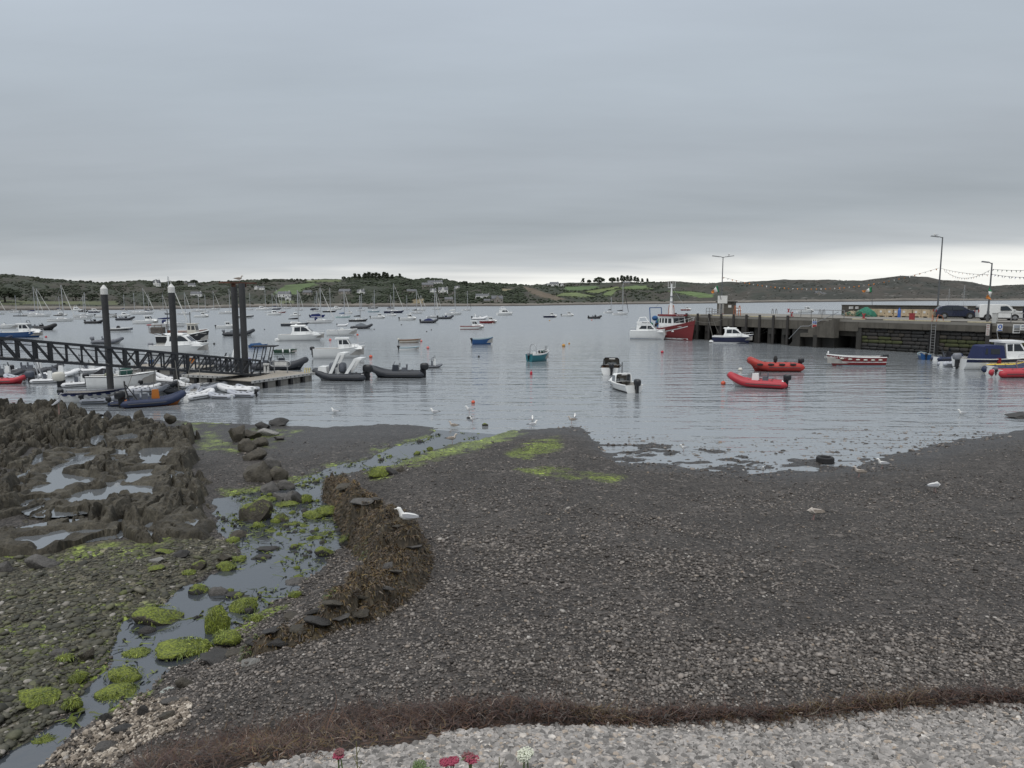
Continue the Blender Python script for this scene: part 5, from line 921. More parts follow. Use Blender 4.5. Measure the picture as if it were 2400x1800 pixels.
flag(WD(1690, 702, y1), [fq(q, y1) for q in ([(1683, 669), (1686, 684), (1678, 672), (1682, 685)], [(1678, 672), (1682, 685), (1672, 678), (1675, 686)], [(1672, 678), (1675, 686), (1667, 684), (1669, 688)])], 'tricolour flag on a slanted pole by the hut lamp', [WD(1690, 702, y1), WD(1682, 668, y1)])
pf = PL(s_at(2044, 18), 18, ZD+1.5); yf = pf.y
flag(WD(2044, 716, yf), [fq(q, yf) for q in ([(2044, 672), (2044, 685), (2037, 675), (2037, 685)], [(2037, 675), (2037, 685), (2029, 680), (2029, 685)], [(2029, 680), (2029, 685), (2021, 681), (2022, 685)])], 'tricolour flag flying from the parapet behind the nets', [WD(2044, 717, yf), WD(2044, 671, yf)])
y3 = L3[0].y-.3
flag(WD(2318, 700, y3), [fq(q, y3) for q in ([(2320, 670), (2324, 682), (2318, 682), (2323, 684)], [(2317, 683), (2324, 684), (2315, 690), (2323, 698)], [(2313, 690), (2319, 692), (2312, 699), (2322, 703)])], 'tricolour flag hanging limp on the shorter lamp post')
def bunting(a, b, sag, n, lab, cols):
    mid = (a+b)/2; e = empty('bunting', a, 0, lab, 'bunting'); pts = [(a.lerp(b, i/24)-a)+Vector((0, 0, -4*sag*(i/24)*(1-i/24))) for i in range(25)]
    MB().tube([tuple(p) for p in pts], .018, 4).obj('cord', mat('cord_grey', (.12, .12, .12), .8), e); tm = {}
    for i in range(n):
        t = (i+.5)/n; p = (a.lerp(b, t)-a)+Vector((0, 0, -4*sag*t*(1-t))); k = i % len(cols); d = (b-a).normalized()
        if k not in tm: tm[k] = MB().add([tuple(-d*.11), tuple(d*.11), (0, .05, -.26), (0, -.03, -.1)], [(0, 3, 2), (3, 1, 2), (0, 1, 3)]).mesh('pennant'); tm[k].materials.append(cols[k])
        o = bpy.data.objects.new('pennant', tm[k]); col.objects.link(o); o.parent = e; o.location = p; o.rotation_euler = (random.uniform(-.6, .6), random.uniform(-.5, .5), 0)
dk = mat('pennant_dark', (.06, .05, .08), .8)
bunting(WD(1692, 649, L1[0].y), WD(2201, 628, L2[0].y), 2.3, 46, 'long sagging string of orange and white pennants over the pier', [FG[2], FG[1], FG[2]])
bunting(WD(2203, 628, L2[0].y), WD(2318, 644, L3[0].y), .2, 14, 'straighter pennant string between the two lamp posts', [dk, FG[2]]); bunting(WD(2212, 632, L2[0].y), WD(2320, 633, L3[0].y), 1.0, 20, 'deeper sagging pennant string between the two lamp posts', [dk, dk, FG[2]])
bunting(WD(2324, 631, L3[0].y), WD(2460, 632, L3[0].y-10), .1, 12, 'upper pennant string leaving the picture over the van', [dk, FG[0]]); bunting(WD(2322, 642, L3[0].y), WD(2460, 648, L3[0].y-10), .2, 16, 'lower pennant string leaving the picture over the van', [dk, mat('pennant_blue', (.03, .05, .2), .8)])
TUB = mat('tub_beige', (.52, .41, .27), .65, var=.15, scale=1.5, dirt=((.2, .14, .08), 1.5, .6)); LBL = mat('notice_white', (.6, .6, .58), .7); DKH = mat('tub_hole', (.03, .025, .02), .8)
def tubs():
    xs = [(2028, 2044), (2043, 2059), (2059, 2084), (2084, 2098), (2099, 2112), (2110, 2143), (2144, 2162), (2162, 2184)]
    w = 15.5
    names = ['first beige fish tub next to the white bin', 'beige fish tub second along from the nets', 'beige fish tub third along with square label', 'beige fish tub just before the first blue cylinder', 'beige fish tub behind the first blue cylinder', 'longest beige fish tub beside the red post', 'beige fish tub before the last one at the car', 'last beige fish tub tucked behind the car tail']
    for (a, b), lab in zip(xs, names):
        s0, s1 = s_at(a, w), s_at(b, w); l = s1-s0-.06; p = PL((s0+s1)/2, w); e = empty('fish_tub', p, PANG, lab, 'crate', 'beige fish tubs along the parapet'); l = max(l*.9, 1.0)
        b_ = MB(); b_.box(0, 0, .58, l, 1.1, .84, tx=1.04, ty=1.04); b_.obj('bin', TUB, e)
        for k in (-.38, .38): MB().box(k*l, 0, .08, .22, 1.05, .16).obj('foot', TUB, e)
        MB().box(0, 0, 1.01, l*1.06, 1.17, .07).obj('rim', TUB, e); MB().box(-l*.12, -.575, .72, .3, .03, .28).obj('label_plate', LBL, e); MB().box(l*.3, -.568, .5, .12, .03, .1).obj('hand_hole', DKH, e)
    for px, lab in ((2087.5, None), (2107, None)): pass
    bl = mat('gas_blue', (.03, .10, .35), .45)
    for px, lab in ((2107, 'bright blue gas cylinder before the beige tubs'),):
        s = s_at(px, 13.5); e = empty('gas_cylinder', PL(s, 13.5), PANG, lab, 'cylinder'); MB().tube([(0, 0, 0), (0, 0, .95), (0, 0, 1.08), (0, 0, 1.14)], [.2, .2, .13, .06], 10).obj('body', bl, e, smooth=40); MB().tube([(0, 0, 1.1), (0, 0, 1.28)], .09, 8).obj('valve_guard', bl, e)
    s = s_at(2024, 15); e = empty('storage_bin', PL(s, 14.5), PANG, 'low off-white bin between nets and beige tubs', 'box'); MB().box(0, 0, .32, 1.5, .9, .6, tx=1.05, ty=1.05).obj('bin', mat('bin_white', (.5, .49, .46), .7), e); MB().box(0, 0, .64, 1.6, 1.0, .05).obj('lid', mat('bin_white', (.5, .49, .46), .7), e)
tubs()
def nets():
    s, w = w_at(2000, 742); e = empty('net_heap', PL(s, w+1.5), PANG, 'heap of green and tan fishing nets on the deck', 'fishing net'); gm = [mat('net_green', (.03, .15, .10), .9, var=.4, scale=5, bump=.03, bscale=20), mat('net_tan', (.26, .22, .15), .9, var=.4, scale=5, bump=.03, bscale=20)]
    for k, (m, cx, h, sx) in enumerate(((gm[0], .9, 1.15, 1.5), (gm[1], -1.0, .7, 1.3))):
        V, F = ico(4); d = fbm(V[:, 0]*2+k, V[:, 1]*2+V[:, 2], 4, 9+k)-.5; V = V*(1+.5*d)[:, None]*np.array([sx, 1.0, h]); V[:, 2] = np.maximum(V[:, 2], 0); V[:, 0] += cx
        npmesh('green_net' if k == 0 else 'tan_net', V, F, m, parent=e)
    for i in range(26):
        a = random.random()*6.28; x0 = random.uniform(-1.8, 1.8); pts = [(x0+.3*math.cos(a+t*3), .4*math.sin(a+t*4)-.7, .15+.7*abs(math.sin(t*2+i))*(1-abs(x0)/2.4)) for t in np.linspace(0, 1.3, 7)]; MB().tube(pts, .03, 5).obj('rope', gm[(i % 3) == 0], e)
nets()
def wheel(e, x, y, r, w, rimm):
    o = MB(); o.tube([(x, y-w/2, r), (x, y-w*.42, r), (x, y+w*.42, r), (x, y+w/2, r)], [r*.86, r, r, r*.86], 18); t = o.obj('tyre', mat('tyre_rubber', (.02, .02, .02), .85), None, smooth=40); t.name = 'wheel'; t.parent = e
    q = MB(); s = -1 if y < 0 else 1; q.tube([(x, y+s*w*.42, r), (x, y+s*w*.52, r)], [r*.62, r*.58], 14); q.obj('rim', rimm, t, smooth=40)
    for k in range(5): a = k*1.2566; MB().bar((x+.1*r*math.cos(a), y+s*w*.55, r+.1*r*math.sin(a)), (x+.6*r*math.cos(a), y+s*w*.55, r+.6*r*math.sin(a)), .06, .03).obj('spoke', rimm, t)
def vehicle(px0, px1, py, lab, cat, prof, green, L, B, paint, side_wins, front, rear, wheels, r, extra):
    cx = (px0+px1)/2; s, w = w_at(cx, py); p = PL(s, w+B*.5); ang = PANG+R(36); e = empty(cat, p, ang, lab, cat)
    zb = .28; zt = max(z for x, z in prof); belt = green
    def hw(x, z):
        k = B/2*(1-.16*max(0, (z-belt))/(zt-belt) if z > belt else 1-.04*max(0, (.55-z)/.3)); ex = abs(x)/(L/2); return k*(1-.10*max(0, ex-.72)/.28)
    body = MB(); n = len(prof); seg = []
    for i in range(n):                    # refine the outline
        a, b = prof[i], prof[(i+1) % n]; m = max(1, int(math.hypot(b[0]-a[0], b[1]-a[1])/.22))
        for k in range(m): seg.append((a[0]+(b[0]-a[0])*k/m, a[1]+(b[1]-a[1])*k/m))
    rows = []
    for f in (-1, -.94, -.6, 0, .6, .94, 1):
        g = 1 if abs(f) < .98 else .965; cz = .75; rows.append([(x*(1 if abs(f) < .9 else .985 if abs(f) < .98 else .965), f*hw(x, z), cz+(z-cz)*g) for x, z in seg])
    body.grid(rows, True); k = len(seg); body.f.append(tuple(range(k-1, -1, -1))); body.f.append(tuple(6*k+j for j in range(k))); body.obj('body', paint, e, smooth=32)
    gl = mat('car_glass', (.015, .02, .025), .08)
    for poly in side_wins:
        for sg in (-1, 1): MB().prism(poly, 0, 0, lambda x, z: sg*(hw(x, z)-.03), lambda x, z: sg*(hw(x, z)*1.0+.008)).obj('side_window', gl, e)
    for nm, (a, b) in (('windscreen', front), ('rear_window', rear)):
        d = Vector((b[0]-a[0], 0, b[1]-a[1])); nn = Vector((d.z, 0, -d.x)).normalized()*.012*(-1 if nm == 'windscreen' else 1)
        q = []
        for (x, z) in (a, b):
            for sg in (-1, 1): q.append((x+nn.x, sg*(hw(x, z)-.10), z+nn.z))
        MB().add(q, [(0, 1, 3, 2)]).obj(nm, gl, e)
    rimm = mat('alloy', (.35, .36, .37), .35, metal=.8)
    for x in wheels:
        for sg in (-1, 1): wheel(e, x, sg*(B/2-.10), r, .22, rimm)
    arch = mat('arch_black', (.015, .015, .016), .8)
    for x in wheels:
        for sg in (-1, 1): MB().tube([(x, sg*(B/2-.26), r+.02), (x, sg*(hw(x, .5)+.004), r+.02)], r*1.16, 18).obj('wheel_arch', arch, e, smooth=40)
    lm = mat('headlamp', (.55, .57, .6), .15); fx = max(x for x, z in prof)
    for sg in (-1, 1): MB().ell((fx-.24, sg*B*.35, green-.12), (.22, .2, .08), 8, 5).obj('headlight', lm, e, smooth=60); MB().box(-fx+.04, sg*B*.40, green-.05, .08, .18, .3).obj('tail_light', mat('tail_red', (.3, .02, .02), .3), e)
    MB().box(fx+.0, 0, .42, .05, .52, .12).obj('number_plate', LBL, e); MB().box(fx-.08, 0, .62, .2, B*.55, .2).obj('grille', arch, e); MB().box(0, 0, .30, L*.86, B*.9, .2).obj('underside', arch, e)
    for sg in (-1, 1): MB().ell((front[0][0]-.05 if front[0][1] < front[1][1] else front[1][0], sg*(B/2+.08), green+.08), (.1, .1, .07), 6, 4).obj('mirror', paint, e)
    return e
NAVY = mat('navy_paint', (.008, .012, .035), .25, var=.1, coat=.6); WHITEP = mat('van_white', (.62, .63, .62), .35, var=.05, scale=.8, coat=.3, dirt=((.4, .39, .36), .8, .35))
suv = [(-2.3, .32), (-2.36, .7), (-2.32, 1.02), (-2.12, 1.16), (-1.72, 1.58), (-1.2, 1.67), (.1, 1.67), (.55, 1.58), (1.28, 1.10), (2.0, .97), (2.3, .78), (2.36, .5), (2.26, .3)]
vehicle(2183, 2278, 747, 'navy estate car parked by the beige tubs facing the van', 'car', suv, 1.06, 4.7, 1.84, NAVY, ([(-1.85, 1.12), (-1.5, 1.5), (-.62, 1.56), (-.62, 1.1)], [(-.55, 1.1), (-.55, 1.56), (.1, 1.57), (.4, 1.5), (.82, 1.12)]), ((.62, 1.55), (1.22, 1.14)), ((-1.8, 1.55), (-2.12, 1.2)), (-1.4, 1.4), .36, 0)
van = [(-2.2, .34), (-2.26, .9), (-2.22, 1.5), (-2.08, 1.80), (-1.8, 1.86), (.35, 1.86), (.7, 1.78), (1.3, 1.18), (2.0, 1.0), (2.22, .78), (2.28, .5), (2.18, .32)]
vehicle(2284, 2380, 751, 'white panel van parked behind the railing on the pier', 'van', van, 1.12, 4.5, 1.84, WHITEP, ([(-.1, 1.14), (-.1, 1.62), (.45, 1.66), (.62, 1.62), (1.02, 1.16)],), ((.72, 1.74), (1.26, 1.22)), ((-2.2, 1.6), (-2.24, 1.2)), (-1.35, 1.35), .34, 0)
def sign(px0, px1, py0, py1, Y, lab, bands, name='sign'):
    a = WD(px0, py0, Y); b = WD(px1, py1, Y); w = b.x-a.x; h = a.z-b.z; e = empty(name, ((a.x+b.x)/2, Y, b.z), 0, lab, 'sign'); MB().box(0, 0, h/2, w, .05, h).obj('panel', LBL, e)
    for k, (x0, x1, z0, z1, m, shape) in enumerate(bands):
        if shape == 'disc': MB().tube([(w*(x0+x1)/2-w/2, -.03, h*(z0+z1)/2), (w*(x0+x1)/2-w/2, -.042, h*(z0+z1)/2)], min(w*(x1-x0), h*(z1-z0))/2, 16).obj('symbol', m, e)
        else: MB().box(w*(x0+x1)/2-w/2, -.032-.004*k, h*(z0+z1)/2, w*(x1-x0), .012, h*(z1-z0)).obj('print', m, e)
    return e
SB = mat('sign_blue', (.03, .10, .36), .6); SR = mat('sign_red', (.42, .03, .03), .6); SK = mat('sign_black', (.03, .03, .03), .6); SG_ = mat('sign_grey', (.25, .27, .3), .6)
yS = PL(s_at(1909), -.06, 3).y
sign(1904, 1914, 747, 768, yS-.5, 'tall safety sign with blue symbols and red panel above the stairs', [(.08, .42, .74, .97, SK, 'disc'), (.55, .88, .74, .97, SK, 'disc'), (.08, .92, .42, .70, SB, 'box'), (.08, .92, .18, .32, SR, 'box'), (.08, .92, .06, .16, SR, 'box'), (.2, .8, .50, .56, LBL, 'box')])
sign(2338, 2349, 759, 776, PL(s_at(2343), -.06).y-.3, 'blue round symbol sign on the quay beside the timber', [(.1, .9, .3, .92, SB, 'disc'), (.1, .9, .06, .18, SB, 'box'), (.35, .65, .45, .75, LBL, 'box')])
sign(2375, 2390, 760, 781, PL(s_at(2382), -.06).y-.3, 'large printed notice on the quay with grey picture', [(.1, .9, .6, .9, SG_, 'box'), (.1, .9, .48, .54, SK, 'box'), (.1, .9, .36, .42, SK, 'box'), (.1, .9, .12, .26, SK, 'box')])
sign(2392, 2410, 760, 774, PL(s_at(2400), -.06).y-.3, 'second printed notice cut by the picture edge', [(.1, .9, .55, .85, SG_, 'box'), (.1, .9, .2, .3, SK, 'box')])
for a, b, lab in ((1990, 2003, 'white board on the parapet above the net heap'), (2005, 2012, 'small white board on the parapet beside the larger one'), (2259, 2267, 'white notice on the parapet behind the navy car bonnet'), (2363, 2373, 'white notice on the parapet behind the van bonnet')):
    sign(a, b, 718.5, 724, PL(s_at((a+b)/2, 17.6), 17.6).y, lab, [(.15, .85, .3, .4, SG_, 'box'), (.15, .85, .6, .7, SG_, 'box')])
e = empty('service_pillar', on_pier(2331, 757), PANG, 'pale square service pillar at the railing end', 'pillar'); MB().box(0, 0, .5, .42, .35, 1.0).obj('cabinet', mat('cabinet_grey', (.42, .42, .40), .7), e); MB().box(0, 0, 1.03, .5, .42, .07).obj('cap', mat('cabinet_grey', (.42, .42, .40), .7), e)
def person():
    p = on_pier(2399, 752); e = empty('person', p, -1.2, 'person in dark navy clothes at the picture edge on the pier', 'person')
    me = bpy.data.meshes.new('body'); v = [(0, 0, .95), (0, 0, 1.15), (0, 0, 1.38), (0, 0, 1.5), (.01, 0, 1.66), (0, .09, .9), (.03, .10, .5), (0, .10, .06), (.12, .10, .03), (0, -.09, .9), (.02, -.10, .5), (-.02, -.10, .06), (.1, -.10, .03), (0, .19, 1.40), (.02, .23, 1.15), (.12, .20, .95), (0, -.19, 1.40), (.02, -.23, 1.15), (.12, -.2, .95)]
    ed = [(0, 1), (1, 2), (2, 3), (3, 4), (0, 5), (5, 6), (6, 7), (7, 8), (0, 9), (9, 10), (10, 11), (11, 12), (2, 13), (13, 14), (14, 15), (2, 16), (16, 17), (17, 18)]; me.from_pydata(v, ed, [])
    o = link('body', me, mat('navy_clothes', (.012, .014, .03), .85), e); md = o.modifiers.new('skin', 'SKIN'); rad = [.15, .15, .16, .06, .10, .10, .075, .05, .04, .10, .075, .05, .04, .07, .05, .035, .07, .05, .035]
    for sv, r in zip(me.skin_vertices[0].data, rad): sv.radius = (r, r)
    me.skin_vertices[0].data[0].use_root = True; o.modifiers.new('sub', 'SUBSURF').levels = 1; MB().ell((.0, 0, 1.70), (.11, .09, .09), 10, 6).obj('hair', mat('hair_dark', (.03, .02, .015), .8), e, smooth=60)
person()
# ------------------------------------------------------------------ pontoon, gangway, steel piles
PILEM = mat('pile_steel', (.030, .031, .033), .65, var=.35, scale=1.2, bump=.006, dirt=((.06, .055, .05), 1.5, .5, .2)); GANG = mat('gangway_paint', (.022, .025, .030), .55, var=.25, scale=2); CAPW = mat('pile_cap_white', (.55, .55, .53), .55, var=.08)
def pile(px, Y, top, lab, cap=True, tilt=0):
    b = WD(px, 860, Y); z1 = WD(px, top, Y).z; e = empty('mooring_pile', (b.x, Y, 0), 0, lab, 'pile'); r = 7.2/FPX*Y
    MB().tube([(0, 0, -2), (0, 0, z1-(.45 if cap else 0))], r, 16).obj('shaft', PILEM, e, smooth=40)
    if cap: MB().tube([(0, 0, z1-.5), (0, 0, z1-.12), (0, 0, z1+.12)], [r*1.08, r*1.08, .04], 14).obj('cap', CAPW, e, smooth=30)
    return e
pile(256, 46.5, 672, 'white-capped steel pile rising behind the upper gangway'); pile(412, 49.5, 669, 'white-capped steel pile in front of the black fishing boat')
pa = pile(557, 53.0, 668, 'rear steel pile of the bolted pair', False); pb = pile(575, 50.3, 664, 'front steel pile of the bolted pair standing in the water', False)
t = WD(560, 663, 51.6); e = empty('pile_bracket', t, .0, 'rusty plate joining the tops of the pile pair', 'bracket'); MB().box(-.05, 0, 0, .9, 3.0, .10, rz=-.3).obj('plate', mat('rust', (.10, .045, .028), .85, var=.4, scale=6), e)
for k in (-1, 1): MB().box(.05*k, .9*k, -.15, .25, .15, .3).obj('lug', mat('rust', (.10, .045, .028), .85), e)
DECKW = mat('pontoon_deck', (.27, .245, .205), .85, var=.2, scale=3, bump=.004, bscale=25); FLOAT = mat('float_grey', (.22, .21, .19), .8, var=.25, scale=1.5, dirt=((.05, .05, .045), 2, .8, .4)); EDGE = mat('pontoon_edge', (.36, .36, .35), .6, var=.25, scale=5); BLK = mat('black_rubber', (.018, .018, .019), .8)
ZP = .62
def pontoon(a, b, depth, lab, n):
    A = W(a[0], a[1], ZP); B = W(b[0], b[1], ZP); d = B-A; l = d.length; e = empty('pontoon', (A.x, A.y, 0), math.atan2(d.y, d.x), lab, 'pontoon')
    m = int(l/.32)
    for i in range(m): MB().box((i+.5)*l/m, depth/2, ZP-.03, l/m-.012, depth, .05).obj('plank', DECKW, e)
    MB().box(l/2, -.06, ZP-.07, l, .12, .18).obj('edge_beam', EDGE, e); MB().box(l/2, depth+.06, ZP-.07, l, .12, .18).obj('edge_beam', EDGE, e); MB().box(l/2, depth/2, ZP-.12, l-.02, depth-.02, .1).obj('subframe', BLK, e)
    for i in range(n): MB().box(l*(i+.5)/n, depth/2, .08, l/n-.42, depth-.1, .80).obj('float', FLOAT, e); MB().box(l*(i+.02)/n, -.02, .1, .22, .16, .7).obj('fender', BLK, e)
    for i in range(int(l/.42)): MB().box(.2+i*.42, -.125, ZP-.07, .1, .012, .07).obj('rubbing_block', BLK, e)
    return e
pontoon((589, 893), (736, 873), 3.4, 'wide pontoon with pale deck at the end of the gangway', 5); pontoon((428, 878), (585, 884), 2.6, 'pontoon arm running behind the inflatable dinghies', 5); pontoon((300, 858), (470, 862), 2.2, 'farther pontoon arm seen through the gangway trusses', 5)
def gangway():
    # side trusses run from the shore down to the pontoon
    A = WD(-190, 828, 33.5); B = WD(611, 880, 51.0); d = B-A; l = d.length; fl = Vector((d.x, d.y, 0)).normalized(); side = Vector((-fl.y, fl.x, 0)); H = 1.07
    e = empty('gangway', A, 0, 'long dark steel truss gangway sloping down to the pontoon', 'gangway'); up = Vector((0, 0, 1)); n = 24; mid = n//2+1
    for k, off in enumerate((Vector(), side*1.5)):
        c = MB().bar(off, off+d, .15, .14).obj('bottom_chord', GANG, e); MB().bar(off+up*H, off+d+up*H, .13, .13).obj('top_chord', GANG, e)
        MB().bar(off+up*H*.78, off+d+up*H*.78, .035).obj('handrail', GANG, e); MB().bar(off+up*H*.45, off+d+up*H*.45, .02).obj('mid_rail', GANG, e)
        for i in range(n+1):
            q = off+d*(i/n); w = .20 if i % 5 == 2 else .085; MB().bar(q, q+up*H, w, w*.8).obj('upright', GANG, e)
            if i < n:
                a, b = (q+up*H, q+d/n) if i < mid else (q, q+d/n+up*H); MB().bar(a, b, .075).obj('diagonal', GANG, e)
    m = 60
    for i in range(m): MB().box(0, 0, 0, 1, 1, 1).xf(Matrix.Translation(d*((i+.5)/m)+side*.75+up*.06) @ Matrix.Rotation(math.atan2(fl.y, fl.x), 4, 'Z') @ Matrix.Diagonal((l/m-.02, 1.4, .04, 1))).obj('tread', mat('gangway_tread', (.10, .10, .10), .8), e)
    for i in range(9): q = d*((i+.5)/9); MB().bar(q-up*.02, q+side*1.5-up*.02, .1).obj('cross_member', GANG, e)
gangway()
def noticeboard():
    a = W(640, 874, ZP); e = empty('notice_rail', (a.x, a.y, ZP), -.12, 'round-cornered rail frame with three white notices on the pontoon', 'sign'); s = a.y/FPX; w = 50*s; h0 = 16*s; h1 = 28*s; r = .18
    pts = [(-w*.1+r*(1-math.cos(t)) if i < 4 else 0, 0, 0) for i, t in enumerate(np.linspace(0, 1.57, 4))]
    x0, x1 = -.2, w-.2; loop = []
    for cx, cz, a0 in ((x1-r, h1-r, 0), (x0+r, h1-r, 90), (x0+r, h0+r, 180), (x1-r, h0+r, 270)):
        for t in range(0, 91, 30): loop.append((cx+r*math.cos(R(a0+t)), 0, cz+r*math.sin(R(a0+t))))
    loop.append(loop[0]); MB().tube(loop, .04, 6).obj('rail', STEEL, e, smooth=40)
    for x in (x0+w*.2, x1-w*.16): MB().tube([(x, 0, 0), (x, 0, h1)], .04, 6).obj('post', STEEL, e)
    MB().box((x0+x1)/2, .02, (h0+h1)/2, w-.35, .03, h1-h0-.12).obj('board', mat('board_grey', (.22, .23, .23), .7), e)
    for k in range(3): MB().box(x0+w*(.32+.22*k), -.01, (h0+h1)/2, .34, .02, .26).obj('notice', LBL, e)
noticeboard()
def pontoon_bits():
    a = W(720, 873, ZP); e = empty('pontoon_ladder', (a.x, a.y, ZP), -.12, 'yellow ladder hoops at the pontoon corner', 'ladder'); yl = mat('ladder_yellow', (.50, .42, .14), .5)
    for k in (-.18, .0, .18): MB().tube([(k, -.1, -.7), (k, -.05, .18), (k, .1, .34), (k, .28, .18), (k, .3, 0)], .03, 6).obj('hoop', yl, e, smooth=50)
    a = W(625, 873, ZP); e = empty('service_post', (a.x, a.y, ZP), 0, 'white service bollard with black hose on the pontoon', 'post'); wm = mat('post_white', (.55, .55, .53), .6)
    MB().box(-.12, 0, .32, .16, .16, .64, tx=.6, ty=.6).obj('post', wm, e); MB().box(.12, 0, .32, .16, .16, .64, tx=.6, ty=.6).obj('post', wm, e); MB().box(0, 0, .62, .42, .2, .14).obj('head', wm, e); MB().tube([(.2+.16*math.sin(t), -.05, .38+.2*math.cos(t)) for t in np.linspace(0, 6.28, 12)], .025, 5).obj('hose', BLK, e)
pontoon_bits()
# ------------------------------------------------------------------ boats
def gel(name, c, rough=.35): return mat(name, c, rough, var=.05, scale=.9, dirt=(tuple(x*.72 for x in c), 1.2, .45, .5))
WHT = gel('hull_white', (.74, .75, .74)); CRM = gel('hull_cream', (.54, .52, .46)); BLKH = gel('hull_black', (.016, .017, .020)); NVY = gel('hull_navy', (.010, .016, .055)); BLU = gel('hull_blue', (.015, .07, .20)); LBL_ = gel('hull_pale_blue', (.28, .38, .42)); REDH = gel('hull_red', (.20, .018, .02)); DGY = gel('hull_dark_grey', (.035, .042, .055))
TEAL = gel('hull_teal', (.02, .14, .17)); GRN = gel('hull_green', (.010, .05, .028)); AQUA = gel('hull_aqua', (.42, .56, .56)); PNK = gel('hull_pinkish', (.50, .36, .32)); TRED = gel('trawler_red', (.17, .020, .022))
GLS = mat('boat_glass', (.018, .022, .027), .08, var=.05); ALU = mat('mast_alloy', (.42, .43, .44), .4, metal=.6, var=.1); TGY = mat('tube_grey', (.12, .13, .15), .6, var=.12, scale=1.5); TDK = mat('tube_dark_grey', (.030, .034, .042), .6, var=.15, scale=1.5); TBK = mat('tube_black', (.014, .015, .018), .6, var=.15); TRD = mat('tube_red', (.36, .022, .035), .5, var=.1, scale=1.2); TWH = mat('tube_white', (.62, .63, .64), .55, var=.08, scale=1.5); TNV = mat('tube_navy', (.012, .022, .060), .6, var=.12); TYL = mat('tube_yellow', (.55, .40, .06), .55); TLG = mat('tube_light_grey', (.36, .38, .42), .55, var=.1)
CVN = mat('canvas_navy', (.012, .02, .075), .85, var=.12, scale=2); CVK = mat('canvas_black', (.015, .016, .02), .85, var=.15, scale=2); CVG = mat('canvas_green', (.012, .055, .045), .85, var=.15); CVY = mat('canvas_grey', (.11, .125, .14), .85, var=.15); ENB = mat('engine_black', (.014, .015, .018), .35, var=.1); ENG_ = mat('engine_grey', (.17, .18, .20), .4, var=.1); ENW = mat('engine_cream', (.50, .49, .44), .45, var=.08); ORG = mat('console_orange', (.42, .14, .02), .5, var=.1); SEATM = mat('seat_vinyl', (.10, .11, .13), .6); FLR = mat('cockpit_floor', (.32, .31, .29), .8, var=.15, scale=2); RUB = mat('rub_strake', (.05, .05, .052), .7); TEAK = mat('teak_trim', (.17, .085, .04), .7, var=.2, scale=3); SAIL = mat('furled_sail', (.58, .58, .55), .8, var=.08)
LETW = mat('letter_white', (.6, .6, .58), .6); LETK = mat('letter_dark', (.02, .025, .05), .6)
def hull(L, B, H, sheer=.25, stern=.86, draft=.25, rake=.10, n=11, fine=2.2, sec=((.0, 0.), (.62, .16), (.86, .5), (1., 1.))):
    rows = []
    for i in range(n):
        u = i/(n-1); k = stern+(1-stern)*math.sin(min(u/.45, 1)*math.pi/2) if u < .45 else max(1-((u-.45)/.55)**fine, .012)
        b = B/2*k; zs = H*(1+sheer*(max(u-.15, 0)/.85)**2+.05*(1-u)**2); x = (u-.5)*L; zk = -draft*(1-u**5*.9)
        pts = []
        for f, g in sec:
            z = zk+(zs-zk)*g; xx = x-rake*L*(1-g)*u**3; ff = f*(1-(.35*u**2)*(1-g)); pts.append((xx, b*ff, z))
        rows.append([(x_, -y_, z_) for x_, y_, z_ in reversed(pts[1:])]+pts)
    return rows
def hull_mb(rows, cap=True):
    m = MB().grid(rows)
    if cap: m.f.append(tuple(range(len(rows[0])-1, -1, -1)))
    return m
def deck_mb(rows, dz=-.02, inset=1.0, u0=0, u1=1.0):
    n = len(rows); a = int(round(u0*(n-1))); b = int(round(u1*(n-1))); top = [[(r[0][0], r[0][1]*inset, r[0][2]+dz), (r[0][0], 0, r[0][2]+dz+abs(r[0][1])*.06), (r[-1][0], r[-1][1]*inset, r[-1][2]+dz)] for r in rows[a:b+1]]
    return MB().grid(top)
def gunwale(rows, r=.035):
    return MB().tube([q[0] for q in rows]+[q[-1] for q in reversed(rows)], r, 5)
def inner(rows, zf, k=.90):               # open well: inner sides and floor
    n = len(rows); R_ = []
    for i, r in enumerate(rows):
        y = r[-1][1]*k; z = r[-1][2]; x = r[0][0]*.97; yb = y*.78; R_.append([(x, -y, z-.01), (x*.985, -yb, zf), (x*.985, 0, zf-.01), (x*.985, yb, zf), (x, y, z-.01)])
    return MB().grid(R_)
def sheer_at(rows, x):
    xs = [r[0][0] for r in rows]; return float(np.interp(x, xs, [r[0][2] for r in rows])), float(np.interp(x, xs, [r[-1][1] for r in rows]))
def stripe(rows, z0, z1, m, e, nm='boot_stripe', off=.012):
    def at(r, g):                          # point on the section at height fraction
        p = r[len(r)//2:]
        zs = [q[2] for q in p]; return (float(np.interp(g, zs, [q[0] for q in p])), float(np.interp(g, zs, [q[1] for q in p])), g)
    for s in (-1, 1):
        R_ = []
        for r in rows[:-1]:
            a = at(r, z0(r) if callable(z0) else z0); b = at(r, z1(r) if callable(z1) else z1); R_.append([(a[0], s*(a[1]+off), a[2]), (b[0], s*(b[1]+off), b[2])])
        MB().grid(R_).obj(nm, m, e)
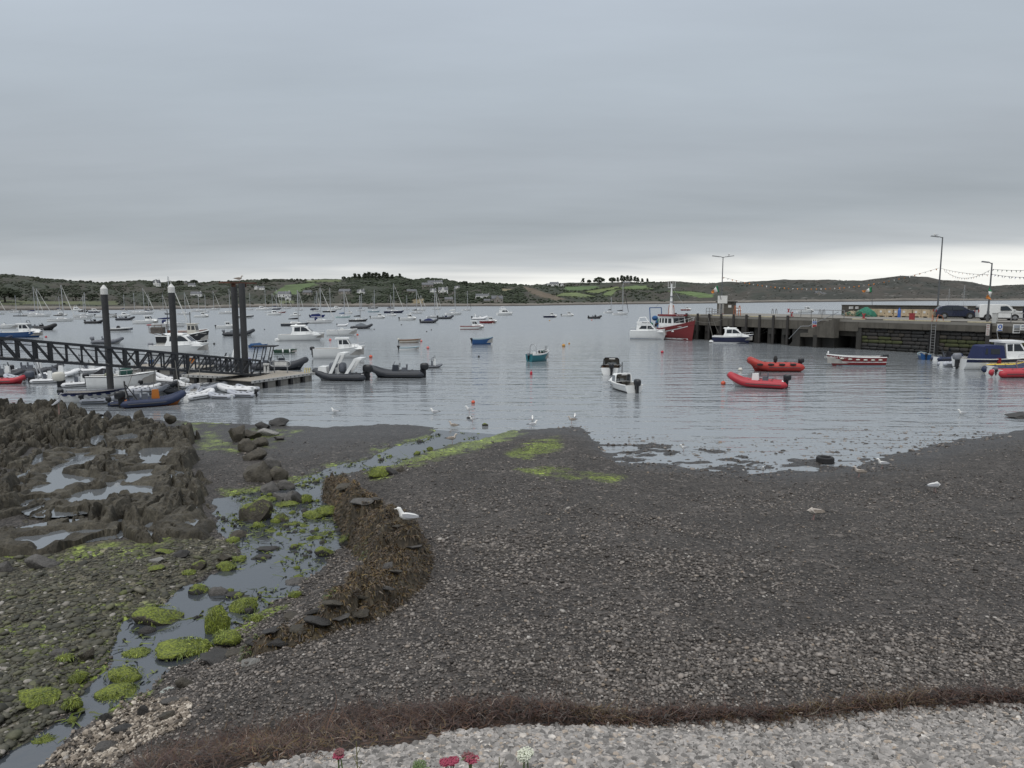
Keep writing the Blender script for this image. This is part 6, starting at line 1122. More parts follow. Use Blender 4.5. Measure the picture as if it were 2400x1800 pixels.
def cabin(e, prof, wb, wt, mb_m, wins=(), fronts=(), x0=0, zb=0, name='cabin'):
    zs = [z for x, z in prof]; z0, z1 = min(zs), max(zs)
    hw = lambda x, z: (wb+(wt-wb)*(z-z0)/(z1-z0+1e-9))/2
    c = MB().prism([(x+x0, z+zb) for x, z in prof], 0, 0, lambda x, z: -hw(x, z-zb), lambda x, z: hw(x, z-zb)).obj(name, mb_m, e)
    for poly in wins:
        for s in (-1, 1): MB().prism([(x+x0, z+zb) for x, z in poly], 0, 0, lambda x, z: s*(hw(x, z-zb)-.02), lambda x, z: s*(hw(x, z-zb)+.012)).obj('window', GLS, c)
    for (a, b) in fronts:
        d = Vector((b[0]-a[0], 0, b[1]-a[1])); nn = Vector((-d.z, 0, d.x)).normalized()*.015
        if nn.x < 0: nn = -nn
        w0, w1 = hw(0, a[1])*.86, hw(0, b[1])*.86
        for s in (-1, 1): MB().add([(a[0]+x0+nn.x, s*.03, a[1]+zb+nn.z), (a[0]+x0+nn.x, s*w0, a[1]+zb+nn.z), (b[0]+x0+nn.x, s*w1, b[1]+zb+nn.z), (b[0]+x0+nn.x, s*.03, b[1]+zb+nn.z)], [(0, 1, 2, 3)]).obj('windscreen', GLS, c)
    return c
def outboard(e, x, z, s=1.0, m=ENB, y=0, tilt=0.0):
    M = Matrix.Translation((x, y, z)) @ Matrix.Rotation(tilt, 4, 'Y')
    o = MB(); o.ell((-.16*s, 0, .36*s), (.30*s, .21*s, .25*s), 12, 8, .6).xf(M).obj('outboard', m, e, smooth=50); o_ = e.children[-1] if len(e.children) else e
    q = MB(); q.box(-.14*s, 0, -.12*s, .22*s, .16*s, .6*s, tx=1.1).box(-.12*s, 0, -.55*s, .14*s, .08*s, .4*s).box(-.2*s, 0, -.42*s, .4*s, .26*s, .03*s).box(.05*s, 0, .02*s, .16*s, .22*s, .3*s).xf(M); q.obj('outboard_leg', ENB, e)
def rail(e, rows, x0, x1, h, m=ALU, n=6, nm='pulpit'):
    pts = []; mb = MB()
    for s in (-1, 1):
        P = []
        for i in range(n):
            x = x0+(x1-x0)*i/(n-1); z, y = sheer_at(rows, x); P.append((x, s*y*.93, z+h)); mb.tube([(x, s*y*.93, z), (x, s*y*.93, z+h)], .014, 4)
        pts.append(P)
    mb.tube(pts[0]+list(reversed(pts[1])), .016, 4); mb.obj(nm, m, e)
def place(x0, x1, y, psi, asp):
    p = W((x0+x1)/2, y); dep = p.y*CP+HC*SP; wm = (x1-x0)/FPX*dep; a = R(psi); L = wm/(abs(math.cos(a))+asp*abs(math.sin(a))); B = L*asp
    dy = .5*(B*abs(math.cos(a))+.55*L*abs(math.sin(a))); k = (p.y+dy)/p.y
    return Vector((p.x*k, p.y+dy, 0)), a, L, B, dep/FPX
def seal(e):                               # parts made under the thing keep plain names
    return e
# --- sailing yacht
def yacht(x0, x1, y, mast_y, lab, m=None, psi=28, mx=.08, cover=None, jib=SAIL, hood=None, group='yachts swinging on their moorings', boot=None, small=True, mastx=None):
    m = m or WHT; loc, a, L, B, s = place(x0, x1, y, psi, .31); e = empty('sailing_yacht', loc, a, lab, 'yacht', group); H = .105*L; n = 9
    rows = hull(L, B, H, .22, .62, .3, .13, n, 2.0, ((.0, 0.), (.7, .25), (.93, .6), (1., 1.))); hull_mb(rows).obj('hull', m, e, smooth=50); dk = deck_mb(rows).obj('deck', WHT, e, smooth=40)
    if boot: stripe(rows, -.05, .12, boot, e)
    stripe(rows, lambda r: r[0][2]-.10, lambda r: r[0][2]-.04, CVN if m is WHT else WHT, e, 'sheer_line')
    z = H*1.02; c = cabin(e, [(-.16*L, 0), (-.15*L, .050*L), (.08*L, .045*L), (.22*L, .006*L), (.22*L, 0)], B*.62, B*.46, WHT, ([(-.13*L, .018*L), (-.12*L, .038*L), (.06*L, .034*L), (.12*L, .018*L)],), (), 0, z, 'coachroof')
    MB().box(-.30*L, 0, z+.01, .24*L, B*.42, .05).obj('cockpit', FLR, e)
    ht = (y-mast_y)*s*.985; mxx = mx*L
    MB().tube([(mxx, 0, z), (mxx-.01*L, 0, ht)], [.115, .085], 6).obj('mast', ALU, e); MB().bar((mxx, -B*.3, z+(ht-z)*.55), (mxx, B*.3, z+(ht-z)*.55), .04).obj('spreader', ALU, e)
    bz = z+.075*L+.35; MB().tube([(mxx, 0, bz), (mxx-.36*L, 0, bz+.05)], .06, 6).obj('boom', ALU, e)
    if cover: MB().tube([(mxx-.01*L, 0, bz+.28), (mxx-.05*L, 0, bz+.2), (mxx-.2*L, 0, bz+.15), (mxx-.36*L, 0, bz+.1)], [.12, .2, .17, .08], 8).obj('sail_cover', cover, e, smooth=50)
    bx = L*.485; bzz = rows[-1][0][2]
    if jib: MB().tube([(bx, 0, bzz+.2), (bx-(bx-mxx)*.3, 0, bzz+(ht-bzz)*.3), (mxx+.03*L, 0, ht*.93)], [.06, .10, .04], 6).obj('furled_jib', jib, e)
    st = MB(); st.tube([(bx, 0, bzz), (mxx, 0, ht)], .012, 3)
    st.tube([(-L*.49, 0, H), (mxx, 0, ht)], .012, 3)
    for k in (-1, 1): st.tube([(mxx-.02*L, k*B*.46, z), (mxx, k*B*.28, z+(ht-z)*.55), (mxx, 0, ht*.97)], .012, 3)
    st.obj('rigging', ALU, e); rail(e, rows, L*.25, L*.49, .45, n=4)
    if hood: MB().ell((-.17*L, 0, z+.05*L), (.06*L, B*.3, .06*L), 8, 6, .7).obj('sprayhood', hood, e, smooth=50)
    return e
# --- motor boats
def motor(x0, x1, y, kind, lab, m=None, psi=20, eng=ENB, H=None, boot=None, group=None, trim=None, detail=0, top=WHT, asp=.36):
    m = m or WHT; loc, a, L, B, s = place(x0, x1, y, psi, asp); e = empty('motor_boat', loc, a, lab, 'motorboat', group); H = H or .13*L; n = 11
    rows = hull(L, B, H, .34, .9, .28, .12, n, 2.4); hull_mb(rows).obj('hull', m, e, smooth=50)
    if boot: stripe(rows, -.06, H*.16, boot, e)
    if trim: stripe(rows, lambda r: r[0][2]-.11, lambda r: r[0][2]-.02, trim, e, 'rub_strake')
    gunwale(rows, .03).obj('gunwale', top if trim is None else trim, e, smooth=40)
    z = H*.98
    if kind == 'wheelhouse':                # open cockpit aft, upright wheelhouse
        inner(rows, H*.35).obj('cockpit', FLR, e); deck_mb(rows, .0, 1, .5, 1).obj('foredeck', top, e, smooth=40)
        cabin(e, [(.0, -.04*L), (-.02*L, .20*L), (.16*L, .205*L), (.235*L, .085*L), (.25*L, -.02*L)], B*.74, B*.60, top, ([(.005*L, .10*L), (.0, .18*L), (.065*L, .185*L), (.065*L, .10*L)], [(.08*L, .10*L), (.08*L, .185*L), (.15*L, .185*L), (.205*L, .10*L)]), (((.238*L, .095*L), (.172*L, .19*L)),), 0, z, 'wheelhouse')
        MB().box(.06*L, 0, z+.213*L, .27*L, B*.66, .025*L).obj('roof', top, e); cabin(e, [(.24*L, -.02*L), (.24*L, .075*L), (.36*L, .065*L), (.45*L, .02*L), (.45*L, -.02*L)], B*.62, B*.34, top, (), (), 0, z*1.12, 'foredeck_cabin')
        for i in range(2): MB().tube([(.0+.06*i, B*.2, z+.22*L), (-.03*L, B*.2, z+.36*L)], .012, 4).obj('aerial', ALU, e)
    elif kind == 'cruiser':                 # long swept cabin with hardtop
        deck_mb(rows, .0, 1, .35, 1).obj('foredeck', top, e, smooth=40); inner(rows, H*.5, .86).obj('cockpit', FLR, e)
        cabin(e, [(-.24*L, -.02*L), (-.19*L, .10*L), (-.20*L, .195*L), (.06*L, .20*L), (.13*L, .165*L), (.25*L, .055*L), (.36*L, .03*L), (.42*L, -.01*L)], B*.78, B*.56, top, ([(-.15*L, .075*L), (-.145*L, .165*L), (-.02*L, .172*L), (-.02*L, .075*L)], [(-.005*L, .075*L), (-.005*L, .172*L), (.05*L, .172*L), (.11*L, .145*L), (.185*L, .078*L)]), (((.235*L, .07*L), (.135*L, .158*L)),), 0, z*1.06)
        MB().box(-.07*L, 0, z*1.06+.205*L, .32*L, B*.62, .022*L, tx=.94, ty=.9).obj('hardtop', top, e); MB().tube([(-.12*L, 0, z*1.06+.21*L), (-.12*L, 0, z*1.06+.235*L)], [.035*L, .02*L], 10).obj('radar', top, e)
        MB().box(-.52*L, 0, H*.25, .10*L, B*.8, .04*L).obj('swim_platform', top, e)
    elif kind == 'flybridge':
        deck_mb(rows).obj('deck', top, e, smooth=40)
        cabin(e, [(-.34*L, -.02*L), (-.32*L, .17*L), (.07*L, .17*L), (.20*L, .05*L), (.36*L, .02*L), (.38*L, -.02*L)], B*.78, B*.66, top, ([(-.26*L, .06*L), (-.20*L, .145*L), (-.06*L, .145*L), (-.06*L, .06*L)], [(-.04*L, .06*L), (-.04*L, .145*L), (.05*L, .145*L), (.13*L, .06*L)]), (((.185*L, .06*L), (.085*L, .155*L)),), 0, z*1.03)
        cabin(e, [(-.30*L, 0), (-.33*L, .075*L), (-.02*L, .095*L), (.06*L, .0)], B*.70, B*.74, top, (), (), 0, z*1.03+.17*L, 'flybridge')
        ar = MB(); zz = z*1.03+.25*L
        for s_ in (-1, 1): ar.tube([(-.30*L, s_*B*.34, zz-.02*L), (-.25*L, s_*B*.30, zz+.11*L), (-.10*L, s_*B*.28, zz+.12*L), (-.03*L, s_*B*.33, zz+.0)], .045, 6)
        ar.bar((-.25*L, -B*.3, zz+.11*L), (-.25*L, B*.3, zz+.11*L), .07); ar.obj('arch', top, e, smooth=40); rail(e, rows, .0, .49*L, .42, n=6); rail(e, rows, -.49*L, -.36*L, .45, n=3, nm='stern_rail')
    elif kind == 'open':                    # centre console
        inner(rows, H*.35).obj('cockpit', FLR, e); deck_mb(rows, .0, 1, .7, 1).obj('foredeck', top, e, smooth=40); cabin(e, [(-.06*L, -.05*L), (-.06*L, .06*L), (.0, .09*L), (.07*L, .05*L), (.07*L, -.05*L)], B*.34, B*.28, top, (), (((.075*L, .05*L), (.01*L, .12*L)),), 0, z, 'console'); MB().box(-.2*L, 0, z-.02*L, .1*L, B*.5, .07*L).obj('seat', SEATM, e)
    elif kind == 'speed':
        deck_mb(rows, .0, 1, .45, 1).obj('foredeck', top, e, smooth=40); inner(rows, H*.5).obj('cockpit', SEATM, e); stripe(rows, lambda r: r[0][2]*.30, lambda r: r[0][2]*.75, BLKH, e, 'side_flash'); MB().add([(.02*L, -B*.36, z), (.02*L, B*.36, z), (-.05*L, B*.34, z+.09*L), (-.05*L, -B*.34, z+.09*L)], [(0, 1, 2, 3)]).obj('windscreen', GLS, e); MB().ell((-.03*L, 0, z+.02*L), (.08*L, B*.25, .09*L), 8, 6).obj('folded_hood', CVK, e, smooth=50); MB().tube([(-.35*L, -B*.4, z), (-.42*L, -B*.3, z+.14*L), (-.42*L, B*.3, z+.14*L), (-.35*L, B*.4, z)], .03, 5).obj('arch', ALU, e)
    elif kind == 'covered':
        deck_mb(rows).obj('deck', top, e, smooth=40); cabin(e, [(-.42*L, -.02*L), (-.40*L, .09*L), (-.1*L, .11*L), (.08*L, .13*L), (.22*L, .03*L), (.42*L, .0)], B*.86, B*.5, top, (), (), 0, z, 'cover')
    elif kind == 'skiff':
        inner(rows, H*.3, .93).obj('inside', FLR, e)
        for u in (-.28, 0, .24): MB().box(u*L, 0, H*.72, .06*L, sheer_at(rows, u*L)[1]*1.75, .03).obj('thwart', TEAK if m is not BLU else FLR, e)
    if kind in ('wheelhouse', 'cruiser') : rail(e, rows, .12*L, .49*L, .30, n=5)
    if eng: outboard(e, -.5*L-.02, H*.75, max(.6, min(1.2, L*.16)) if L > 3 else .55, eng)
    return e, rows, L, B, H
# --- inflatables
def rib(x0, x1, y, tube, lab, psi=15, kind='console', hullm=None, eng=ENB, asp=.40, cover=None, arch=None, group='inflatable boats', name='inflatable_boat', console=None, z=0.0, Lf=None, engs=None, n=8, lift=.26):
    loc, a, L, B, s = place(x0, x1, y, psi, asp)
    if Lf: L, B = Lf, Lf*asp
    e = empty(name, loc+Vector((0, 0, z)), a, lab, 'inflatable', group); r = .105*B+.02*L if kind != 'dinghy' else .15*B+.012*L; hb = B/2-r; pts = []; rad = []
    side = []
    side.append((-.5*L, 0, r*.9)); rad.append(.25*r); side.append((-.46*L, 0, r)); rad.append(.85*r); side.append((-.40*L, 0, r*1.05)); rad.append(r)
    for u in (-.2, .0, .14): side.append((u*L, 0, r*1.1+max(u, 0)*lift*.3*B)); rad.append(r)
    P = [(x, -hb, zz) for x, _, zz in side]; RR = list(rad); xc = .14*L; xr = .5*L-r-xc; k = 9
    for i in range(1, k): t = math.pi*i/k; P.append((xc+xr*math.sin(t), -hb*math.cos(t), r*1.15+lift*B*math.sin(t)**1.5)); RR.append(r*(1-.08*math.sin(t)))
    P += [(x, hb, zz) for x, _, zz in reversed(side)]; RR += list(reversed(rad))
    MB().tube(P, RR, max(n, 8)).obj('tube', tube, e, smooth=60)
    rows = hull(L*.90, B*.70, r*1.3, .9, .95, .22, .12, 9, 2.4); hull_mb(rows).obj('hull', hullm or (WHT if tube is not TBK else DGY), e, smooth=50)
    MB().slab([(-.42*L, -hb), (.16*L, -hb), (.32*L, -hb*.55), (.36*L, 0), (.32*L, hb*.55), (.16*L, hb), (-.42*L, hb)], r*.9, r*.98).obj('floor', FLR, e); MB().box(-.42*L, 0, r*1.2, .035*L, hb*2, r*1.5).obj('transom', hullm or WHT, e)
    ru = [(p[0], p[1]+(-1 if p[1] < 0 else 1)*rr*.93 if abs(p[1]) > .01 else p[1], p[2]+.1*rr) for p, rr in zip(P[2:-2], RR[2:-2])]
    if n > 8:
        q = [Vector(p) for p in P]; 
        MB().tube([tuple(q[i]+(Vector((q[i].x-(-.1*L), q[i].y*1.6, 0)).normalized() if 5 < i < len(q)-6 else Vector((0, -1 if q[i].y < 0 else 1, 0)))*RR[i]*.97) for i in range(2, len(q)-2)], .03, 5).obj('rubbing_strake', RUB, e)
        for i, t in enumerate((-.25, -.05, .12)):
            for sg in (-1, 1): MB().ell((t*L, sg*hb, r*2.12), (.09, .03, .03), 6, 4).obj('grab_handle', RUB, e)
    zf = r*.98
    if kind in ('console', 'jockey'):
        cm = console or WHT; MB().box(.02*L, 0, zf+.36, .13*L, B*.22, .72, tx=.75, ty=.9).obj('console', cm, e); MB().add([(.06*L, -B*.11, zf+.7), (.06*L, B*.11, zf+.7), (.03*L, B*.10, zf+1.02), (.03*L, -B*.10, zf+1.02)], [(0, 1, 2, 3)]).obj('windscreen', GLS, e)
        w = MB().tube([(-.055*L, .16*math.cos(t), zf+.72+.16*math.sin(t)) for t in np.linspace(0, 6.28, 13)], .016, 5).obj('steering_wheel', BLK, e)
        for i in range(2 if kind == 'jockey' else 1): MB().box(-.14*L-.12*L*i, 0, zf+.26, .10*L, B*.16, .52, tx=.9, ty=.7).obj('seat', SEATM, e); MB().box(-.18*L-.12*L*i, 0, zf+.62, .02*L, B*.14, .3).obj('seat_back', SEATM, e)
    if kind == 'dinghy':
        for u in (-.18, .08): MB().box(u*L, 0, r*1.7, .07*L, hb*2.1, .04).obj('thwart', FLR, e)
    if cover: cabin(e, [(-.28*L, -.05), (-.26*L, .28), (-.05*L, .62), (.06*L, .55), (.24*L, .1), (.26*L, -.05)], B*.72, B*.2, cover, (), (), 0, r*1.9, 'cover')
    if arch:
        am, ax, ah = arch; MB().tube([(ax*L-.05*L, -hb*.95, r*1.7), (ax*L-.1*L, -hb*.9, zf+ah*.8), (ax*L-.1*L, -hb*.6, zf+ah), (ax*L-.1*L, hb*.6, zf+ah), (ax*L-.1*L, hb*.9, zf+ah*.8), (ax*L-.05*L, hb*.95, r*1.7)], .04 if am is not WHT else .09, 7).obj('arch', am, e, smooth=40); MB().tube([(ax*L+.08*L, -hb*.95, r*1.7), (ax*L-.09*L, -hb*.85, zf+ah*.9)], .03, 6).obj('arch_strut', am, e)
    if eng:
        sz = (engs*.85 if engs else max(.5, min(1.1, L*.17))); outboard(e, -.44*L-.05, r*1.75, sz, eng, 0, 0)
    return e
RG = 'inflatable boats on moorings'; YG = 'yachts swinging on their moorings'; MG = 'motor boats on moorings'
# far moorings, in picture order
yacht(-30, 12, 738, 690, 'white yacht cut by the picture edge near the far meadow'); yacht(56, 100, 740, 671, 'white yacht with navy boom cover, rear of the twin-mast pair', cover=CVN, mx=.1); yacht(69, 119, 743, 676, 'white yacht with furled white jib, front of the twin-mast pair', cover=None, mx=-.05)
yacht(115, 174, 754, 667, 'white yacht with black boom cover moored alone before the capped pile', cover=CVK, mx=.08); yacht(174, 221, 743, 693, 'white yacht rear of the overlapping hulls beside the capped pile', jib=None, mx=.0); yacht(174, 218, 748.5, 685, 'white yacht front of the overlapping hulls beside the capped pile', jib=None, mx=.12)
motor(169, 195, 729, 'flybridge', 'white flybridge cruiser with tripod mast under the far shore', eng=None, group=MG); motor(208, 236, 733, 'cruiser', 'dark hulled motor boat with white cabin near the far shore', NVY, eng=None, group=MG); rib(185, 207, 732, TBK, 'low black inflatable beside the dark hulled motor boat', cover=CVK, kind='cover', group=RG)
motor(226, 274, 745, 'open', 'white open boat half hidden by the capped pile', group=MG); rib(256, 274, 738, TBK, 'black inflatable behind the half hidden open boat', kind='cover', group=RG); rib(199, 244, 758.6, TBK, 'black inflatable with square hood floating before the overlapping yachts', kind='console', console=CVK, cover=None, group=RG); rib(272, 317, 751, TDK, 'dark inflatable with two low covers beyond the speedboat', kind='jockey', console=CVK, group=RG)
motor(248, 312, 778, 'speed', 'white speedboat with black side flash beside the capped pile', eng=None, psi=14, group=MG); rib(217, 291, 806.5, TGY, 'grey inflatable with big outboard behind the gangway', psi=14, eng=ENG_, hullm=WHT, group=RG, n=10, engs=1.1)
b = motor(1, 101, 792, 'wheelhouse', 'blue hulled cruiser with white wheelhouse near the picture edge', BLU, 12, None, group=MG)[0]; rib(59, 134, 774.5, TBK, 'long black inflatable with swept arch behind the blue cruiser', psi=10, kind='jockey', console=CVK, arch=(TBK, -.28, 1.5), group=RG, hullm=BLKH); motor(-22, 42, 771, 'open', 'white open boat cut by the picture edge behind the blue cruiser', group=MG, eng=None); rib(-30, 29, 799, TNV, 'navy inflatable bow showing over the gangway rail', kind='cover', group=RG)
yacht(310, 362, 737, 674, 'white yacht with long furled jib, clear of the piles', mx=.05); yacht(303, 329, 734, 686, 'small white yacht behind the one with the long jib', mx=.0, jib=None); yacht(414, 449, 738, 685, 'white yacht right behind the second capped pile', mx=.1); motor(388, 410, 737, 'speed', 'dark small motor boat touching the second capped pile', NVY, group=MG)
yacht(449, 484, 731, 684, 'pale small yacht in front of the long bungalow', mx=.0, jib=None); yacht(486, 517, 727, 681, 'distant yacht with thick furled jib near the far rocks', mx=.0); yacht(513, 557, 736, 676, 'white yacht half hidden by the bolted pile pair', mx=.1); motor(548, 596, 746, 'speed', 'white motor boat bow showing past the bolted piles', eng=None, group=MG)
motor(507, 553, 770, 'wheelhouse', 'white workboat with small square cabin before the bolted piles', group=MG); rib(522, 600, 788, TDK, 'dark grey inflatable crossing behind the bolted piles', psi=14, cover=CVY, kind='cover', group=RG, eng=ENG_, n=10); motor(314, 372, 759.6, 'wheelhouse', 'white motor boat with aft cabin and red dinghy alongside', psi=10, group=MG, eng=None); rib(344, 360, 763, TRD, 'tiny red dinghy beside the white motor boat', kind='dinghy', eng=None, group=RG)
yacht(358, 441, 767, 647, 'largest white yacht with blue bimini behind the second capped pile', cover=CVN, mx=.02, psi=12, hood=CVN); motor(419, 487, 783, 'open', 'white boat with pinkish side beyond the black fishing boat', PNK, group=MG, eng=None)
motor(600, 628, 727, 'cruiser', 'distant white motor boat at the field edge cluster', eng=None, group=MG); yacht(606, 640, 727, 678.6, 'distant yacht with tall mast in the field edge cluster', mx=0, jib=None); yacht(628, 660, 726, 676, 'dark hulled distant yacht with blue cover below the green field', NVY, cover=CVN, mx=.15); yacht(632, 655, 725, 685, 'smaller distant yacht beside the dark hulled one', mx=-.2)
yacht(645, 671, 733.5, 690, 'small red hulled yacht below the green field', REDH, mx=.1, jib=None); motor(619, 636, 733, 'open', 'small white motor boat beside the red hulled yacht', eng=None, group=MG); motor(627, 661, 739, 'cruiser', 'white sports cruiser in front of the red hulled yacht', eng=None, group=MG); yacht(658, 684, 724, 681, 'faint distant yacht beyond the sports cruiser', mx=0)
yacht(658.6, 726, 764.7, 679, 'dark grey yacht with black boom cover behind the swept white cruiser', DGY, cover=CVK, mx=.12, psi=10, jib=None); motor(726, 763.5, 744, 'covered', 'bright blue boat under a fitted blue cover', gel('hull_bright_blue', (.012, .03, .20)), top=CVN, group=MG); yacht(719, 785, 758, 673.5, 'white yacht with thick furled jib ahead of the covered blue boat', mx=.02, psi=14, hood=CVN, boot=RUB)
yacht(729, 753, 731, 681.5, 'small white yacht beyond the covered blue boat', mx=.1); motor(727, 748, 727, 'covered', 'dark motor boat beyond the small white yacht', NVY, top=CVK, eng=None, group=MG); yacht(756, 790, 732, 673.5, 'black hulled yacht with tall mast against the dark wood', BLKH, mx=.05, jib=None); motor(776, 802, 726, 'cruiser', 'white motor cruiser close under the dark wood', eng=None, group=MG); yacht(733, 745, 724, 694, 'tiny yacht farthest off under the dark wood', mx=0, jib=None)
yacht(786, 824, 745, 679, 'pale aqua yacht with blue sail cover', AQUA, cover=mat('canvas_blue', (.02, .07, .17), .8), mx=.08); motor(807, 827, 735, 'wheelhouse', 'small white motor boat behind the pale aqua yacht', group=MG, eng=None); yacht(817, 864, 754, 692, 'black hulled day sailer with lowered dark cover', BLKH, cover=CVK, mx=.1, jib=None); rib(820, 876, 771, TDK, 'grey inflatable under a peaked tent cover', cover=CVY, kind='cover', eng=None, group=RG, psi=10, n=10); rib(789, 818, 765, TWH, 'white tender trailing the tented inflatable', kind='dinghy', group=RG)
motor(765, 839, 787, 'open', 'white centre-console boat ahead of the swept white cruiser', psi=10, group=MG, H=.85, eng=None); motor(653.5, 763.5, 799.5, 'cruiser', 'large white cruiser with swept cabin and radar dome', psi=8, group=MG, eng=None)
yacht(862, 892, 732, 678.6, 'light blue yacht before the wooded slope', LBL_, mx=.05, jib=None); yacht(862, 888, 723, 695, 'dark distant yacht beyond the light blue one', BLKH, mx=0, jib=None); motor(867.6, 904.5, 747, 'wheelhouse', 'small white cabin boat in front of the light blue yacht', group=MG); yacht(899, 949, 734, 664, 'navy yacht with the tallest mast before the wooded hill', NVY, cover=CVK, mx=.0, psi=15)
motor(935, 978, 751, 'wheelhouse', 'white cabin boat with dark outboard left of two covered inflatables', group=MG); rib(982, 1030, 757.5, TDK, 'dark inflatable with peaked navy cover', cover=CVN, kind='cover', group=RG); rib(1023, 1066, 748, TDK, 'dark inflatable with square blue console cover', console=CVN, group=RG)
yacht(960, 994, 735.7, 678, 'white yacht with black cover below the many-gabled house', cover=CVK, mx=0); yacht(966.5, 1001, 729, 691, 'farther yacht behind the black-covered one', mx=.1); yacht(1009, 1036, 726, 686.5, 'distant yacht below the shore cottage', mx=.05); yacht(998, 1032, 745, 678, 'white yacht with dark waterline beside the navy-covered inflatable', mx=.15, boot=NVY)
yacht(1042, 1087, 738.6, 670, 'white cruising yacht with plain boom and tall mast', mx=.06, jib=None, cover=SAIL); yacht(1081.6, 1106, 728, 681, 'small yacht with black furled jib under the cottages', mx=.1, jib=CVK); rib(1103, 1146, 749.5, TWH, 'white sports inflatable with raked arch and black outboard', console=WHT, arch=(WHT, -.2, 1.3), group=RG); motor(1123, 1167.6, 758, 'wheelhouse', 'red hulled cabin boat with white wheelhouse', REDH, group=MG, eng=None)
motor(1076.5, 1137, 772.6, 'wheelhouse', 'white cabin boat with red trim and open stern', trim=REDH, psi=8, group=MG, boot=REDH, eng=None); motor(1162.6, 1206, 739, 'flybridge', 'lone white flybridge cruiser on open water', eng=None, group=MG)
motor(935, 988, 803.7, 'skiff', 'cream and brown open boat loaded with dark gear', CRM, 10, ENW, boot=TEAK, group=MG, trim=TEAK); motor(935, 984, 821, 'skiff', 'small white open boat with blue inside and two black engines', WHT, 10, ENB, group=MG, trim=LBL_); motor(1105, 1157.5, 808, 'skiff', 'blue open boat with outboard on open water', BLU, 12, ENB, group=MG, trim=LBL_, H=.75)
motor(1273, 1307, 744.4, 'wheelhouse', 'navy boat with white cabin and dark funnel', NVY, 10, None, group=MG); motor(1315, 1346, 741.5, 'wheelhouse', 'small white cabin boat next to the navy one', psi=10, group=MG); rib(1376, 1413.4, 747, TBK, 'black inflatable with boxy hood beside an orange float', kind='console', console=CVK, group=RG, hullm=BLKH); yacht(1412.7, 1441, 734, 696.7, 'smaller white yacht behind the tall-masted one', mx=.25, jib=None, cover=CVK); yacht(1434, 1475.6, 738.6, 663.4, 'tall-masted white yacht with dark furled jib near the pier', mx=.12, jib=CVK, cover=CVK, psi=12)
motor(583, 628, 815, 'covered', 'bright blue covered dinghy behind the bolted piles', BLU, 10, None, top=mat('canvas_blue', (.02, .07, .17), .8), group=MG); motor(643, 698, 827.6, 'skiff', 'dark green rowing boat with white fenders', GRN, -4, None, group=MG, trim=GRN, asp=.34)
e = bpy.data.objects[[o.name for o in bpy.data.objects if o.get('label') == 'dark green rowing boat with white fenders'][0]]
for x, l in ((-.05, .34), (.75, .34)): MB().ell((x, -.78, .28), (.09, .09, .22), 8, 6).obj('fender', WHT, e, smooth=60)
motor(734.5, 858, 841, 'wheelhouse', 'white pilothouse boat with raked windscreen behind the pontoon', psi=8, group=MG, H=.95)
rib(996, 1040, 863, TGY, 'pale grey inflatable with its bow pointing at open water', psi=25, console=WHT, group=RG, n=10, eng=None)
motor(1595, 1621, 728, 'wheelhouse', 'red and white fishing boat seen over the pier end', REDH, -10, None, group=MG); motor(1709, 1738, 730, 'wheelhouse', 'white fishing boat seen beside the concrete hut', psi=0, eng=None, group=MG); motor(1868, 1908, 733, 'wheelhouse', 'white motor boat with blue canopy beyond the deck railing', psi=0, eng=None, group=MG, top=WHT)
yacht(2205, 2240, 722, 676, 'yacht beyond the parapet, shorter of two masts', mx=0, jib=None); yacht(2240, 2275, 723, 667, 'yacht beyond the parapet, taller of two masts', mx=0, jib=None)
for x0, x1, y, my, m, lab in ((22, 52, 733, 692, WHT, 'distant white yacht off the pale shore meadow'), (128, 150, 729, 694, WHT, 'tiny far yacht between the flybridge and twin-mast yachts'), (282, 300, 729, 690, WHT, 'tiny far yacht just past the capped pile'), (338, 358, 728, 688, NVY, 'dark far yacht behind the long-jib yacht'), (372, 392, 728, 690, WHT, 'far yacht with bare pole between the capped piles'), (470, 492, 733, 690, WHT, 'small white yacht below the long bungalow'), (575, 596, 727, 686, WHT, 'far white yacht just past the bolted piles'), (690, 712, 728, 684, WHT, 'far white yacht below the two-gabled house'), (836, 858, 729, 688, WHT, 'far white yacht against the foot of the dark wood'), (905, 925, 726, 690, WHT, 'far white yacht behind the navy tall-masted one'), (944, 962, 727, 692, WHT, 'far small yacht by the tan shore field')):
    yacht(x0, x1, y, my, lab, m, mx=.05, jib=None if y % 2 else SAIL, cover=CVN if y % 3 == 0 else None)
for x0, x1, y, kd, lab in ((130, 158, 741, 'cruiser', 'white far cruiser between twin-mast and lone yachts'), (278, 306, 742, 'cruiser', 'white far cruiser above the dark low-cover inflatable'), (455, 490, 744, 'wheelhouse', 'white far cabin boat just past the second capped pile'), (680, 706, 741, 'cruiser', 'white far cruiser before the dark grey yacht mast'), (905, 930, 741, 'wheelhouse', 'white far cabin boat in the gap before the navy yacht')):
    motor(x0, x1, y, kd, lab, eng=None, group=MG)
def raft():
    p = W(45, 741.5); e = empty('mooring_raft', p, 0, 'low dark raft carrying a tripod near the far meadow', 'raft'); MB().box(0, .8, .12, 4.2, 1.6, .3).obj('deck', BLK, e)
    for k in range(3): a = k*2.1; MB().tube([(math.cos(a)*1.1, .8+.6*math.sin(a), .2), (0, .8, 2.1)], .05, 5).obj('leg', BLK, e)
raft()
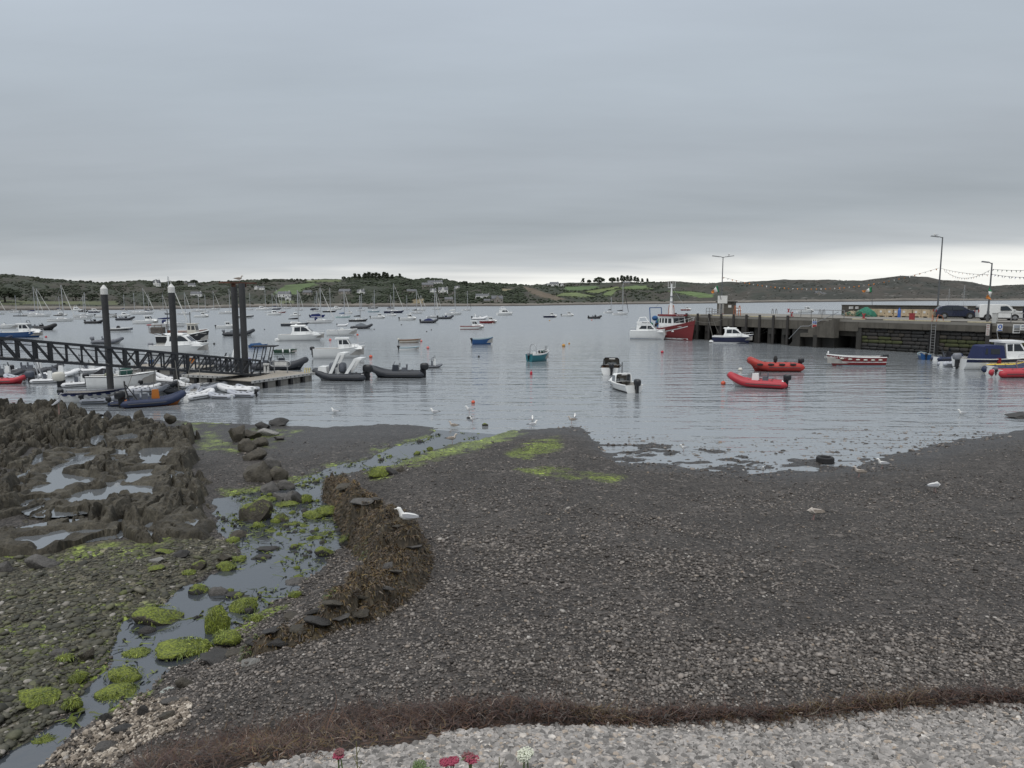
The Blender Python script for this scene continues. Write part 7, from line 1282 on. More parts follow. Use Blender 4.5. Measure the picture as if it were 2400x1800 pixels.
# ------------------------------------------------------------------ nearer boats, one by one
def find(lab): return [o for o in bpy.data.objects if o.get('label') == lab][0]
PG = 'boats rafted along the pontoon'
rib(-30, 64, 901, TRD, 'hard red dinghy with its bow under the gangway', 4, 'dinghy', TRD, None, asp=.36, group=PG, n=10, lift=.25); rib(-25, 60, 886, TDK, 'dark grey inflatable with arch behind the red dinghy', 12, 'jockey', group=PG, n=10, arch=(ALU, -.3, 1.5), eng=None); rib(30, 150, 880, TDK, 'long dark inflatable with row of jockey seats under the gangway', 18, 'jockey', group=PG, n=10, eng=ENB)
rib(76, 158, 899, TWH, 'white inflatable with dark grey outboard and pipe arch', 14, 'console', group=PG, n=10, eng=mat('engine_slate', (.05, .06, .08), .4), arch=(ALU, -.2, 1.5), engs=1.25); rib(148, 240, 908, TWH, 'white inflatable with a tall cream outboard', 30, 'console', group=PG, n=10, eng=ENW, engs=1.55)
e, rows, L, B, H = motor(212, 368, 911, 'open', 'white open boat with black outboard and dark green cover', WHT, 14, ENB, group=PG, H=.8, asp=.30); MB().ell((.05*L, 0, H*1.05), (.10*L, B*.28, .5), 8, 6, .5).obj('cover', CVG, e, smooth=50); MB().ell((-.2*L, 0, H*.95), (.3, .35, .28), 8, 6, .6).obj('seat', mat('seat_olive', (.20, .21, .15), .7), e, smooth=50); rail(e, rows, .0, .48*L, .35, n=6); stripe(rows, lambda r: r[0][2]-.07, lambda r: r[0][2]-.02, RUB, e, 'rub_strake')
e, rows, L, B, H = motor(150, 300, 944, 'skiff', 'white rowing boat edged with blue fenders beside the outcrop', WHT, 8, ENB, group=PG, H=.55, asp=.32, trim=NVY)
for k in range(7):
    x = (-.40+.13*k)*L; z, y = sheer_at(rows, x); MB().ell((x, -y-.04, z-.14), (.16, .05, .05), 8, 5).obj('fender', CVN, e, smooth=60)
rib(192, 277, 948, TLG, 'pale inflatable dinghy against the blue-fendered rowing boat', 9, 'dinghy', group=PG, n=10, eng=ENB, engs=.55, lift=.22); rib(257, 340, 954, TNV, 'low navy dinghy with white bands and pointed tail cones', 12, 'dinghy', group=PG, n=10, eng=ENB, engs=.6, lift=.22)
e = rib(286, 440, 957, TNV, 'navy inflatable with orange console nearest the outcrop', 30, 'jockey', mat('hull_orange', (.38, .12, .025), .5), ENB, group=PG, n=12, console=ORG, arch=(BLK, -.32, 1.25), engs=1.15)
rib(432, 505, 938, TWH, 'white dinghy showing its square transom and dark tube ends', 62, 'dinghy', group=PG, n=10, eng=None, asp=.46, lift=.22); rib(482, 552, 936, TLG, 'pale grey dinghy with black lifelines beside the square transom', 168, 'dinghy', group=PG, n=10, eng=None, lift=.22); rib(528, 606, 932, TLG, 'pale grey dinghy at the outer corner of the raft', 172, 'dinghy', group=PG, n=10, eng=ENB, engs=.5, lift=.22); rib(505, 600, 922, TWH, 'white dinghy under the front pile of the pair', 175, 'dinghy', group=PG, n=10, eng=None, lift=.22)
rib(430, 520, 920, TLG, 'grey dinghy in the middle of the raft behind the orange console', 8, 'dinghy', group=PG, n=10, eng=None, lift=.22); rib(395, 470, 912, TWH, 'white dinghy rolled against the pontoon edge', 150, 'dinghy', group=PG, n=10, eng=None, lift=.3); rib(330, 420, 914, TDK, 'black dinghy under the white boat bow', 5, 'dinghy', TBK, ENB, group=PG, n=10, engs=.6, lift=.22); rib(300, 400, 926, TLG, 'grey dinghy between rowing boat and orange console', 10, 'dinghy', group=PG, n=10, eng=None, lift=.22); rib(340, 450, 903, TWH, 'white dinghy behind the black one', 160, 'dinghy', group=PG, n=10, eng=None, lift=.3)
rib(205, 285, 893, TBK, 'black boat under a peaked black tarpaulin', 20, 'cover', BLKH, None, cover=CVK, group=PG, n=10); rib(300, 410, 872, TDK, 'dark inflatable behind the lower gangway, blue box aboard', 10, 'jockey', group=PG, console=BLU, n=10); rib(170, 260, 876, TWH, 'white inflatable behind the upper gangway', 20, 'console', group=PG, arch=(ALU, -.2, 1.4), n=10, eng=None); rib(395, 505, 866, TDK, 'dark inflatable behind the lower gangway, orange jacket aboard', 8, 'jockey', group=PG, console=ORG, n=10); rib(480, 590, 862, TGY, 'grey inflatable with lilac outboard hood behind the gangway', 175, 'console', group=PG, eng=mat('engine_lilac', (.24, .25, .36), .6), n=10, arch=(WHT, -.1, 1.3))
e = rib(590, 727, 869, TDK, 'dark inflatable with tall black canopy frame behind the pontoon', 6, 'jockey', DGY, None, group=PG, n=10, console=DGY)
fr = MB(); 
for y in (-.55, .55):
    for x in (-2.2, -1.5, -.9): fr.tube([(x-.1, y, .5), (x+.25, y, 2.0)], .04, 6)
fr.obj('canopy_frame', BLK, e); MB().box(-1.25, 0, 2.05, 2.0, 1.5, .08).obj('canopy', CVK, e)
e = rib(727, 868, 894, TDK, 'large grey inflatable with white arches moored off the pontoon corner', 174, 'console', WHT, ENB, group=PG, n=12, asp=.36, engs=1.5, arch=None)
L = 141/FPX*52
for ax, h in ((-.02, 1.75), (-.30, 1.35)):
    for y in (-.55, .55): MB().prism([(ax*L+.5, .55), (ax*L+.75, .55), (ax*L+.0, h+.35), (ax*L-.55, h+.35), (ax*L-.5, h+.22), (ax*L-.15, h+.18)], y-.06, y+.06).obj('arch_leg', WHT, e)
    MB().box(ax*L-.3, 0, h+.32, .5, 1.2, .10).obj('arch_top', WHT, e)
for x in (-.05, .12): MB().ell((x*L, 0, .95), (.25, .4, .4), 8, 6, .6).obj('seat', SEATM, e, smooth=50)
MB().box(.28*L, 0, .75, .8, .9, .6, tx=.7).obj('bow_locker', WHT, e)
rib(862, 999, 887, TDK, 'dark grey inflatable with small console on the outer mooring', 177, 'console', DGY, ENB, group=PG, n=12, asp=.36, engs=1.35, console=DGY)
for x0, x1, y, tb, lab, psi, kd in ((0, 70, 893, TLG, 'grey dinghy wedged beyond the hard red dinghy', 160, 'dinghy'), (95, 190, 886, TWH, 'white inflatable behind the pipe-arch one', 18, 'console'), (225, 330, 901, TGY, 'grey inflatable hidden behind the green-covered boat', 12, 'jockey'), (255, 350, 936, TLG, 'grey dinghy against the rowing boat bow', 170, 'dinghy'), (300, 380, 918, TWH, 'white dinghy under the green-covered boat', 20, 'dinghy'), (370, 450, 925, TDK, 'dark dinghy behind the orange console', 165, 'dinghy'), (455, 540, 912, TWH, 'white dinghy nearest the kayaks', 15, 'dinghy'), (545, 612, 917, TLG, 'grey dinghy between the front pile and the pontoon', 160, 'dinghy'), (420, 490, 930, TLG, 'small pale dinghy squeezed before the middle of the raft', 110, 'dinghy'), (355, 440, 894, TDK, 'dark dinghy tucked under the pontoon arm', 10, 'dinghy')):
    rib(x0, x1, y, tb, lab, psi, kd, group=PG, n=10, eng=ENB if y < 902 else None, engs=.6, lift=.22)
def kayak(x0, x1, y, lab):
    loc, a, L, B, s = place(x0, x1, y, 5, .2); e = empty('kayak', loc, a, lab, 'kayak', 'orange kayaks by the pontoon'); m = mat('kayak_orange', (.46, .09, .03), .45); rows = []
    for i in range(13):
        u = i/12; k = math.sin(math.pi*u)**.7+.03; x = (u-.5)*L; z = .20+.12*abs(2*u-1)**2; rows.append([(x, B/2*k*math.cos(t), z*.55+.22*math.sin(t)*(.6+.4*k)) for t in np.linspace(0, 6.28, 11)[:-1]])
    MB().grid(rows, True, True).obj('hull', m, e, smooth=60); MB().ell((0, 0, .36), (.45, B*.32, .06), 10, 4).obj('cockpit', BLK, e); MB().tube([(-.45, -B*.3, .4), (0, -B*.36, .43), (.45, -B*.3, .4)], .03, 5).obj('cockpit_rim', m, e)
kayak(445, 527, 894, 'orange kayak lying nearer the dinghies'); kayak(458, 534, 887, 'orange kayak lying nearer the pontoon arm')
# --- fishing boats
def fishing_black():
    loc, a, L, B, s = place(372, 492, 808, 3, .32); e = empty('fishing_boat', loc, a, 'black hulled fishing boat with pot gantry behind a capped pile', 'fishing boat'); H = .16*L; rows = hull(L, B, H, .75, .85, .4, .06, 12, 2.2); hull_mb(rows).obj('hull', BLKH, e, smooth=50); gunwale(rows, .06).obj('gunwale', WHT, e); stripe(rows, .10, .22, CRM, e, 'boot_stripe'); inner(rows, H*.55).obj('deck', FLR, e); deck_mb(rows, 0, 1, .6, 1).obj('foredeck', FLR, e)
    cabin(e, [(.10*L, -.1), (.10*L, .24*L), (.25*L, .24*L), (.28*L, .06*L), (.28*L, -.1)], B*.55, B*.5, CRM, ([(.115*L, .13*L), (.115*L, .21*L), (.165*L, .21*L), (.165*L, .13*L)], [(.185*L, .13*L), (.185*L, .21*L), (.24*L, .21*L), (.255*L, .13*L)]), (((.27*L, .12*L), (.255*L, .21*L)),), 0, H, 'wheelhouse'); MB().box(.18*L, 0, H+.25*L, .19*L, B*.62, .1).obj('roof', CRM, e)
    m = MB().tube([(.14*L, 0, H+.25*L), (.14*L, 0, H+.48*L)], .05, 6).obj('mast', RUB, e); MB().tube([(-.30*L, 0, H), (-.30*L, 0, H+.52*L)], .05, 6).obj('mast', RUB, e)
    g = MB()
    for y in (-.8, .8):
        g.tube([(-.36*L, y, H*.8), (-.38*L, y, H+.24*L)], .05, 5); g.tube([(-.62*L, y, H+.08*L), (-.38*L, y, H*1.05)], .04, 5); g.tube([(-.62*L, y, H+.22*L), (-.38*L, y, H+.22*L)], .04, 5); g.tube([(-.62*L, y, H+.08*L), (-.62*L, y, H+.22*L)], .04, 5); g.tube([(-.62*L, y, H+.15*L), (-.38*L, y, H+.15*L)], .03, 5)
    g.obj('gantry', mat('rusty_frame', (.13, .10, .085), .8, var=.3), e); MB().box(-.50*L, 0, H+.12*L, .2*L, 1.5, .12*L).obj('fishing_gear', mat('pot_net', (.10, .09, .08), .9, var=.5, scale=6), e); MB().tube([(-.27*L, 0, H*.8), (-.27*L, 0, H+.12*L)], .28, 8).obj('barrel', mat('barrel_rust', (.12, .045, .03), .8), e)
    for i in range(7): MB().ell((random.uniform(-.15, .06)*L, random.uniform(-.5, .5), H+random.uniform(0, .07)*L), (.3, .25, .25), 7, 5).obj('fishing_gear', [CVK, SEATM, mat('pot_net', (.10, .09, .08), .9)][i % 3], e)
    z, y = sheer_at(rows, .3*L); text('lettering', 'S 231', LETW, e, .085*L*.55, (.27*L, -y-.02, z-.28), (R(80), 0, R(4))); z, y = sheer_at(rows, .40*L); text('lettering', 'boat name', LETW, e, .22, (.40*L, -y-.04, z-.22), (R(80), 0, R(14)))
fishing_black()
motor(358, 492, 833, 'cruiser', 'white cabin cruiser with dark window band behind the gangway', psi=4, eng=ENG_, group=MG, H=1.0)
def trawler():
    bow = W(1630, 799); L, B, H = 9.8, 3.5, 1.5; a = R(-58); d = Vector((math.cos(a), math.sin(a), 0)); loc = bow-d*L*.47+Vector((-.35, 0, 0)); e = empty('trawler', loc, a, 'dark red trawler with white wheelhouse moored at the pier end', 'trawler'); rows = hull(L, B, H, .95, .85, .5, .05, 13, 2.4, ((.0, 0.), (.55, .2), (.85, .5), (1., 1.))); hull_mb(rows).obj('hull', TRED, e, smooth=50)
    stripe(rows, lambda r: r[0][2]-.62, lambda r: r[0][2]-.50, WHT, e, 'rubbing_band', .03); stripe(rows, .12, .30, WHT, e, 'waterline_band', .012); deck_mb(rows, -.45).obj('deck', FLR, e); gunwale(rows, .05).obj('gunwale', TRED, e)
    cabin(e, [(-.12*L, 0), (-.12*L, 2.3), (.16*L, 2.3), (.20*L, 0)], B*.78, B*.72, WHT, ([(-.105*L, 1.25), (-.105*L, 1.95), (-.07*L, 1.95), (-.07*L, 1.25)], [(-.05*L, 1.25), (-.05*L, 1.95), (-.01*L, 1.95), (-.01*L, 1.25)], [(.01*L, 1.25), (.01*L, 1.95), (.06*L, 1.95), (.06*L, 1.25)], [(.08*L, 1.25), (.08*L, 1.95), (.145*L, 1.95), (.15*L, 1.25)]), (((.178*L, 1.3), (.166*L, 2.0)),), 0, H*.82, 'wheelhouse')
    MB().box(.03*L, 0, H*.82+2.40, .32*L, B*.84, .26).obj('roof', TRED, e); mz = H*.82+2.5
    m = MB().tube([(.0, 0, mz), (.0, 0, mz+2.2), (.0, 0, 8.3)], [.30, .17, .07], 8).obj('mast', WHT, e, smooth=40); MB().bar((0, -.7, 7.7), (0, .7, 7.7), .08).obj('yard', WHT, m)
    for y in (-.7, -.25, .25, .7): MB().tube([(0, y, 7.7), (0, y, 8.6)], .03, 4).obj('aerial', WHT, m)
    for z in (5.6, 6.4): MB().box(.12, 0, z, .3, .5, .1).obj('lamp', SEATM, m)
    for i in range(9): MB().ell((random.uniform(-.42, -.2)*L, random.uniform(-1, 1), H+random.uniform(.3, 1.7)), (.5, .45, .4), 8, 6).obj('net_bundle', [mat('net_green', (.03, .15, .10), .9), CVK, mat('net_blue', (.03, .10, .24), .9)][i % 3], e, smooth=60)
    g = MB()
    for y in (-1.2, 1.2): g.tube([(-.30*L, y, H*.6), (-.34*L, y, H+3.2)], .07, 6)
    g.bar((-.34*L, -1.2, H+3.2), (-.34*L, 1.2, H+3.2), .12); g.obj('gallows', BLU, e); rail(e, rows, .24*L, .48*L, .55, WHT, 5, 'bow_rail')
    st = MB(); st.tube([(.47*L, 0, H*1.9), (.0, 0, 8.0)], .02, 3); st.tube([(-.34*L, 0, H+3.2), (0, 0, 7.6)], .02, 3); st.obj('rigging', ALU, e)
    z, y = sheer_at(rows, .05*L); text('lettering', 'C.245', LETW, e, .55, (.03*L, -y-.03, z-.92), (R(84), 0, 0)); z, y = sheer_at(rows, .3*L); text('lettering', 'trawler name', LETW, e, .30, (.27*L, -y-.05, z-.30), (R(80), 0, R(12))); text('lettering', 'trawler name', LETW, e, .3, (.2*L+.06, -.1, H*.82+2.42), (R(90), 0, R(90)))
trawler()
e, rows, L, B, H = motor(1474, 1568, 797, 'flybridge', 'white flybridge cruiser tied outside the red trawler', WHT, -14, None, H=1.25, boot=BLU, asp=.38); text('lettering', 'cruiser name', LETK, e, .3, (-.06*L, -B*.375, H*1.01+.23*L), (R(88), 0, 0))
e, rows, L, B, H = motor(1668, 1766, 806, 'cruiser', 'navy hulled cabin cruiser with white top moored by the piles', NVY, -22, None, H=.95, boot=WHT); stripe(rows, lambda r: r[0][2]*.84, lambda r: r[0][2]*1.0, WHT, e, 'white_band')
# --- centre foreground boats
e, rows, L, B, H = motor(1230, 1297, 848, 'skiff', 'teal open boat with arch rail and fishing gear', TEAL, 42, ENG_, H=.72, trim=WHT, asp=.42)
MB().tube([(-.30*L, -B*.42, H), (-.30*L, -B*.36, H+.75), (-.30*L, -B*.15, H+.98), (-.30*L, B*.15, H+.98), (-.30*L, B*.36, H+.75), (-.30*L, B*.42, H)], .035, 6).obj('arch', ALU, e, smooth=40); MB().box(-.18*L, 0, H*.9, .18*L, B*.35, .55, tx=.8).obj('engine_box', WHT, e)
for i in range(14): MB().ell((random.uniform(-.2, .4)*L, random.uniform(-.3, .3)*B*.7, H+random.uniform(-.15, .22)), (.12, .1, .14), 6, 4).obj('gear', [CVK, SEATM, CVG, TLG][i % 4], e)
for i in range(4): MB().tube([(.3*L+.05*i, -.2+.12*i, H), (.33*L+.04*i, -.2+.13*i, H+.75)], .012, 4).obj('rod', BLK, e)
rail(e, rows, .05*L, .4*L, .22, WHT, 4, 'side_rail')
def canopy_boat(x0, x1, y, psi, lab, canopy, name_plate, topy, aer):
    p = W((x0+x1)/2, y); dep = p.y*CP+HC*SP; s = dep/FPX; B = (x1-x0)*s*.86; L = B*2.5; a = R(psi); H = .30*B*1.15; d = Vector((math.cos(a), math.sin(a), 0)); e = empty('cuddy_boat', Vector((p.x, p.y, 0))+d*L*.5, a, lab, 'motorboat'); rows = hull(L, B, H, .35, .90, .25, .08, 11, 2.4); hull_mb(rows).obj('hull', WHT, e, smooth=50); stripe(rows, -.05, .10, BLKH, e); gunwale(rows, .045).obj('gunwale', RUB if canopy is not WHT else WHT, e); inner(rows, H*.3, .88).obj('cockpit', FLR if canopy is WHT else TEAK, e); deck_mb(rows, .02, 1, .5, 1).obj('foredeck', WHT, e)
    ht = (y-topy)*s*.92-H; w = B*.84; am = BLK if canopy is not WHT else WHT
    f = MB().tube([(-.02*L, -w/2, H), (-.02*L, -w*.47, H+ht*.8), (-.02*L, -w*.38, H+ht), (-.02*L, w*.38, H+ht), (-.02*L, w*.47, H+ht*.8), (-.02*L, w/2, H)], .045, 6).obj('hoop', am, e, smooth=40)
    MB().grid([[(-.02*L, -w*.47, H+ht*.8), (-.02*L, -w*.38, H+ht), (-.02*L, w*.38, H+ht), (-.02*L, w*.47, H+ht*.8)], [(.16*L, -w*.45, H+ht*.8), (.16*L, -w*.36, H+ht*.97), (.16*L, w*.36, H+ht*.97), (.16*L, w*.45, H+ht*.8)]]).obj('roof', WHT if canopy is WHT else CVY, e)
    hm = mat('cuddy_inside', (.30, .27, .23), .8); bk = MB(); bk.add([(.17*L, -w*.48, H*.4), (.17*L, w*.48, H*.4), (.16*L, w*.45, H+ht*.8), (.16*L, w*.36, H+ht*.97), (.16*L, -w*.36, H+ht*.97), (.16*L, -w*.45, H+ht*.8)], [(0, 1, 2, 3, 4, 5)]); bk.obj('bulkhead', hm, e)
    for sg in (-1, 1): MB().add([(-.02*L, sg*w*.49, H), (.17*L, sg*w*.48, H), (.16*L, sg*w*.45, H+ht*.8), (-.02*L, sg*w*.47, H+ht*.8)], [(0, 1, 2, 3)]).obj('side_screen', mat('clear_vinyl', (.22, .24, .26), .2), e)
    MB().box(.155*L, -w*.05, H*.4+ht*.35, .02, w*.18, ht*.6).obj('hatch', mat('hatch_dark', (.06, .055, .06), .7), e); MB().box(-.03*L, -w*.05, H+ht*.90, .02, w*.36, ht*.14).obj('name_plate', LBL, e)
    MB().tube([(.11*L, w*.2+.16*math.cos(t), H+.2+.16*math.sin(t)) for t in np.linspace(0, 6.28, 13)], .018, 5).obj('steering_wheel', BLK, e); MB().box(-.25*L, 0, H*.75, .08*L, B*.7, .05).obj('thwart', FLR, e)
    if aer: MB().tube([(.05*L, 0, H+ht), (.05*L, 0, H+ht+.75)], .035, 5).obj('aerial', RUB, e)
    cabin(e, [(.16*L, -.05), (.16*L, ht*.35), (.34*L, ht*.25), (.42*L, 0)], w*.8, w*.5, WHT, (), (), 0, H, 'cuddy'); outboard(e, -.5*L-.02, H*.75, .95, ENB, -.1*B)
canopy_boat(1402, 1455, 878.5, 78, 'white boat with brown canopy and black hoop seen from astern', CVY, 1, 840, False); canopy_boat(1457, 1515, 921, 106, 'white boat with white canopy and aerial nearest the spit', WHT, 0, 878, True)
e = rib(1697, 1848, 912, TRD, 'red inflatable with raised bow, nearest of the red boats', 157, 'console', WHT, ENB, group='red boats off the quay', n=12, engs=1.05, lift=.30); text('lettering', 'tube mark', LETW, e, .22, (.1, -.62, .75), (R(60), 0, 0))
e = rib(1747, 1880, 872, mat('poly_red', (.34, .028, .02), .5, var=.1), 'hard red workboat with black side pads', 178, 'dinghy', mat('poly_red', (.34, .028, .02), .5), ENB, group='red boats off the quay', n=10, engs=1.0, lift=.28); L = 132/FPX*58
for k in range(4): MB().ell((-.28*L+.2*L*k, -.92, .62), (.28, .06, .10), 8, 5).obj('side_pad', BLK, e, smooth=60); MB().ell((-.28*L+.2*L*k, .92, .62), (.28, .06, .10), 8, 5).obj('side_pad', BLK, e, smooth=60)
MB().ell((-.02*L, 0, 1.0), (.18, .18, .32), 8, 6).obj('helm_post', BLK, e, smooth=60)
e, rows, L, B, H = motor(1935, 2070, 859, 'skiff', 'long red rowing boat with white rail and pale fenders', REDH, 178, ENB, H=.78, trim=None, asp=.28, group='red boats off the quay'); gunwale(rows, .045).obj('top_rail', WHT, e); stripe(rows, H*.45, H*.53, WHT, e, 'side_line'); stripe(rows, -.05, .08, LBL_, e)
for k in range(6): z, y = sheer_at(rows, (-.38+.13*k)*L); MB().ell(((-.38+.13*k)*L, y+.05, z-.22), (.20, .06, .07), 8, 5).obj('fender', CRM, e, smooth=60); MB().ell(((-.38+.13*k)*L, -y-.05, z-.22), (.20, .06, .07), 8, 5).obj('fender', CRM, e, smooth=60)
z, y = sheer_at(rows, .33*L); text('lettering', 'rower name', LETW, e, .26, (.33*L, y+.04, z-.14), (R(84), 0, R(180-10)))
MB().ell((.47*L, 0, rows[-1][0][2]+.15), (.08, .06, .16), 8, 5).obj('stem_post', WHT, e)
# --- boats under the quay wall
QG = 'boats under the quay wall'
motor(2146, 2181, 843, 'skiff', 'small blue open boat against the algae wall', BLU, 75, ENB, H=.5, group=QG, asp=.6, trim=LBL_); rib(2180, 2262, 847, TNV, 'navy inflatable with black folded hood beside the ladder', 12, 'console', group=QG, console=CVK, n=10, eng=None, arch=(BLK, -.25, 1.2)); rib(2197, 2270, 859, TLG, 'pale grey inflatable stern poking out by the silver outboard', 10, 'dinghy', group=QG, n=10, eng=None)
e, rows, L, B, H = motor(2244, 2440, 868, 'wheelhouse', 'white cabin boat with navy canvas canopy under the quay', WHT, 0, ENG_, H=.92, group=QG, asp=.34); stripe(rows, lambda r: r[0][2]-.30, lambda r: r[0][2]-.06, NVY, e, 'blue_band')
cabin(e, [(-.32*L, -.05), (-.28*L, .15*L), (-.25*L, .165*L), (-.04*L, .165*L), (-.02*L, -.05)], B*.78, B*.62, CVN, ([(-.27*L, .06*L), (-.255*L, .13*L), (-.235*L, .13*L), (-.235*L, .06*L)], [(-.20*L, .06*L), (-.20*L, .125*L), (-.09*L, .125*L), (-.09*L, .06*L)]), (), 0, H, 'canopy')
e = rib(2290, 2420, 869, TYL, 'yellow inflatable with dark engine alongside the cabin boat', 4, 'jockey', group=QG, n=10, eng=ENB, console=CVK); MB().tube([(-1.0, -.5, .5), (-1.0, -.5, 1.05)], .16, 8).obj('fuel_can', REDH, e); rib(2306, 2440, 879, TNV, 'navy inflatable between the yellow and the red one', 4, 'dinghy', group=QG, n=10, eng=None); rib(2324, 2455, 887, TRD, 'bright red inflatable cut by the picture edge', 3, 'dinghy', group=QG, n=12, eng=ENG_, engs=.6, arch=(ALU, .1, 1.0))
# ------------------------------------------------------------------ floats, birds, tyre, lines
BUO = mat('buoy_orange', (.55, .09, .045), .5, var=.12, scale=6); BUP = mat('buoy_pink', (.60, .15, .14), .5, var=.12, scale=6); BUY = mat('buoy_amber', (.48, .24, .05), .55, var=.2, scale=6); BUW = mat('buoy_white', (.55, .53, .48), .5, var=.1); BUK = mat('buoy_dark', (.03, .03, .03), .6); BUR = mat('buoy_red', (.42, .025, .045), .5)
def buoy(px, py, w, m, lab, spar=False):
    p = W(px, py+1); s = (p.y*CP+HC*SP)/FPX; r = w*s/2; e = empty('mooring_buoy', p, random.random()*6, lab, 'buoy')
    if spar: MB().tube([(0, 0, -r), (0, 0, r*2.0), (0, 0, r*2.6), (0, 0, r*4.0)], [r, r, r*.25, r*.2], 10).obj('float', m, e, smooth=40)
    else: MB().ell((0, 0, r*.55), (r, r, r*.95), 14, 10).obj('float', m, e, smooth=60)
    MB().tube([(-r*.2, 0, r*1.35), (-r*.15, 0, r*1.75), (r*.15, 0, r*1.75), (r*.2, 0, r*1.35)], r*.08, 5).obj('eye', RUB, e); MB().tube([(0, 0, r*.3), (0, 0, r*.32)], [r*1.02, r*1.02], 14).obj('waterline_band', BUK, e)
for px, py, w, m, lab, sp in ((108, 790, 5, BUR, 'small red buoy at the bow of the blue cruiser', 0), (838, 785, 5, BUO, 'orange buoy at the bow of the centre-console boat', 0), (774, 797, 6, BUP, 'pink buoy beside the swept white cruiser', 0), (869, 837, 8, BUO, 'orange buoy beside the pilothouse boat', 0), (1003, 816, 7, BUP, 'pink buoy alone near the two small open boats', 0), (987, 800, 6, BUP, 'pink ball hanging at the cream boat bow', 0),
   (1122, 836, 5, BUK, 'dark pick-up float in open water under the blue boat', 0), (1321, 811, 8, BUY, 'amber drum buoy past the teal boat', 0), (1334, 805, 4, BUY, 'tiny amber float behind the drum buoy', 0), (1245, 877, 6, BUR, 'crimson spar buoy in front of the teal boat', 1), (1552, 826, 7, BUR, 'crimson buoy floating before the red trawler', 0), (1109, 944, 9, BUO, 'orange buoy nearest the gravel spits', 0), (1735, 868, 10, BUW, 'off-white round buoy behind the raised red bow', 0), (1695, 900, 11, BUO, 'orange buoy under the raised red bow', 0),
   (1387, 750, 3, BUO, 'tiny orange float at the boxy black inflatable', 0), (1000, 777, 3, BUK, 'tiny dark float, lower of the pair in open water', 0), (1011, 773, 3, BUK, 'tiny dark float, upper of the pair in open water', 0), (941, 761, 3, BUK, 'tiny dark float below the white cabin boat', 0), (1288, 751, 3, BUY, 'tiny amber float below the navy boat', 0), (620, 772, 3, BUK, 'tiny dark float beside the bolted piles', 0), (502, 806, 5, BUK, 'dark buoy off the black fishing boat bow', 0), (877, 772, 3, BUK, 'tiny dark float at the tented inflatable', 0), (1155, 758, 3, BUW, 'white float beside the red hulled cabin boat', 0)): buoy(px, py, w, m, lab, bool(sp))
GW = mat('gull_white', (.68, .68, .66), .8, var=.05); GG = mat('gull_grey', (.30, .31, .33), .8, var=.1, scale=20); GB = mat('gull_brown', (.22, .19, .16), .85, var=.5, scale=30); GK = mat('gull_dark', (.03, .03, .03), .7); GL = mat('gull_leg', (.45, .28, .25), .6); GY = mat('gull_bill', (.55, .38, .08), .5)
def gull(px, py, head, lab, pose='stand', brown=False, size=.56, p=None, name='gull', cat='gull'):
    p = p or (fitlevel(px, py, lambda x, y: np.maximum(gz(x, y), 0))); e = empty(name, p, R(head), lab, cat, 'gulls about the shore'); k = size; z0 = .17*k if pose != 'swim' else -.02*k
    if pose == 'sit': z0 = .02*k
    hd = {'preen': ((.10, .0, .30), (.13, .10, .24), (.05, .14, .20))}.get(pose, ((.22, 0, .36), (.28, 0, .45), (.36, 0, .46)))
    sp = [(-.50, 0, .17, .012), (-.40, 0, .18, .045), (-.26, 0, .19, .09), (-.08, 0, .18, .125), (.08, 0, .19, .13), (.18, 0, .24, .105), (hd[0][0], hd[0][1], hd[0][2], .072), (hd[1][0]*.97, hd[1][1], hd[1][2], .072), (hd[1][0]+.04*(1 if pose != 'preen' else -.5), hd[1][1], hd[1][2]+.005, .06), (hd[2][0], hd[2][1], hd[2][2]-.01, .02), (hd[2][0]+(.09 if pose != 'preen' else -.05), hd[2][1]+(0 if pose != 'preen' else .06), hd[2][2]-.03, .006)]
    MB().tube([(x*k, y*k, z*k+z0) for x, y, z, r in sp], [r*k for x, y, z, r in sp], 10).obj('body', GW if not brown else mat('gull_mottled', (.42, .38, .34), .85, var=.45, scale=30), e, smooth=60)
    for s in (-1, 1):
        MB().grid([[(.14*k, s*.10*k, .29*k+z0), (.12*k, s*.132*k, .20*k+z0)], [(-.05*k, s*.11*k, .31*k+z0), (-.06*k, s*.148*k, .17*k+z0)], [(-.28*k, s*.07*k, .27*k+z0), (-.28*k, s*.11*k, .16*k+z0)], [(-.48*k, s*.03*k, .22*k+z0), (-.46*k, s*.05*k, .18*k+z0)]]).obj('wing', GB if brown else GG, e, smooth=60); MB().prism([(-.42*k, .20*k+z0), (-.62*k, .19*k+z0), (-.44*k, .24*k+z0)], s*.03*k, s*.05*k).obj('wing_tip', GK, e)
        if pose in ('stand', 'preen'): MB().tube([(-.0, s*.05*k, .08*k+z0), (.01*k, s*.05*k, .03), (.0, s*.05*k, .004)], .011*k, 5).obj('leg', GL, e); MB().add([(0, s*.05*k, .006), (.08*k, s*.05*k+.03*k, .004), (.08*k, s*.05*k-.03*k, .004)], [(0, 1, 2)]).obj('foot', GL, e)
    b = hd[2]; MB().tube([(b[0]*k, b[1]*k, (b[2]-.012)*k+z0), ((b[0]+(.085 if pose != 'preen' else -.05))*k, (b[1]+(0 if pose != 'preen' else .05))*k, (b[2]-.03)*k+z0)], [.016*k, .006*k], 6).obj('bill', GY if not brown else GK, e)
wt = wall_hit(954, 1230)+Vector((0, 0, .05))
gull(954, 1228, 175, 'white gull resting on the seaweed wall', 'sit', p=wt); gull(2067, 1098, 175, 'white gull walking past the tyre', 'stand'); gull(2013, 1118, 172, 'mottled brown gull standing below the tyre', 'stand', True); gull(2190, 1154, 8, 'white gull preening, farthest along the open beach', 'preen', size=.62); gull(1907, 1218, 178, 'mottled gull with tucked head on the pebbles', 'preen', True, size=.6)
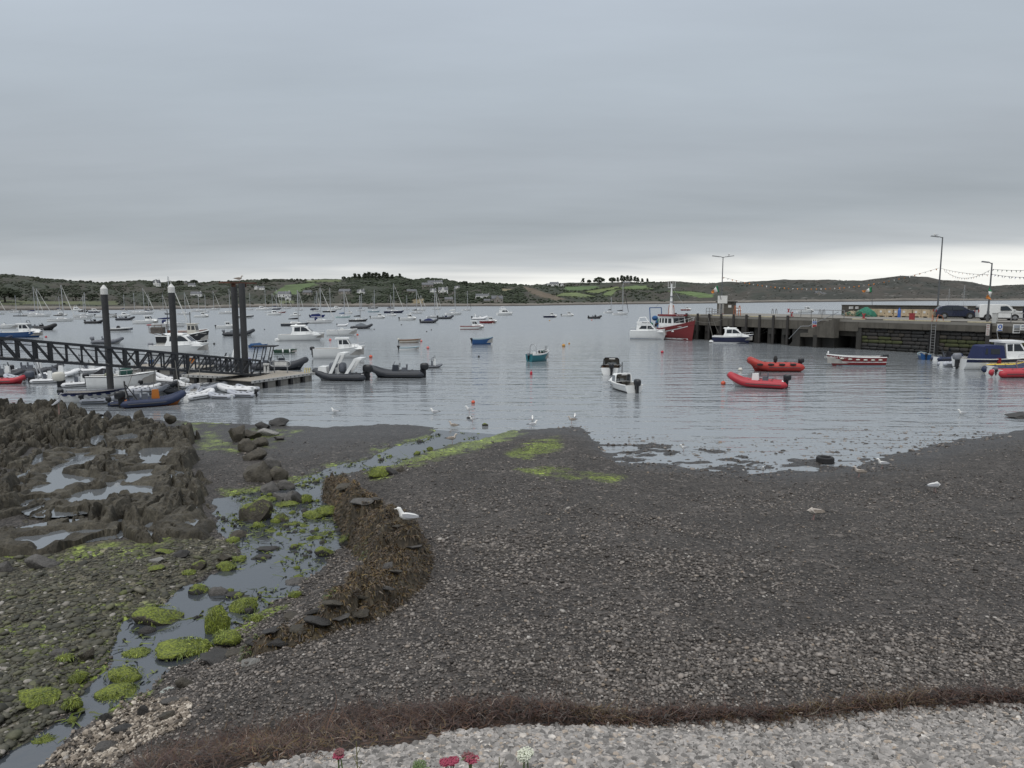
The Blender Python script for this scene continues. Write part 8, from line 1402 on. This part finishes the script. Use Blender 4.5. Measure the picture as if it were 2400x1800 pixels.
gull(1788, 1110, 250, 'pale gull facing the viewer at the water edge', 'stand', size=.42); gull(1602, 1058, 200, 'pale gull among the wet weedy flats', 'stand', size=.45); gull(1250, 1000, 20, 'white gull on the crest of the spit', 'sit', size=.62); gull(1248, 985, 90, 'small gull in the water behind the spit crest', 'swim', size=.5); gull(1340, 992, 190, 'brown-backed gull at the spit tip', 'stand', True, size=.55); gull(1347, 980, 80, 'small gull swimming off the spit tip', 'swim', size=.5)
gull(1100, 968, 190, 'white gull wading by the orange buoy', 'stand', size=.6); gull(1062, 1002, 170, 'dark young gull on weed at the stream mouth', 'sit', True, size=.6); gull(1060, 1038, 10, 'brown gull wading in the channel', 'stand', True, size=.6); gull(785, 968, 170, 'swimming gull between outcrop and buoy', 'swim', size=.6); gull(1018, 969, 175, 'swimming gull near the orange buoy', 'swim', size=.6); gull(2254, 972, 175, 'white gull swimming near the quay shallows', 'swim', size=.6); gull(1108, 990, 200, 'pale gull beside a dark stone at the stream mouth', 'stand', size=.5)
gull(0, 0, 20, 'gull perched on the bolted pile pair', 'stand', True, p=t+Vector((.1, -.2, .06)), size=.7); gull(0, 0, 185, 'gull perched on the tallest lamp head', 'sit', p=L2[0]+Vector((-1.0, 0, L2[1]+.14)), size=.7); gull(0, 0, 60, 'gull perched on the twin-armed lamp', 'sit', p=L1[0]+Vector((.9, 0, L1[1]+.15)), size=.8)
def heron():
    p = W(139, 973, .55); e = empty('heron', Vector((p.x, p.y, .72)), R(60), 'grey heron standing on the outcrop crest', 'heron'); k = 1.0
    MB().tube([(-.30, 0, .34), (-.16, 0, .42), (.0, 0, .50), (.08, 0, .60), (.05, 0, .72), (.10, 0, .82), (.15, 0, .86), (.22, 0, .855), (.34, 0, .84)], [.01, .06, .085, .05, .028, .026, .032, .018, .004], 8).obj('body', GG, e, smooth=60)
    for s in (-1, 1): MB().tube([(-.02, s*.03, .46), (.0, s*.03, .2), (-.01, s*.03, -.25)], .010, 5).obj('leg', GL, e); MB().prism([(.06, .55), (-.30, .36), (-.1, .42)], s*.05, s*.085).obj('wing', GG, e)
heron()
def tyre():
    p = fitlevel(1942, 1089, lambda x, y: np.maximum(gz(x, y), 0)); r = 19.5/FPX*(p.y+.4); rows = []; e = empty('tyre', (p.x, p.y+r, p.z+.11), 0, 'black car tyre lying flat at the water edge', 'tyre'); h = .12
    prof = [(.60, -.7), (.66, -1), (.92, -1), (1.0, -.75), (1.0, .75), (.92, 1), (.66, 1), (.60, .7), (.56, .75), (.56, -.75)]
    for i in range(36): a = 2*math.pi*i/36; rows.append([(r*q*math.cos(a), r*q*math.sin(a), h*z) for q, z in prof])
    rows.append(rows[0]); MB().grid(rows, True).obj('casing', mat('tyre_black', (.018, .018, .019), .8, var=.2, scale=8), e, smooth=30)
    for i in range(40): a = 2*math.pi*i/40; MB().box(r*1.005*math.cos(a), r*1.005*math.sin(a), .0, .02, .05, h*1.3, rz=a).obj('tread_block', mat('tyre_black', (.018, .018, .019), .8), e)
tyre()
ROPE = mat('mooring_rope', (.16, .155, .14), .9)
def line(a, b, sag, lab, r=.022): MB().tube([tuple(a.lerp(b, i/14)+Vector((0, 0, -4*sag*(i/14)*(1-i/14)))-a) for i in range(15)], r, 5).obj('mooring_line', ROPE, None, label=lab, cat='rope', loc=a)
q = W(1630, 799)
line(Vector((q.x, q.y, 2.9)), PL(s_at(1708), .1, ZD+.1), .6, 'slack rope from the trawler bow along the pier face'); c = W(1763, 801)
line(Vector((c.x, c.y, 1.0)), PL(s_at(1826), .1, ZD), .35, 'upper bow rope of the navy cabin cruiser to the pier'); line(Vector((c.x, c.y, .9)), PL(s_at(1832), .1, ZD-.1), .6, 'lower bow rope of the navy cabin cruiser to the pier'); c = W(1670, 803); line(Vector((c.x, c.y, .9)), PL(s_at(1658), .1, ZD), .15, 'stern rope of the navy cabin cruiser, steeper one'); c = W(1684, 800); line(Vector((c.x, c.y, 1.2)), PL(s_at(1668), .1, ZD), .2, 'second stern rope of the navy cabin cruiser')
for k, (x0, y0, x1, y1, z0) in enumerate(((300, 905, 318, 846, .6), (360, 908, 362, 842, .6), (420, 915, 410, 845, .5), (432, 910, 448, 846, .5), (470, 908, 466, 848, .5))):
    a = W(x0, y0, z0); b = WD(x1, y1, a.y+1.0); line(a, b, .1, ('painter tied from the gangway to the green-covered boat', 'painter hanging by the black dinghy bow', 'painter from the gangway to the white rolled dinghy', 'crossing painter from the gangway to the grey dinghy', 'painter from the gangway to the middle dinghies')[k], .018)
